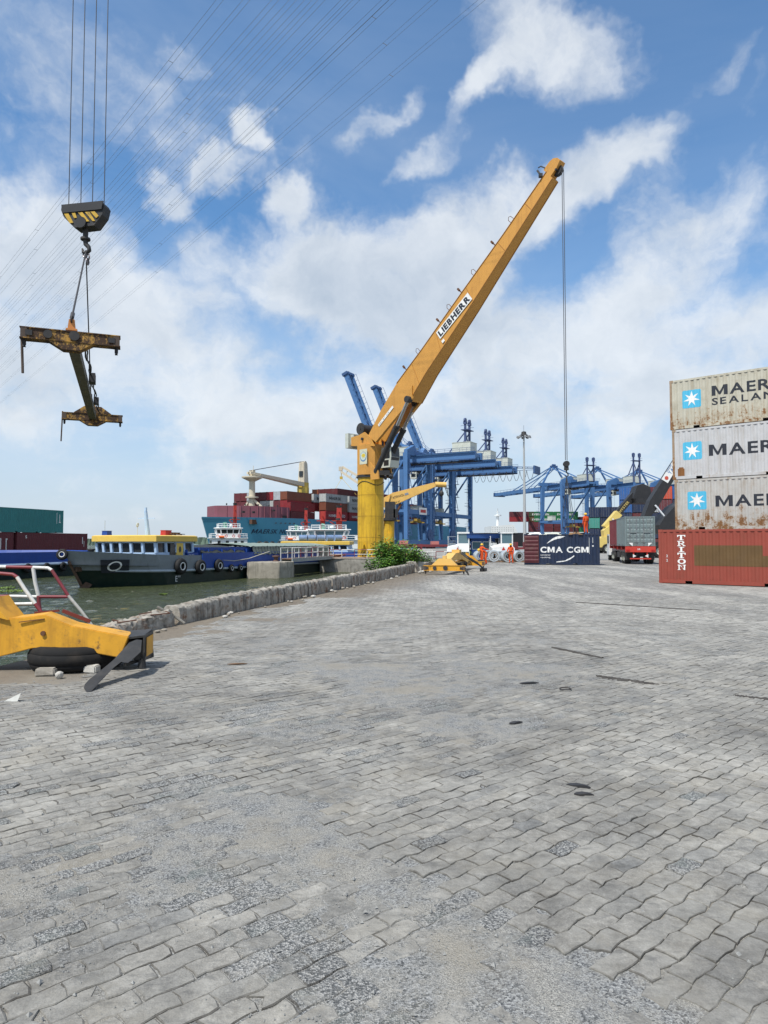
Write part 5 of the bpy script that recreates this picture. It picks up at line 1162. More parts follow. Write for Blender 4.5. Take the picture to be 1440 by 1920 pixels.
    for y_ in (-1.9, -1.0, 1.0, 1.9): q.tube([(xe+1, y_, zg-.75), (0, y_, zg-.75)], .07, 4)
    for k in range(9):
        x_ = xe+3+(-xe-3)*k/9; q.tube([(x_, 3.1, zg-.5), (x_+.9, 3.1, zg-2.2), (x_+1.8, 3.1, zg-.5)], .06, 4); q.box((x_, -2.9, zg+.4), (.5, .4, .8))
    q.tube([(xc-.7, -.8, zg-1), (xc-.7, -.8, 9)], .04, 4); q.tube([(xc+.7, .8, zg-1), (xc+.7, .8, 9)], .04, 4)
    o = q.build('rigging', M_DARK, t); o['kind'] = 'stuff'
    q = MB(); q.bar((xc, -3, 8.7), (xc, 3, 8.7), .6, .5); q.box((xc, -3, 8.5), (2.4, .4, .4)); q.box((xc, 3, 8.5), (2.4, .4, .4)); q.box((xc, 0, 9.3), (1.6, 1.8, .8)); q.build('spreader', mat('drab_yellow', (.35,.24,.05), .6, var=.2), t)
    q = MB()
    for k in range(5):
        z = 4+k*4.4; q.box((-gauge-1.2, half, z), (1.6, 1.2, .12)); q.tube([(-gauge-1.9, half+.6, z+1), (-gauge-.5, half+.6, z+1)], .05, 4); q.bar((-gauge-1.7, half, z), (-gauge-.9, half, z+4.3), .25, .1)
    o = q.build('access_stair', M_BLUED, t); o['kind'] = 'stuff'
    return t
U1 = V((-.874, .486, 0)); q1 = V((.42, .9, 0)).normalized()
for lab, E, lp in (('nearest blue gantry crane, tallest in view behind the yellow crane, boom raised', V((27.1, 194, 0)), False), ('middle blue gantry crane of the left row, boom raised beside the yellow boom', V((35.8, 213, 0)), False), ('farthest blue gantry crane of the left row, cable loops hanging at its tail', V((44.4, 231, 0)), True)):
    O = E+U1*30.6; gt = gantry(lab, O, U1, radians(67), loops=lp)
    if not lp and E.x < 30:
        q = MB(); q.box((-11.9, -2.0, 11.2), (.08, 5.2, 2.1)); sg = q.build('sign_panel', M_WHITE, gt); q = MB(); q.box((-11.96, -2.0, 11.2), (.05, 3.6, .9)); q.build('sign_print', M_RED, sg)
U2 = V((-.35, .94, 0)).normalized(); Q2 = V((.94, .35, 0)).normalized(); W0 = V((77.5, 309.7, 0))
for i, (lab, s, mh, ms) in enumerate((('blue gantry crane with its lowered boom reaching left past the light mast', 0, 36.6, 1.5), ('blue gantry crane in the middle of the right row, boom lowered', 24, 39.5, 1.5), ('blue gantry crane at the right end of the row, mostly behind the containers', 48, 36.6, 1.5))):
    gantry(lab, W0+Q2*s, U2, 0., gauge=17, half=7.66, back=10.5, boomL=48, mast=mh, masts=ms, zapex=36.2, cab=4.)
# ------------------------------------------------------------------ light mast
lm = P(984, 1017, 150); t = thing('light_mast', 'tall slim grey mast with a ring of floodlights at its top', 'light mast', (lm.x, lm.y, 0))
zt_ = P(984, 816, 150).z
q = MB(); q.cyl((0,0,0),(0,0,zt_),.40,.17,10); q.build('pole', mat('galvanised_pole', (.36,.37,.37), .45, var=.06), t, smooth=40)
q = MB(); q.lathe([(0,zt_+.9),(.5,zt_+.75),(.6,zt_+.2),(.9,zt_),(.9,zt_-.15),(.1,zt_-.2)], (0,0,0), n=14); q.torus((0,0,zt_-.3),(0,0,1),1.0,.06,16,5); q.cyl((0,0,zt_+.8),(0,0,zt_+2.2),.03,n=5); q.build('head_frame', M_DARK, t)
for k in range(8):
    a = k*pi/4; q = MB(); q.M = Matrix.Translation((1.05*cos(a), 1.05*sin(a), zt_-.35)) @ Matrix.Rotation(a, 4, 'Z'); q.box((.25,0,0),(.5,.45,.3)); q.box((.42,0,-.18),(.3,.4,.2)); q.build('floodlight', mat('lamp_grey', (.25,.26,.27), .5), t)
# ------------------------------------------------------------------ light blue container ship
mSH = mat('ship_light_blue', (.075,.275,.41), .45, var=.06, scale=.12, streak=.2, dirtcol=(.05,.15,.24)); mSL = mat('ship_lower_hull', (.11,.02,.025), .5)
mMV = mat('mauve_paint', (.22,.075,.10), .6, var=.12, scale=.3, dirt=.2); mCR = mat('ship_cream', (.55,.49,.38), .5, var=.05, streak=.2, dirtcol=(.35,.28,.18))
AX = V((.486, .874, 0)).normalized(); BX = V((AX.y, -AX.x, 0))
bow = V((-46.1, 183.5, ZW)); ship = thing('container_ship', 'large light blue container ship with a mauve foredeck wall and a cream mast', 'ship', bow, atan2(AX.y, AX.x), 'ships')
SX = 18.8
hf, hp = hull('hull', ship, [mSH, mSL], 150, 30, 9.9, 0, 4., .6, sheer=.0, nx=48, deck=.4, ent=.2)
def sw(px, py, y):
    """station and height on the ship's plane y (starboard negative)"""
    k = (px-720)/1280; o = V((bow.x, bow.y))+V((BX.x, BX.y))*(-y); x = (k*o.y-o.x)/(AX.x-k*AX.y); p = P(px, py, o.y+AX.y*x); return x, p.z-ZW
q = MB(); bwp = [(1.2,.5),(4,6.0),(9,9.6),(15,11.2),(19.4,11.4),(19.4,-11.4),(15,-11.2),(9,-9.6),(4,-6.0),(1.2,-.5)]
n = len(bwp); q.add([(x, y*.97, 9.3) for x, y in bwp]+[(x, y*.97, 13.1) for x, y in bwp], [(i, (i+1) % n, n+(i+1) % n, n+i) for i in range(n)]); bw_ = q.build('breakwater', mMV, ship, fix=False)
q = MB()
for (x, y, w_, z, h) in ((3.4,-7.7,.9,11.3,.5),(6,-9,.9,11.3,.5),(17,-11.2,1.6,10.2,1.),(12.5,-10.8,.8,12,.4)): q.box((x, y-.05, z), (w_, .35, h))
for x, y in zip((0,4,7.5,11,14), (5,8,9.6,10.6,11.1)): q.box((x, -y*.98, 13.3), (.25, .25, .5))
q.build('opening', M_DARK, bw_)
for i in range(9):
    x = 2.4+i*1.9; y = -(6.0+(x-4)*.72 if x < 9 else 9.6+(x-9)*.27)*.97 if x > 4 else -(.5+(x-1.2)*1.96)*.97; q = MB(); q.bar((x, y-.1, 9.3), (x, y-.1, 13.), .18); q.build('stiffener', mMV, bw_)
q = MB()
for x, z, l in ((6.2, 8.7, 1.3),):
    y = -hf(x, z); q.box((x, y-.15, z), (2.0, .9, 1.2))
for i in range(5): q.box((12+i*1.4, -hf(12+i*1.4, 8.6)-.06, 8.5), (.7, .12, .18))
o = q.build('hawse_pipe', mat('rust_stain', (.10,.05,.03), .8, var=.3), ship); o['kind'] = 'stuff'
q = MB(); n_ = 18
for i in range(n_): pass
dk = []
for i in range(19):
    u = i/18; x = -1.2+8.0*u; dk += [(x, -hf(x, 4.6)-.06, 4.9), (x, -hf(x, 2)-.06, 2.0)]
# ship's name, following the curve of the bow
vs, fs = text_polys('MAERSK NORBERG', 1.75, .012, 1.15)
bm = bmesh.new(); bv = [bm.verts.new((a_, b_, 0)) for a_, b_ in vs]
for f in fs:
    try: bm.faces.new([bv[i] for i in f])
    except ValueError: pass
for k in range(1, 30): bmesh.ops.bisect_plane(bm, geom=bm.verts[:]+bm.edges[:]+bm.faces[:], plane_co=(k*.7, 0, 0), plane_no=(1, 0, 0))
xs0, _ = sw(486, 990, -7.)
for v in bm.verts:
    x = xs0-4.6+v.co.x*.78; z = 5.6+v.co.y*.95; x += v.co.y*.22; v.co = V((x, -hf(x, z)-.10, z))
me = bpy.data.meshes.new('lettering'); bm.to_mesh(me); bm.free(); me.materials.append(mat('ship_name_print', (.02,.04,.08), .6)); o = bpy.data.objects.new('lettering', me); COL.objects.link(o); o.parent = ship
# foremast with platform and struts
fx, _ = sw(472, 950, 0); q = MB(); q.cyl((fx,0,9.5),(fx,0,20.8),1.0,.85,14); q.cyl((fx,0,20.8),(fx,0,21.8),.9,2.9,14); q.cyl((fx,0,21.8),(fx,0,22.2),3.0,n=14); q.cyl((fx,0,16),(fx,0,16.4),1.9,n=12); q.box((fx,0,23),(1.1,1.4,2.2)); q.cyl((fx,-.4,24),(fx,-.4,25.4),.08,n=6)
fm = q.build('foremast', mCR, ship, smooth=40)
for y in (-8, 8):
    q = MB(); q.bar((fx, 0, 16.), (fx+1, y, 9.5), .55); q.bar((fx, 0, 12.7), (fx+.6, y*.55, 12.2), .3); q.build('mast_strut', mCR, ship)
# deck crane: tower amidships, jib resting forward on the foremast
txx, _ = sw(568, 900, 0); zj = P(568, 912, bow.y+AX.y*txx).z-ZW; zt2 = P(568, 871, bow.y+AX.y*txx).z-ZW
q = MB(); q.bar((txx,0,9.5),(txx,0,zj+1.2),2.6,2.6); q.cyl((txx,0,zj-2.2),(txx,0,zj-.4),1.9,n=14); q.build('crane_pedestal', mat('cream_yellow', (.55,.40,.08), .5), ship)
q = MB(); q.box((txx,0,(zj+zt2)/2+.4),(2.4,2.6,zt2-zj),taper=(.75,.75)); q.cyl((txx,-.9,zt2+.3),(txx,.9,zt2+.3),.8,n=12); twr = q.build('crane_tower', mCR, ship)
q = MB(); q.bx(txx-1.3, txx-1.15, -.7, .7, (zj+zt2)/2-.5, (zj+zt2)/2+1.3); q.build('cab_window', M_GLASS, twr)
q = MB()
for y in (-1.0, 1.0): q.bar((txx-1.2, y, zj+.5), (fx-1.5, y*.55, 23.2), .75, 1.3, w1=.5, h1=.7)
for i in range(9): u = (i+.5)/9; x = txx-1.2+(fx-1.5-txx+1.2)*u; z = zj+.5+(23.2-zj-.5)*u; q.bar((x, -1, z), (x, 1, z), .3)
q.build('crane_jib', mCR, ship)
q = MB()
for y in (-.6, 0, .6): q.tube([(txx-.5, y, zt2+.9), (fx-.8, y*.6, 23.9)], .07, 4)
q.build('topping_rope', M_ROPE, ship)
# second, hook-lowered jib further aft, its tip showing left of the column
p0 = P(641, 880, 232); p1 = P(692, 912, 226); q = MB()
for k in (-.8, .8): q.bar(p0+V((k*.3,0,k)), p1+V((k*.4,0,k*1.4)), .6, .7)
for i in range(6): u = i/6; a_ = p0.lerp(p1, u); q.bar(a_+V((-.3,0,-.8)), a_+V((.8,0,.9)), .25)
q.box(p0+V((-.4,0,.2)), (1.3,.9,1.4)); q.box(p1+V((1.5,0,-3)), (2.2,2.2,14)); q.build('aft_crane_jib', mCR, ship, world=True)
q = MB(); q.tube([p0+V((-.2,0,-.6)), p0+V((-.2,0,-2.4))], .12, 5); q.box(p0+V((-.2,0,-2.9)), (1.,.5,.9)); q.tube([p0+V((0,0,-3)), P(622, 928, 228)], .06, 4); q.tube([p0+V((0,0,-3)), P(668, 928, 228)], .06, 4); q.build('aft_crane_hook', mat('hook_yellow', (.5,.35,.05), .6), ship, world=True)
# ------------------------------------------------------------------ plain containers far off
M_OC = mat('container_paint', None, .55, var=.10, scale=.5, objcol=True, dirt=.25, streak=.3, dirtcol=(.10,.08,.07))
def plain_mesh(L, doors=True):
    q = MB(); H = 2.59
    for x in (.07, L-.07):
        for y in (.07, CW-.07): q.bx(x-.07, x+.07, y-.07, y+.07, 0, H)
    for y in (.06, CW-.06): q.bx(.14, L-.14, y-.05, y+.05, .02, .15); q.bx(.14, L-.14, y-.05, y+.05, H-.12, H-.01)
    side_mesh(q, L, H, .03, 1); side_mesh(q, L, H, CW-.03, -1)
    q.bx(.12, L-.12, .08, CW-.08, H-.07, H-.04); q.bx(.1, L-.1, .1, CW-.1, .08, .12)
    end_mesh(q, CW, H, .04, -1)
    for a, b in ((.1, CW/2-.01), (CW/2+.01, CW-.1)):
        q.bx(L-.07, L-.03, a, b, .1, H-.1)
        for k in (.28, .72): q.cyl((L-.01, a+(b-a)*k, .05), (L-.01, a+(b-a)*k, H-.05), .025, n=4, mi=1)
    me = q.mesh('plain_container', [M_OC, M_STEEL]); return me
ME40, ME20 = plain_mesh(12.19), plain_mesh(6.06)
PALETTE = {'red': (.24,.018,.024), 'dark red': (.11,.016,.02), 'brown': (.20,.06,.03), 'grey': (.36,.38,.40), 'pale grey': (.45,.46,.45), 'blue': (.02,.085,.26), 'navy': (.010,.022,.06), 'green': (.012,.15,.05), 'maroon': (.12,.022,.03), 'teal': (.06,.30,.24), 'orange red': (.40,.06,.03), 'white': (.6,.6,.58)}
rc = random.Random(21); _lab = {}
def plain(col, loc, rz, label, group, L=12.19):
    o = bpy.data.objects.new('shipping_container', ME40 if L > 7 else ME20); COL.objects.link(o); o.location = loc; o.rotation_euler.z = rz
    c = PALETTE[col]; k = rc.uniform(.85, 1.15); o.color = (c[0]*k, c[1]*k, c[2]*k, 1); return tag(o, label, 'container', group)
NUM = ['first', 'second', 'third', 'fourth', 'fifth', 'sixth', 'seventh', 'eighth', 'ninth', 'tenth', 'eleventh']
srz = atan2(AX.y, AX.x); FS = frame_of(ship)
TZ = 2.61
def ship_box(x, yi, tier, col, lab, L=12.19):
    # yi: column counted from the starboard side (the side we see)
    p = FS @ V((x, -9.75+yi*2.5+(CW if False else 0), 2.2+0)); p.z = ZW+10.15+(tier)*TZ
    return plain(col, p, srz, lab, 'containers on the light blue ship', L)
bay1 = [['brown','grey','red','dark red','dark red','grey','dark red','maroon'], ['red','maroon','pale grey','pale grey','dark red','brown','maroon','maroon']]
for ti, row in enumerate(bay1):
    for yi, col in enumerate(row):
        ship_box(19.9, yi, 2-ti, col, f"{col} container, foremost ship bay, {NUM[yi]} column from the crane side, {'top' if ti == 0 else 'second'} tier")
for ti in range(2): ship_box(19.9, -0.5, ti, 'red' if ti else 'dark red', f"{'red' if ti else 'dark red'} container low at the side of the ship's foremost bay, {'upper' if ti else 'lower'} one").location.z += -.6
bays = [(33.2, 2, 1), (46.5, 3, 4), (59.8, 3, 8), (73.1, 3, 8), (86.4, 2, 3), (99.7, 2, 3)]
cols_ = ['red','dark red','maroon','pale grey','grey','brown','dark red','red','pale grey','maroon']
for bi, (x, top, wide) in enumerate(bays):
    nm = ['second','third','fourth','fifth','sixth','seventh'][bi]
    for yi in range(-1, wide):
        for tier in range(-1 if yi < 0 else top-1, top+1 - (1 if yi < 0 and bi not in (0,) else 0)):
            col = rc.choice(cols_)
            if yi <= 0 and tier <= 0: col = rc.choice(['dark red', 'maroon', 'dark red', 'red'])
            if bi == 0 and yi <= 0 and tier == top: col = 'pale grey'
            if bi == 1 and yi == -1 and tier == 1: col = 'pale grey'
            xx = FS @ V((x, 0, 0))
            o = plain(col, FS @ V((x, -9.75+yi*2.5-(2. if yi < 0 else 0), 10.15+tier*TZ)), srz, f"{col} container in the ship's {nm} bay, {'outermost' if yi < 0 else NUM[yi]+' inner'} column, tier {['lowest','second','third','fourth','top'][tier+1]}", 'containers on the light blue ship')
            if col == 'pale grey' and yi <= 0: letters('MAERSK', M_KPRINT, o, ((1.8, -.02, .85), (1,0,0), (0,0,1)), 1.3, .02, 1.25)
            if col in ('red', 'dark red') and yi < 0 and tier in (-1, 0, 1): letters('HAMBURG SÜD', M_WPRINT, o, ((1.6, -.02, .8), (1,0,0), (0,0,1)), 1.15, .01, 1.1)
# ------------------------------------------------------------------ tugs
mTW = mat('tug_white', (.70,.72,.72), .45, var=.04, dirt=.12, streak=.12, dirtcol=(.4,.38,.33)); mTGr = mat('tug_deck_green', (.12,.30,.22), .6); mTR = mat('tug_red', (.36,.035,.025), .5, var=.1)
def tug(label, px, Y, hd, sc=1., glass=M_GLASS, tall=1., mastx=.0, decks=2):
    p = P(px, 1017, Y); t = thing('tug_boat', label, 'tug', (p.x, p.y, ZW), hd, 'white harbour tugs', sc)
    # local x towards the bow = -x of hull(): superstructure centred on the origin
    h = bpy.data.objects.new('hull', None)
    hh, _ = hull('hull', t, [mat('tug_blue_grey', (.28,.42,.46), .5, var=.06), M_BLACK], 22, 8, 2.6, 0, .9, 1.2, sheer=.8, nx=20, deck=.6)
    for o in list(t.children): o.location.x = -9
    q = MB(); q.box((0,0,3.35),(8.5,6.2,2.5)); q.box((-.2,0,4.65),(9.2,6.8,.14)); dh = q.build('deckhouse', mTW, t)
    for s in (-1, 1):
        for x in (-2.6, -.6, 1.4, 3.0):
            q = MB(); q.box((x, s*3.12, 3.6), (.7,.08,.8)); q.build('window', M_GLASS, dh)
    for y in (-1.6, 0, 1.6):
        q = MB(); q.box((-4.27, y, 3.7), (.08,.8,.8)); q.build('window', glass, dh)
    zb = 4.72
    oc = [(-2.9,-1.5),(-2.0,-2.5),(2.2,-2.5),(2.8,-1.8),(2.8,1.8),(2.2,2.5),(-2.0,2.5),(-2.9,1.5)]; n = 8
    def ring(z, k): return [(x*k, y*k, z) for x, y in oc]
    q = MB(); q.add(ring(zb, 1)+ring(zb+.95, 1.), [(i,(i+1) % n,n+(i+1) % n,n+i) for i in range(n)])
    q.add(ring(zb+2.0, 1.07)+ring(zb+2.35, 1.09), [(i,(i+1) % n,n+(i+1) % n,n+i) for i in range(n)]); q.add(ring(zb+2.35, 1.2)+ring(zb+2.5, 1.16), [tuple(range(7,-1,-1)), tuple(range(8,16))]+[(i,(i+1) % n,n+(i+1) % n,n+i) for i in range(n)])
    a1, a2 = ring(zb+.95, 1.), ring(zb+2.0, 1.07)
    for i in range(n):
        q.bar(a1[i], a2[i], .22); j = (i+1) % n; ln_ = (V(a1[j])-V(a1[i])).length; m_ = max(1, int(ln_/1.2))
        for k in range(1, m_): q.bar(V(a1[i]).lerp(V(a1[j]), k/m_), V(a2[i]).lerp(V(a2[j]), k/m_), .15)
    wh = q.build('wheelhouse', mTW, t, fix=False)
    for i in range(n):
        j = (i+1) % n; q = MB(); q.add([V(a1[i])*.985, V(a1[j])*.985, V(a2[j])*.985, V(a2[i])*.985], [(0,1,2,3)])
        q.v = [V((v.x, v.y, zb+.95 if k < 2 else zb+2.0)) for k, v in enumerate(q.v)]; q.build('window', glass, wh, fix=False)
    def rail(z, x0, x1, y):
        q = MB(); c = [(x0,-y),(x1,-y),(x1,y),(x0,y)]
        for h in (.5, 1.): q.tube([(a, b, z+h) for a, b in c], .045, 4, closed=True)
        for i in range(4):
            for k in range(4): a = V(c[i]).lerp(V(c[(i+1) % 4]), k/4); q.tube([(a.x, a.y, z), (a.x, a.y, z+1)], .045, 4)
        o = q.build('deck_railing', mTW, t); o['kind'] = 'stuff'
    rail(zb, -4.4, 4.2, 3.2); rail(zb+2.5, -2.6, 2.6, 2.3)
    q = MB(); q.bar((1.6,.3,zb+2.5),(1.6,.3,zb+6.5*tall),.95,.95,w1=.7,h1=.7); q.box((1.6,.3,zb+4.6),(2.2,2.6,.15)); q.bar((1.6,-1.1,zb+5.6*tall),(1.6,1.7,zb+5.6*tall),.14); q.tube([(1.9,.9,zb+6),(1.9,.9,zb+7.4*tall)],.05,4); q.bar((1.6,.3,zb+3),(.2,.3,zb+4.4),.2); mr = q.build('mast', mTR, t)
    q = MB(); q.cyl((1.6,.3,zb+6.5*tall),(1.6,.3,zb+7.0*tall),.4,.5,10); q.cyl((1.4,-.8,zb+4.7),(1.4,-.8,zb+5.2),.35,n=10); q.build('exhaust', M_DARK, mr)
    for s in (-1, 1): q = MB(); q.cyl((-.8, s*1.5, zb+2.5), (-.8, s*1.5, zb+3.2), .3, n=10); q.cyl((-1.1, s*1.5, zb+3.5), (-.6, s*1.5, zb+3.5), .45, .3, 10); q.build('fire_monitor', mTGr, t)
    q = MB(); q.cyl((-.5,.1,zb+2.5),(-.5,.1,zb+3.3),.10,n=6); q.box((-.5,.1,zb+3.35),(.2,1.6,.14)); q.lathe([(0,.6),(.35,.45),(.35,0),(0,-.1)],(.5,-1.0,zb+2.8),n=10); q.build('radar', mTW, t)
    q = MB(); q.cyl((-5.6,-.8,2.5),(-5.6,.8,2.5),.6,n=12); q.box((-5.6,0,2.2),(1.4,2.2,.5)); q.build('towing_winch', mTGr, t)
    q = MB(); q.cyl((-2.6,-3.35,4.9),(-1.4,-3.35,4.9),.32,n=10); q.build('life_raft', mat('raft_orange', (.65,.13,.03), .6), t)
    for s in (-2.9, -.9, .9, 2.2): q = MB(); q.torus((s, -3.2, 5.15), (0,1,0), .28, .08, 12, 5); q.build('lifebuoy', mat('buoy_red', (.55,.10,.08), .6), t)
    for i in range(7):
        a = (i-3)*.42; tyre(t, (-8.6+1.9*(1-cos(a*1.1)), 3.7*sin(a*1.2), 2.4), (-cos(a), sin(a), 0), .62, ring=False)
    return t
tug('white tug with dark wheelhouse windows and a red mast, nearest the blue bow', 428, 150, radians(20), .88, M_GLASS, 1.25)
tug('white tug partly hidden behind black tyres, in the middle of the three tugs', 562, 140, radians(0), .78, M_GLASSB, 1.2)
t3 = tug('white tug with a long wheelhouse beside the big yellow column', 616, 130, radians(6), 1., M_GLASSB, 1.2); t3.scale = (1.25, 1.1, .78)
q = MB(); q.bar((-.9, .3, 7.2), (-.9, .3, 11.6), .8, .8, w1=.6, h1=.6); q.bar((-.9,-1.2,10.4),(-.9,1.8,10.4),.14); q.box((-.9,.3,9.3),(1.8,2.2,.14)); q.build('mast', mTR, t3)
q = MB(); 
for i, px in enumerate((487, 499, 511, 524)):
    p = P(px, 1019, 118); o = thing('loose_tyre', ['black tyre at the left of the heap behind the tarpaulin', 'black tyre second in the heap behind the tarpaulin', 'black tyre third in the heap behind the tarpaulin', 'black tyre at the right of the heap behind the tarpaulin'][i], 'tyre', (p.x, p.y, p.z-.2), .3*i, 'tyres heaped behind the tarpaulin'); tyre(o, (0,0,0), (0.2+.1*i,-1,.2), .62, ring=False, name='carcass')
tb = thing('pontoon', 'low dark pontoon carrying the heap of tyres behind the barge', 'pontoon', (P(505,1019,118).x, 119, ZW), .05); q = MB(); q.box((0,0,1.),(8,4,2.2),taper=(1,.95)); q.build('body', M_DARK, tb); q = MB(); q.box((0,0,2.12),(8.2,4.1,.08)); q.build('deck_plate', mat('deck_grey'), tb)
# far bank: low trees
fb = MB(); fr2 = random.Random(2)
for i in range(900):
    x = fr2.uniform(-420, -150); y = 820+fr2.uniform(-15, 15); h = 5+6*noise.noise(V((x*.03, 0, 0)))+fr2.uniform(0, 4)
    fb.box((x, y, ZW+h/2), (fr2.uniform(3, 9), 5, h), taper=(.35, .6), rz=fr2.uniform(0, 3))
o = fb.build('far_trees', mat('far_foliage', (.09,.13,.10), .9, var=.3, scale=.05), None, smooth=60, fix=False); o['kind'] = 'stuff'; o['label'] = 'low line of trees on the far river bank'
bk_ = MB(); bk_.add([(-900,815,ZW+.8),(-100,815,ZW+.8),(-100,1400,ZW+2),(-900,1400,ZW+2),(-900,805,ZW-.5),(-100,805,ZW-.5)], [(0,1,2,3),(4,5,1,0)]); struct(bk_.build('far_bank', mat('far_bank_earth', (.13,.13,.09), .9), fix=False))
# ------------------------------------------------------------------ pale yellow smaller crane behind the big one
c2 = V((P(729, 1040, 88).x, 88, 0)); sc_ = thing('jib_crane', 'smaller pale yellow crane with a nearly level boom behind the big column', 'crane', c2)
R2 = 10.5*88/1280; z2t = P(729, 976, 88).z
q = MB(); q.lathe([(R2+.15,0),(R2+.15,.12),(R2,.14),(R2,z2t)], (0,0,0), n=32); q.build('column', M_YEL2, sc_, smooth=40)
q = MB(); q.cyl((.2,-R2-.25,0),(.2,-R2-.25,3.0),.45,n=14); q.build('pipe_casing', M_YEL2, sc_, smooth=40)
q = MB(); q.lathe([(R2+.08,z2t-.1),(R2+.28,z2t),(R2+.28,z2t+.3),(R2-.1,z2t+.35)], (0,0,0), n=28); q.build('slewing_ring', M_DARK, sc_, smooth=40)
def L2(px, py, Y=87): p = P(px, py, Y); return p-c2
q = MB(); q.box((.15,0,z2t+1.3),(1.3,1.5,2.2)); q.box((.9,-.4,z2t+.9),(.6,.7,1.1)); q.build('machinery_house', M_DARK, sc_)
bp_ = [L2(712,950),L2(720,932),L2(735,924),L2(815,904),L2(818,911),L2(745,944),L2(728,951)]
for s in (-.38, .38):
    q = MB(); q.prism([(p.x, p.z) for p in bp_], ((0, s, 0), (1,0,0), (0,0,1)), -.05, .05); b_o = q.build('boom_plate', M_YEL3, sc_)
q = MB()
for a_, b_ in ((bp_[2], bp_[3]), (bp_[5], bp_[4])): q.bar((a_.x, 0, a_.z), (b_.x, 0, b_.z), .7, .05)
q.build('boom_flange', M_YEL3, sc_)
q = MB(); n1, n2 = L2(817,907), L2(838,908); q.cyl((n1.x,0,n1.z),(n2.x,0,n2.z),.34,.34,14); q.build('boom_nose', M_YEL3, sc_, smooth=40)
for (x0, x1) in ((732, 738),): 
    a_, b_ = L2(732,926), L2(724,954); q = MB(); q.bar((a_.x,-.45,a_.z),(b_.x,-.45,b_.z),.3,.12); q.bar((b_.x,-.45,b_.z),(L2(718,985).x,-.5,L2(718,985).z),.28,.14); q.build('strut', M_YEL3, sc_)
a_, b_ = L2(752,944), L2(738,974); q = MB(); q.cyl((a_.x,-.1,a_.z),(b_.x,-.1,b_.z),.17,n=10); q.build('luffing_cylinder', mat('rust_brown'), sc_)
h1, h2 = L2(829,912), L2(829,924); q = MB(); q.cyl((h1.x,0,h1.z),(h2.x,0,h2.z+.3),.05,n=5); q.lathe([(0,.4),(.15,.35),(.3,.1),(.3,-.15),(.12,-.38),(0,-.42)], (h2.x,0,h2.z), n=12); q.tube([(h2.x,0,h2.z-.4),(h2.x+.1,0,h2.z-.6),(h2.x,0,h2.z-.75),(h2.x-.12,0,h2.z-.62)],.05,5); q.build('hook_block', M_DARK, sc_)
a_, b_, cc_ = L2(838,910), L2(842,930), L2(840,932); q = MB(); q.tube([(a_.x,-.2,a_.z),(b_.x,-.2,b_.z)],.035,4); q.tube([(a_.x-.25,-.2,a_.z),(b_.x-.05,-.2,b_.z)],.035,4)
for k in range(5): u = k/5; q.tube([(a_.x-.25*(1-u)+ (b_.x-a_.x)*u,-.2,a_.z+(b_.z-a_.z)*u),(a_.x+(b_.x-a_.x)*u,-.2,a_.z+(b_.z-a_.z)*u)],.03,4)
q.build('tip_ladder', M_DARK, sc_)
o1 = L2(737,935); dr = (L2(765,927)-L2(737,935)).normalized(); up = V((-dr.z, 0, dr.x))
letters('INTERNAZIL', M_KPRINT, sc_, (V((o1.x,-.44,o1.z)), dr, up), .42, .012, .62); letters('35 MT', M_KPRINT, sc_, (V((o1.x+.35,-.44,o1.z-.55)), dr, up), .28, .01, .8)
q = MB(); a_, b_ = L2(759,926.5), L2(766,924.5); q.bar((a_.x,-.45,a_.z),(b_.x,-.45,b_.z),.02,.26); q.build('grey_plate', mat('plate_grey', (.22,.26,.32), .6), sc_)
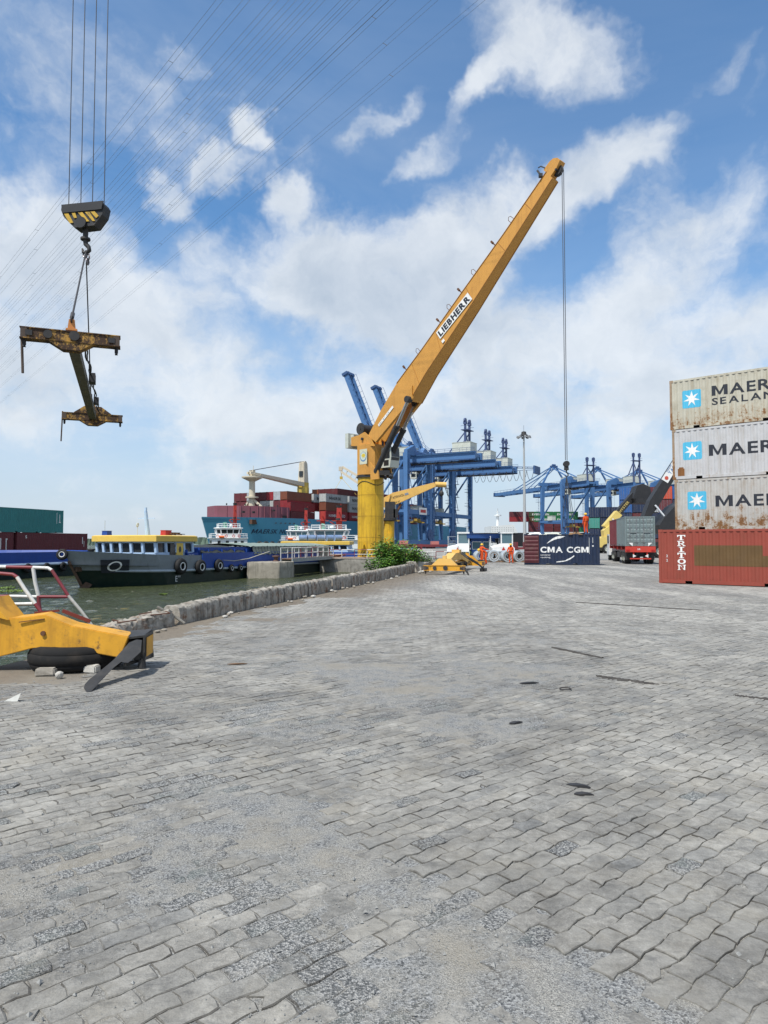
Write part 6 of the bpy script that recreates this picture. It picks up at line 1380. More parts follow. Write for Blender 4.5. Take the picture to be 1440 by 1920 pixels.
# ------------------------------------------------------------------ people
M_SKIN = mat('skin', (.30,.16,.10), .6, var=.05); M_BOOT = mat('dark_boots', (.03,.025,.02), .8); M_HELM = mat('yellow_helmet', (.75,.45,.03), .35, var=.03)
M_SHIRT = mat('white_shirt', (.62,.64,.66), .9, var=.1); M_TROU = mat('blue_trousers', (.06,.10,.20), .9, var=.2); M_HELW = mat('pale_helmet', (.60,.62,.60), .4)
def person(label, loc, rz, pose, top=M_ORANGE, legs=None, helm=M_HELM, group='workers in orange coveralls', back_mark=True):
    """pose: joint name -> (x,y,z); x to the figure's right, y forward"""
    J = dict(pelvis=(0,0,.95), spine=(0,.0,1.15), chest=(0,0,1.34), neck=(0,0,1.47), head=(0,.02,1.58), crown=(0,.02,1.70),
             hipR=(.10,0,.92), kneeR=(.11,.02,.50), ankR=(.11,-.01,.09), toeR=(.12,.16,.04), hipL=(-.10,0,.92), kneeL=(-.11,.02,.50), ankL=(-.11,-.01,.09), toeL=(-.12,.16,.04),
             shR=(.18,0,1.41), elR=(.24,-.01,1.13), wrR=(.25,.06,.89), haR=(.25,.09,.80), shL=(-.18,0,1.41), elL=(-.24,-.01,1.13), wrL=(-.25,.06,.89), haL=(-.25,.09,.80)); J.update(pose)
    E = [('pelvis','spine'),('spine','chest'),('chest','neck'),('neck','head'),('head','crown')]
    for s in 'RL': E += [('pelvis','hip'+s),('hip'+s,'knee'+s),('knee'+s,'ank'+s),('ank'+s,'toe'+s),('chest','sh'+s),('sh'+s,'el'+s),('el'+s,'wr'+s),('wr'+s,'ha'+s)]
    Rr = dict(pelvis=.155, spine=.145, chest=.165, neck=.062, head=.093, crown=.07, hip=.115, knee=.078, ank=.060, toe=.045, sh=.085, el=.060, wr=.043, ha=.040)
    names = list(J); idx = {n: i for i, n in enumerate(names)}
    me = bpy.data.meshes.new('person'); me.from_pydata([J[n] for n in names], [(idx[a], idx[b]) for a, b in E], [])
    o = bpy.data.objects.new('person_rig', me); COL.objects.link(o); sk = o.modifiers.new('skin', 'SKIN'); sk.use_smooth_shade = True
    for n in names:
        k = Rr.get(n) or Rr[n[:-1]]; v = me.skin_vertices[0].data[idx[n]]; v.radius = (k, k*.82 if n in ('pelvis','spine','chest') else k); v.use_root = (n == 'pelvis')
    o.modifiers.new('sub', 'SUBSURF').levels = 1
    bpy.context.view_layer.update(); dg = bpy.context.evaluated_depsgraph_get()
    nm = bpy.data.meshes.new_from_object(o.evaluated_get(dg)); bpy.data.objects.remove(o)
    for m in (top, legs or top, M_SKIN, M_BOOT): nm.materials.append(m)
    hd = V(J['head']); nk = V(J['neck'])
    for p in nm.polygons:
        c = p.center; k = 0
        dmin = min(((c-V(J[n])).length/(Rr.get(n) or Rr[n[:-1]]), n) for n in names)[1]
        if dmin in ('head','crown') or dmin in ('haR','haL') or (dmin == 'neck' and c.z > nk.z): k = 2
        elif dmin[:3] in ('ank','toe') and c.z < V(J[dmin]).z+.04: k = 3
        elif dmin[:3] in ('hip','kne','ank') or dmin == 'pelvis': k = 1
        p.material_index = k; p.use_smooth = True
    body = bpy.data.objects.new('person', nm); COL.objects.link(body); body.location = loc; body.rotation_euler.z = rz; tag(body, label, 'person', group)
    hv = (V(J['crown'])-hd).normalized(); q = MB(); c = hd+hv*.035
    q.lathe([(.155,.0),(.152,.012),(.122,.02),(.118,.07),(.09,.115),(.045,.14),(0,.146)], c, hv, 18); h = q.build('helmet', helm, body, smooth=50)
    f = V((0,1,0)); f = (f-hv*f.dot(hv)).normalized(); q = MB(); q.prism([(-.08,.0),(.08,0),(.06,.09),(-.06,.09)], (c+f*.11, hv.cross(f)*-1, f), -.006, .008); q.build('peak', helm, h)
    # face: nose, brow, ears
    q = MB(); q.add([hd+f*.085+hv*.03, hd+f*.085+hv*-.02+V((.018,0,0)), hd+f*.085+hv*-.02-V((.018,0,0)), hd+f*.125+hv*-.018], [(0,1,3),(0,3,2),(1,2,3)]); q.build('nose', M_SKIN, body)
    q = MB(); q.box(hd+f*.088+hv*.035+V((.035,0,0)), (.03,.015,.014)); q.box(hd+f*.088+hv*.035-V((.035,0,0)), (.03,.015,.014)); q.box(hd+f*.09-hv*.055, (.045,.015,.01)); e_ = q.build('face_features', M_BOOT, body); e_['kind'] = 'stuff'
    # fingers
    for s in 'RL':
        ha = V(J['ha'+s]); d = (ha-V(J['wr'+s])).normalized(); sd = d.cross(V((0,1,0) if abs(d.z) > .7 else (0,0,1))).normalized(); q = MB()
        for i in range(4): b0 = ha+sd*(.027-.018*i)+d*.02; q.tube([b0, b0+d*(.045+.012*(i in (1,2)))+V((0,.006,0)), b0+d*(.07+.016*(i in (1,2)))+V((0,.03,0))], .0085, 5)
        b0 = ha+sd*.035; q.tube([b0, b0+sd*.03+d*.025, b0+sd*.028+d*.055], .0095, 5); q.build('fingers', M_SKIN, body)
    q = MB(); q.tube([V(J['pelvis'])+V((.165*cos(a), .135*sin(a), .10)) for a in [k*pi/8 for k in range(16)]], .02, 5, closed=True); q.build('belt', mat('belt_brown', (.05,.02,.01), .7), body)
    return body
w1_ = G(958, 1056.5)
person('worker in orange standing alone before the coils, near the dark blue container', w1_, radians(150), dict(elR=(.30,.02,1.14), wrR=(.20,.18,1.02), haR=(.15,.24,1.0), ankL=(-.18,-.02,.09), toeL=(-.22,.13,.04), kneeL=(-.15,.02,.5)))
bend = dict(spine=(0,.12,1.08), chest=(0,.34,1.16), neck=(0,.47,1.18), head=(0,.58,1.20), crown=(0,.69,1.23), shR=(.18,.36,1.14), shL=(-.18,.36,1.14), elR=(.21,.42,.88), wrR=(.18,.46,.65), haR=(.17,.48,.56), elL=(-.21,.42,.88), wrL=(-.18,.48,.66), haL=(-.17,.52,.57), kneeR=(.13,.12,.50), kneeL=(-.13,.10,.5), pelvis=(0,-.02,.92))
person('worker in orange bending forward in front of another worker by the yellow spreader', G(912, 1058.5), radians(95), bend)
person('worker in orange standing behind the bending worker, one arm out', G(905, 1055.8)+V((0,.5,0)), radians(-60), dict(elR=(.42,.10,1.25), wrR=(.56,.28,1.22), haR=(.62,.34,1.21)))
person('worker in orange standing on top of the dark blue container', navy.matrix_basis @ V((5.05, .8, 2.56)), radians(20), dict(elR=(.32,.06,1.16), wrR=(.30,.2,1.0), haR=(.27,.27,.98), ankR=(.17,0,.09), toeR=(.2,.15,.04)))
q = MB(); q.bx(4.4, 5.75, .1, 2.3, 2.50, 2.548); pf = q.build('top_platform', mat('rust_brown'), navy)
person('person in a white shirt and pale helmet standing behind the long railing', G(851, 1046), radians(70), dict(elR=(.2,.2,1.2), wrR=(.12,.4,1.15), haR=(.1,.46,1.15)), M_SHIRT, M_TROU, M_HELW, 'people in light clothes')
# ------------------------------------------------------------------ steel coils
mCoil = mat('wrapped_coil', (.52,.57,.60), .28, metal=.35, var=.12, scale=5., bump=.5, streak=.2, dirtcol=(.3,.33,.35)); mCoilI = mat('coil_core', (.16,.14,.12), .7, var=.3)
for i, (px, gy, R) in enumerate(((899,1052.5,.53),(926,1053.5,.56),(950,1054,.56),(970,1053.5,.54),(915,1050.5,.52),(938,1050.6,.50),(961,1050.8,.50),(979,1051,.5))):
    lab = ['shiny wrapped steel coil at the left end, behind the two workers','shiny steel coil beside the bending worker','shiny steel coil just left of the standing worker','shiny steel coil between the standing worker and the container door','steel coil at the back, seen between the left front coils','steel coil at the back, in the middle of the heap','steel coil at the back, behind the standing worker','steel coil mostly hidden by the dark blue container'][i]
    p = G(px, gy); t = thing('steel_coil', lab, 'coil', (p.x, p.y, R), radians([8,-6,5,12,0,-10,6,0][i]), 'steel coils on the quay')
    q = MB(); q.lathe([(.24*R/.55,-.5),(R-.04,-.52),(R,-.47),(R,.47),(R-.04,.52),(.24*R/.55,.5)], (0,0,0), (0,1,0), 28); q.build('winding', mCoil, t, smooth=40)
    q = MB(); q.lathe([(.24*R/.55,-.49),(.22*R/.55,-.40),(.22*R/.55,.4),(.24*R/.55,.49)], (0,0,0), (0,1,0), 20); q.lathe([(.33*R/.55,-.525),(.36*R/.55,-.53),(.39*R/.55,-.525)], (0,0,0), (0,1,0), 24); q.build('core', mCoilI, t)
    q = MB()
    for s in (-1, 1): q.prism([(-.3,0),(.3,0),(.15,.12),(-.1,.06)], ((s*R*.62,-.35,-R), (s,0,0), (0,0,1)), -.05, .6)
    q.build('wedge', mat('old_timber'), t)
# ------------------------------------------------------------------ quay booth
bo = P(905, 1040, 76); t = thing('gate_booth', 'dark blue quay booth with a flat overhanging roof and white window frames', 'booth', (bo.x, 76, 0), radians(4))
mBo = mat('booth_blue', (.018,.065,.22), .5, var=.08, streak=.15)
q = MB(); q.bx(-1.3, 1.4, 0, 2.4, 0, 1.05); q.bx(-1.3, 1.4, 0, 2.4, 1.95, 2.3); 
for x in (-1.26, -.05, 1.36): q.bx(x-.06, x+.06, .0, .1, 1.05, 1.95); q.bx(x-.06, x+.06, 2.3, 2.4, 1.05, 1.95)
q.build('wall', mBo, t)
q = MB(); q.bx(-1.85, 2.9, -.6, 2.9, 2.3, 2.75); q.bx(-1.9, 2.95, -.65, 2.95, 2.75, 2.8); q.build('roof', mBo, t)
for x0, x1 in ((-1.2,-.11),(.01,1.3)):
    q = MB(); q.add([(x0,.05,1.05),(x1,.05,1.05),(x1,.05,1.95),(x0,.05,1.95)],[(0,1,2,3)]); w = q.build('window', M_GLASSB, t, fix=False)
    q = MB(); q.bx(x0, x1, .02, .06, 1.05, 1.12); q.bx(x0, x1, .02, .06, 1.88, 1.95); q.bx(x0, x0+.07, .02, .06, 1.12, 1.88); q.bx(x1-.07, x1, .02, .06, 1.12, 1.88); q.build('frame', M_WHITE, w)
q = MB(); q.bx(2.6, 2.75, .2, .35, 0, 2.3); q.build('roof_post', mBo, t)
for i, (px, w, h, m_, lab) in enumerate(((883, .45, .85, mat('cream_panel', (.55,.52,.42), .7), 'cream cabinet standing at the left of the blue booth'), (891, .5, .9, M_HOUSE, 'pale grey cabinet standing before the blue booth'), (902, .9, .95, mat('tan_crate', (.40,.29,.17), .8, var=.2), 'tan crate standing before the blue booth'))):
    p = G(px, 1046); q = MB(); q.box((0,0,h/2+.04),(w,.5,h)); q.box((0,0,h+.06),(w+.06,.56,.05)); q.bx(-w/2,-w/2+.08,-.2,.2,0,.05); q.bx(w/2-.08,w/2,-.2,.2,0,.05); q.bx(-w*.4,w*.4,-.27,-.245,.15,h*.9); o = q.build('cabinet' if i < 2 else 'crate', m_); o.location = p; tag(o, lab, 'cabinet' if i < 2 else 'crate')
# ------------------------------------------------------------------ terminal tractors
mTT = mat('tractor_white', (.72,.73,.72), .4, var=.04, dirt=.15)
def wheel(t, c, R, w, ax=(1,0,0)):
    a = V(ax); q = MB(); q.lathe([(R*.55,-w/2),(R*.92,-w/2),(R,-w*.32),(R,w*.32),(R*.92,w/2),(R*.55,w/2)], c, ax, 22); wl = q.build('wheel', M_BLACK, t, smooth=50)
    q = MB(); q.lathe([(0,w*.30),(R*.2,w*.32),(R*.25,w*.2),(R*.45,w*.22),(R*.56,w*.48)], c, ax, 16); q.lathe([(0,-w*.30),(R*.2,-w*.32),(R*.25,-w*.2),(R*.45,-w*.22),(R*.56,-w*.48)], c, ax, 16); q.build('rim', M_HOUSE, wl); return wl
def tractor(lab, px, gy, rz, sc=1.):
    p = G(px, gy); t = thing('terminal_tractor', lab, 'tractor', p, rz, 'white terminal tractors', sc)
    q = MB(); q.bx(-.55, .55, -2.0, 2.6, .55, .85); q.bx(-1.2, 1.2, -2.35, -2.1, .45, .8); q.build('chassis', M_DARK, t)
    q = MB(); q.add([(-1.2,-2.2,.8),(1.2,-2.2,.8),(1.2,-2.1,1.25),(.0,-2.1,1.45),(-1.2,-2.1,1.25),(-1.2,-.6,.8),(1.2,-.6,.8),(1.2,-.6,1.5),(0,-.6,1.75),(-1.2,-.6,1.4)], [(0,1,2,3,4),(2,7,8,3),(3,8,9,4),(1,6,7,2),(0,4,9,5),(5,9,8,7,6),(0,5,6,1)]); q.build('bonnet', mTT, t)
    q = MB(); x0, x1, y0, y1, z0, z1 = -.1, 1.2, -1.1, .5, 1.2, 3.0
    q.bx(x0, x1, y0, y1, z0, 1.75); q.bx(x0-.03, x1+.03, y0-.08, y1+.03, z1-.18, z1)
    for x in (x0+.05, x1-.05):
        for y in (y0+.05, y1-.05): q.bx(x-.06, x+.06, y-.06, y+.06, 1.75, z1-.18)
    cb = q.build('cab', mTT, t)
    q = MB(); q.bx(x0+.1, x1-.1, y0+.03, y0+.05, 1.77, z1-.2); q.build('windscreen', M_GLASSB, cb)
    for x in (x0+.03, x1-.05): q = MB(); q.bx(x, x+.02, y0+.1, y1-.1, 1.77, z1-.2); q.build('window', M_GLASSB, cb)
    for x in (-.95, .95):
        wheel(t, (x, -1.4, .5), .5, .35); wheel(t, (x, 1.7, .5), .5, .55)
    q = MB(); 
    for z in (1.5, 2.0, 2.5): q.tube([(-1.15,-.6,z),(-1.15,1.0,z),(-.3,1.0,z)],.04,5)
    for y in (-.6,.2,1.): q.tube([(-1.15,y,.9),(-1.15,y,2.5)],.04,5)
    q.bx(-1.15,-.15,-.4,1.,.86,.95); q.build('guard_rail', mTT, t)
    q = MB(); q.bx(-1.05,-.35,.1,1.3,.95,1.8); q.build('engine_box', mTT, t)
    q = MB(); q.add([(-.25,-2.16,.95),(.25,-2.16,.95),(0,-2.13,1.4)],[(0,1,2)]); q.build('emblem', M_RED, t, fix=False)
    for x in (-.9,.9): q = MB(); q.cyl((x,-2.38,.65),(x,-2.34,.65),.12,n=10); q.build('headlight', mat('amber_lens', (.55,.2,.03), .3), t)
    return t
tractor('white terminal tractor with its cab facing us, beside the steel coils', 938, 1048.5, 0., 1.0)
tractor('white terminal tractor half hidden behind the railing and the blue booth', 860, 1048., radians(-8), 1.0)
q = MB(); q.bx(-3,3,-1.2,1.2,1.0,1.25)
for x in (-2.4,-1.2,0,1.2,2.4): q.bx(x-.06,x+.06,-1.22,1.22,1.25,1.9)
for x in (-2.2,-1.2): q.cyl((x,-1.1,.5),(x,-.7,.5),.5,n=14); q.cyl((x,.7,.5),(x,1.1,.5),.5,n=14)
q.bx(2,2.3,-.9,-.6,0,1.0)
o = q.build('flat_trailer', M_MAROON); p = G(985, 1045); o.location = p; tag(o, 'maroon flat trailer with stakes behind the right tractor', 'trailer')
# ------------------------------------------------------------------ truck seen from behind with two short containers
TY = 58.5; rl = V((P(1172, 1017, TY).x, TY, 0)); hdg = V((.215, .977, 0)).normalized(); trz = atan2(hdg.y, hdg.x)
# local frame: x along the heading, y to the left
tk = thing('container_truck', 'truck with a red chassis seen from behind, carrying a grey and a maroon container', 'truck', rl+V((hdg.y, -hdg.x, 0))*1.22, trz)
zb_ = 1.53
q = MB()
for s in (-.45, .45): q.bx(0, 12.8, s-.09, s+.09, 1.1, 1.45)
for x in (.15, 3, 6, 9, 12.4): q.bx(x-.12, x+.12, -1.2, 1.2, 1.25, 1.52)
q.build('chassis', M_RED, tk)
q = MB(); q.bx(-.12,.05,-1.22,1.22,1.02,1.5); q.build('rear_beam', mat('signal_red', (.50,.045,.03), .5, var=.1, dirt=.2), tk)
q = MB(); q.bx(-.1,.02,-.85,.85,.42,.52); q.bx(-.05,.05,-.6,-.5,.5,1.1); q.bx(-.05,.05,.5,.6,.5,1.1); q.build('underrun_bar', mat('signal_red'), tk)
for s in (-1, 1):
    for z in (1.52, .55):
        q = MB(); q.add([(-.14, s*.62, z+.30), (-.14, s*.95 if z > 1 else s*.62, z+.30 if z > 1 else z), (-.14, s*.62 if z > 1 else s*.35, z if z > 1 else z+.15)], [(0,1,2)]); q.build('marker_panel', M_WHITE, tk, fix=False)
    q = MB(); q.bx(-.15,-.1,s*1.0-.14,s*1.0+.14,1.1,1.24); q.build('tail_light', mat('lamp_red', (.35,.02,.02), .3), tk)
letters('51R', M_WPRINT, tk, ((-.125,.25,1.2),(0,-1,0),(0,0,1)), .2, .005)
for x in (1.2, 2.5, 9.0, 10.3):
    for s in (-1, 1): wheel(tk, (x, s*.92, .52), .52, .55, (0,1,0))
for s in (-1, 1): q = MB(); q.bx(.55,.6,s*.92-.3,s*.92+.3,.35,1.05); q.build('mudflap', M_DARK, tk)
q = MB(); q.bx(12.9,15.0,-1.2,1.2,1.0,2.7,); q.bx(12.9,15.2,-1.22,1.22,.55,1.0); cab_ = q.build('cab', mTT, tk)
q = MB(); q.bx(13.3,14.3,1.2,1.23,1.75,2.55); q.build('window', M_GLASS, cab_)
for s in (-1, 1): wheel(tk, (14.2, s*1.0, .5), .5, .35, (0,1,0))
q = MB(); q.bx(4.,6.,.7,1.2,.5,1.0); q.bx(6.4,7.6,-1.2,-.7,.5,1.0); q.build('side_locker', M_DARK, tk)
mGD = mat('grey_green_paint', (.17,.215,.22), .45, var=.12, dirt=.3, streak=.3); mMC = mat('maroon_paint')
o = container('grey container with ribbed double doors facing us on the red truck', mGD, rl+V((0,0,zb_)), trz, 6.06, 2.55, doors='x0', group='containers on the truck')
o.rotation_euler.z = trz; o.location = tk.location+V((hdg.y,-hdg.x,0))*1.22+V((0,0,zb_))
o = container('maroon container ahead of the grey one on the red truck', mMC, tk.location+V((hdg.y,-hdg.x,0))*1.22+hdg*6.2+V((0,0,zb_)), trz, 6.06, 2.55, group='containers on the truck')
# ------------------------------------------------------------------ reach stackers
mRY = mat('stacker_yellow', (.62,.47,.14), .5, var=.06, dirt=.2); mRK = mat('stacker_black', (.022,.022,.024), .5, var=.15, dirt=.15, dirtcol=(.08,.07,.06))
Y1 = 118; s1 = thing('reach_stacker', 'yellow reach stacker with a black boom raised to the right, behind the truck', 'reach stacker', (P(1132,1035,Y1).x, Y1, 0))
K = lambda px, py, Y=Y1, t=s1: P(px, py, Y)-t.location
q = MB(); pts = [K(1113,1015),K(1124,1006),K(1140,1008),K(1158,1015),K(1165,1028),K(1118,1026)]
q.prism([(p.x,p.z) for p in pts], ((0,0,0),(1,0,0),(0,0,1)), -1.6, 1.6); q.build('body', mRY, s1)
for x in (0, 5.4):
    for y in (-1.5, 1.5): wheel(s1, (x, y, .8), .8, .7, (0,1,0))
q = MB(); q.bx(1.2,2.6,-1.2,.6,2.2,4.2); cb = q.build('cab', mRY, s1); q = MB(); q.bx(1.3,2.5,-1.24,-1.2,2.7,4.0); q.build('window', M_GLASS, cb)
bA, bB, bC = K(1136,990), K(1160,962), K(1197,918)
q = MB(); q.bar((bA.x,.3,bA.z),(bB.x,.3,bB.z),1.2,1.5,up=V((0,1,0))); q.prism([(p.x,p.z) for p in (K(1128,995),K(1140,985),K(1146,995),K(1138,1018),K(1130,1012))], ((0,0,0),(1,0,0),(0,0,1)), -.5, 1.1); q.build('boom_base', mRY, s1)
q = MB(); q.bar((bB.x-.6,.3,bB.z-.6),(bC.x,.3,bC.z),1.0,1.2,up=V((0,1,0))); bm1 = q.build('boom_extension', mRK, s1)
o1 = K(1160,964); d1 = (bC-bB); d1.y = 0; d1.normalize(); letters('HYSTER', mRY, bm1, ((bB.x+.2,-.31,bB.z+.0), d1, V((-d1.z,0,d1.x))), .6, .01, 1.1)
h0_ = K(1195,922); q = MB(); q.prism([(p.x,p.z) for p in (K(1189,912),K(1200,908),K(1213,914),K(1217,934),K(1205,942),K(1185,940),K(1182,935))], ((0,0,0),(1,0,0),(0,0,1)), -1.2, 1.4); q.bx(K(1185,940).x, K(1220,940).x, -2.5, 3.0, K(1185,944).z, K(1185,936).z); q.build('spreader_head', mRK, s1)
q = MB(); a_, b_ = K(1146,973), K(1156,987); q.cyl((a_.x,-.7,a_.z),(b_.x,-.7,b_.z),.14,n=8); q.build('lift_cylinder', mat('chrome_white', (.7,.72,.74), .3), s1)
Y2 = 84; s2 = thing('reach_stacker', 'black reach stacker with a white sign on its steep boom, behind the lettered stack', 'reach stacker', (P(1262,1035,Y2).x, Y2, 0))
K2 = lambda px, py: P(px, py, Y2)-s2.location
ba0, ba1 = K2(1206,972), K2(1292,832); dB = (ba1-ba0); dB.y = 0; dB.normalize(); nB = V((-dB.z,0,dB.x))
q = MB(); ck = [ba0+nB*.1-dB*.6, ba0+nB*.62+dB*2.2, ba1+nB*.46, ba1-nB*.46, ba0-nB*.62+dB*2.0, ba0-nB*.4-dB*.6]
q.prism([(p.x,p.z) for p in ck], ((0,0,0),(1,0,0),(0,0,1)), -.65, .65); bm2 = q.build('boom', mRK, s2)
sa = K2(1242,903); q = MB(); q.add([sa+nB*.46+V((0,-.67,0)), sa-nB*.46+V((0,-.67,0)), sa+dB*4.6-nB*.42+V((0,-.67,0)), sa+dB*4.6+nB*.42+V((0,-.67,0))], [(0,1,2,3)]); sg = q.build('sign_panel', M_WPRINT, bm2, fix=False)
q = MB(); vs, fs = disc(.24); q.add([sa+dB*(.45+a)+nB*b+V((0,-.685,0)) for a, b in vs], fs); q.build('emblem', mat('emblem_red', (.5,.08,.05), .6), sg, fix=False)
letters('TAN CANG', mat('emblem_blue'), sg, (sa+dB*1.1-nB*.2+V((0,-.685,0)), dB, nB), .55, .02, 1.); letters('SAIGON', mat('emblem_blue'), sg, (sa+dB*1.1+nB*.28+V((0,-.685,0)), dB, nB), .28, .01, 1.)
for dy, pa_, pb_ in ((-.9,(1223,948),(1253,984)),(.9,(1235,947),(1264,983))):
    a_, b_ = K2(*pa_), K2(*pb_); q = MB(); q.cyl((a_.x,dy,a_.z),(b_.x,dy,b_.z),.11,n=10); q.build('lift_cylinder', mat('chrome_white'), s2)
q = MB(); q.prism([(p.x,p.z) for p in (K2(1236,972),K2(1256,950),K2(1290,930),K2(1300,1010),K2(1230,1000),K2(1228,985))], ((0,0,0),(1,0,0),(0,0,1)), -1.5, 1.5); q.bx(-3.4,3.0,-1.6,1.6,.9,1.9); q.bx(-2.0,-.6,-1.7,-1.2,1.9,2.9); q.build('body', mRK, s2)
for x in (-2.4, 2.2):
    for y in (-1.6, 1.6): wheel(s2, (x, y, .8), .8, .7, (0,1,0))
# ------------------------------------------------------------------ stacks of containers across the yard
def end_on(px, Y, colours, group, tiers, where):
    """stacks whose door ends face us, the rows square to the view"""
    a0 = P(px, 1017, Y); u = V((a0.x, a0.y, 0)).normalized(); row = V((u.y, -u.x, 0)); rz = atan2(-u.y, -u.x)
    for ci, cs in enumerate(colours):
        for ti, col in enumerate(cs):
            if col: plain(col, V((a0.x, a0.y, ti*2.6))+row*(2.5*ci)+u*(12.19+.25*((ci*7+ti*3) % 3)), rz, where(ci, ti, col), group)
TI = ['lowest','second','third','fourth','top']
end_on(1105, 165, [['navy','navy','teal','navy'],['navy']*4,['navy','blue','navy','navy']], 'stacked containers across the yard', 4, lambda c_, t_, k: f"{k} container end left of the yellow reach stacker, {['left','middle','right'][c_]} column, {['lowest','second','third','top'][t_]} tier")
end_on(1162, 138, [['blue','blue','navy','blue','blue'],['navy','maroon','dark red','navy','green'],['maroon','navy','navy','grey','maroon'],['dark red','blue','blue','maroon','orange red'],['red','blue','teal','navy','blue'],['blue','grey','navy','dark red','blue'],['navy','blue','red','blue','maroon']], 'stacked containers across the yard', 5, lambda c_, t_, k: f"{k} container end behind the reach stackers, {NUM[c_]} column from the left, {TI[t_]} tier")
# ------------------------------------------------------------------ ship at the far quay with green containers
YS = 345; s3 = thing('container_ship', 'far dark container ship with a white bow shelter and a white mast', 'ship', (P(905,1017,YS).x, YS+14, ZW), 0, 'ships')
hull('hull', s3, [mat('ship_black', (.02,.02,.025), .6), mSL], 150, 26, 8.0, 0, 5., .8, nx=30, deck=.3, ent=.15)
q = MB(); x0 = P(922,1017,YS).x-s3.location.x; x1 = P(966,1017,YS).x-s3.location.x; q.add([(x0,-13.3,7.9),(x1+1.5,-13.3,7.9),(x1-.5,-13.3,12.2),(x0,-13.3,11.4),(x0,11,7.9),(x1+1.5,11,7.9),(x1-.5,11,12.2),(x0,11,11.4)], [(0,1,2,3),(7,6,5,4),(0,4,5,1),(1,5,6,2),(2,6,7,3),(3,7,4,0)])
q.build('bow_shelter', mTW, s3)
q = MB()
for i in range(10):
    for k in range(3): q.box((x0+.7+i*1.15, -13.34, 8.9+k*.9), (.22,.08,.22))
o = q.build('port_hole', M_DARK, s3); o['kind'] = 'stuff'
xm_ = P(942,1017,YS).x-s3.location.x; q = MB(); q.cyl((xm_,0,7),(xm_,0,18),.9,.7,12); q.cyl((xm_,0,17),(xm_,0,17.6),1.9,n=12); q.cyl((xm_,0,18),(xm_,0,21),.2,n=6); q.box((xm_,0,19),(2.,.3,.3)); q.build('foremast', mTW, s3, smooth=40)
gr_rows = {4: [0,1,1,0,0,2,2,3,0,0,0,0], 3: ['maroon','green','green','green','maroon','maroon','green','green','maroon','red','green','green'], 2: ['red','green','green','maroon','maroon','green','green','maroon','red','green','maroon','maroon'], 1: ['maroon']*4+['green','maroon','green','green','maroon','maroon','green','green'], 0: ['maroon','maroon','dark red','green','green','dark red','maroon','green','green','maroon','maroon','dark red']}
for ti in range(4):
    for k in range(11):
        col = gr_rows[ti][k]
        if ti == 3 and k in (3, 4, 8, 9): continue
        if k == 0 and ti < 2: continue
        p = P(964+47.5*(k-1)+30 if k else 958, 1017, YS); z = ZW+8.4+ti*2.6
        o = plain(col, (p.x, YS+2, z), 0, f"{col} container on the far ship, {NUM[k]} bay behind its white mast, {['lowest','second','third','top'][ti]} tier", 'containers on the far ship')
        if col == 'green' and ti >= 1: letters('EVERGREEN', M_WPRINT, o, ((1.6,-.03,.75),(1,0,0),(0,0,1)), 1.3, .02, 1.15)
# low sheds and clutter along the quay behind the yellow cranes: red bogies' guards, stacked beams
for i, (px, Y, w, h, lab) in enumerate(((757,130,7,1.5,'low maroon spreader frame on the quay behind the small yellow crane'),(815,150,9,1.4,'low maroon spreader frame on the quay left of the far white tractor'))):
    p = P(px, 1017, Y); t = thing('spreader_frame', lab, 'spreader', (p.x, Y, 0), .1*i, 'maroon frames parked on the quay'); q = MB()
    for y in (-1.1,1.1): q.bx(-w/2,w/2,y-.15,y+.15,h-.5,h)
    for x in (-w/2+.2,w/2-.2): q.bx(x-.2,x+.2,-.94,.94,h-.6,h+.05)
    q.build('frame', M_MAROON, t)
    for x in (-w/2+.2,w/2-.2):
        for y in (-1.1,1.1): q = MB(); q.bx(x-.15,x+.15,y-.15,y+.15,0,h-.5); q.build('leg', M_MAROON, t)
    q = MB(); q.bx(-.8,.8,-.9,.9,h,h+.7); q.build('hydraulic_unit', mat('pale_red', (.45,.16,.14), .6), t)
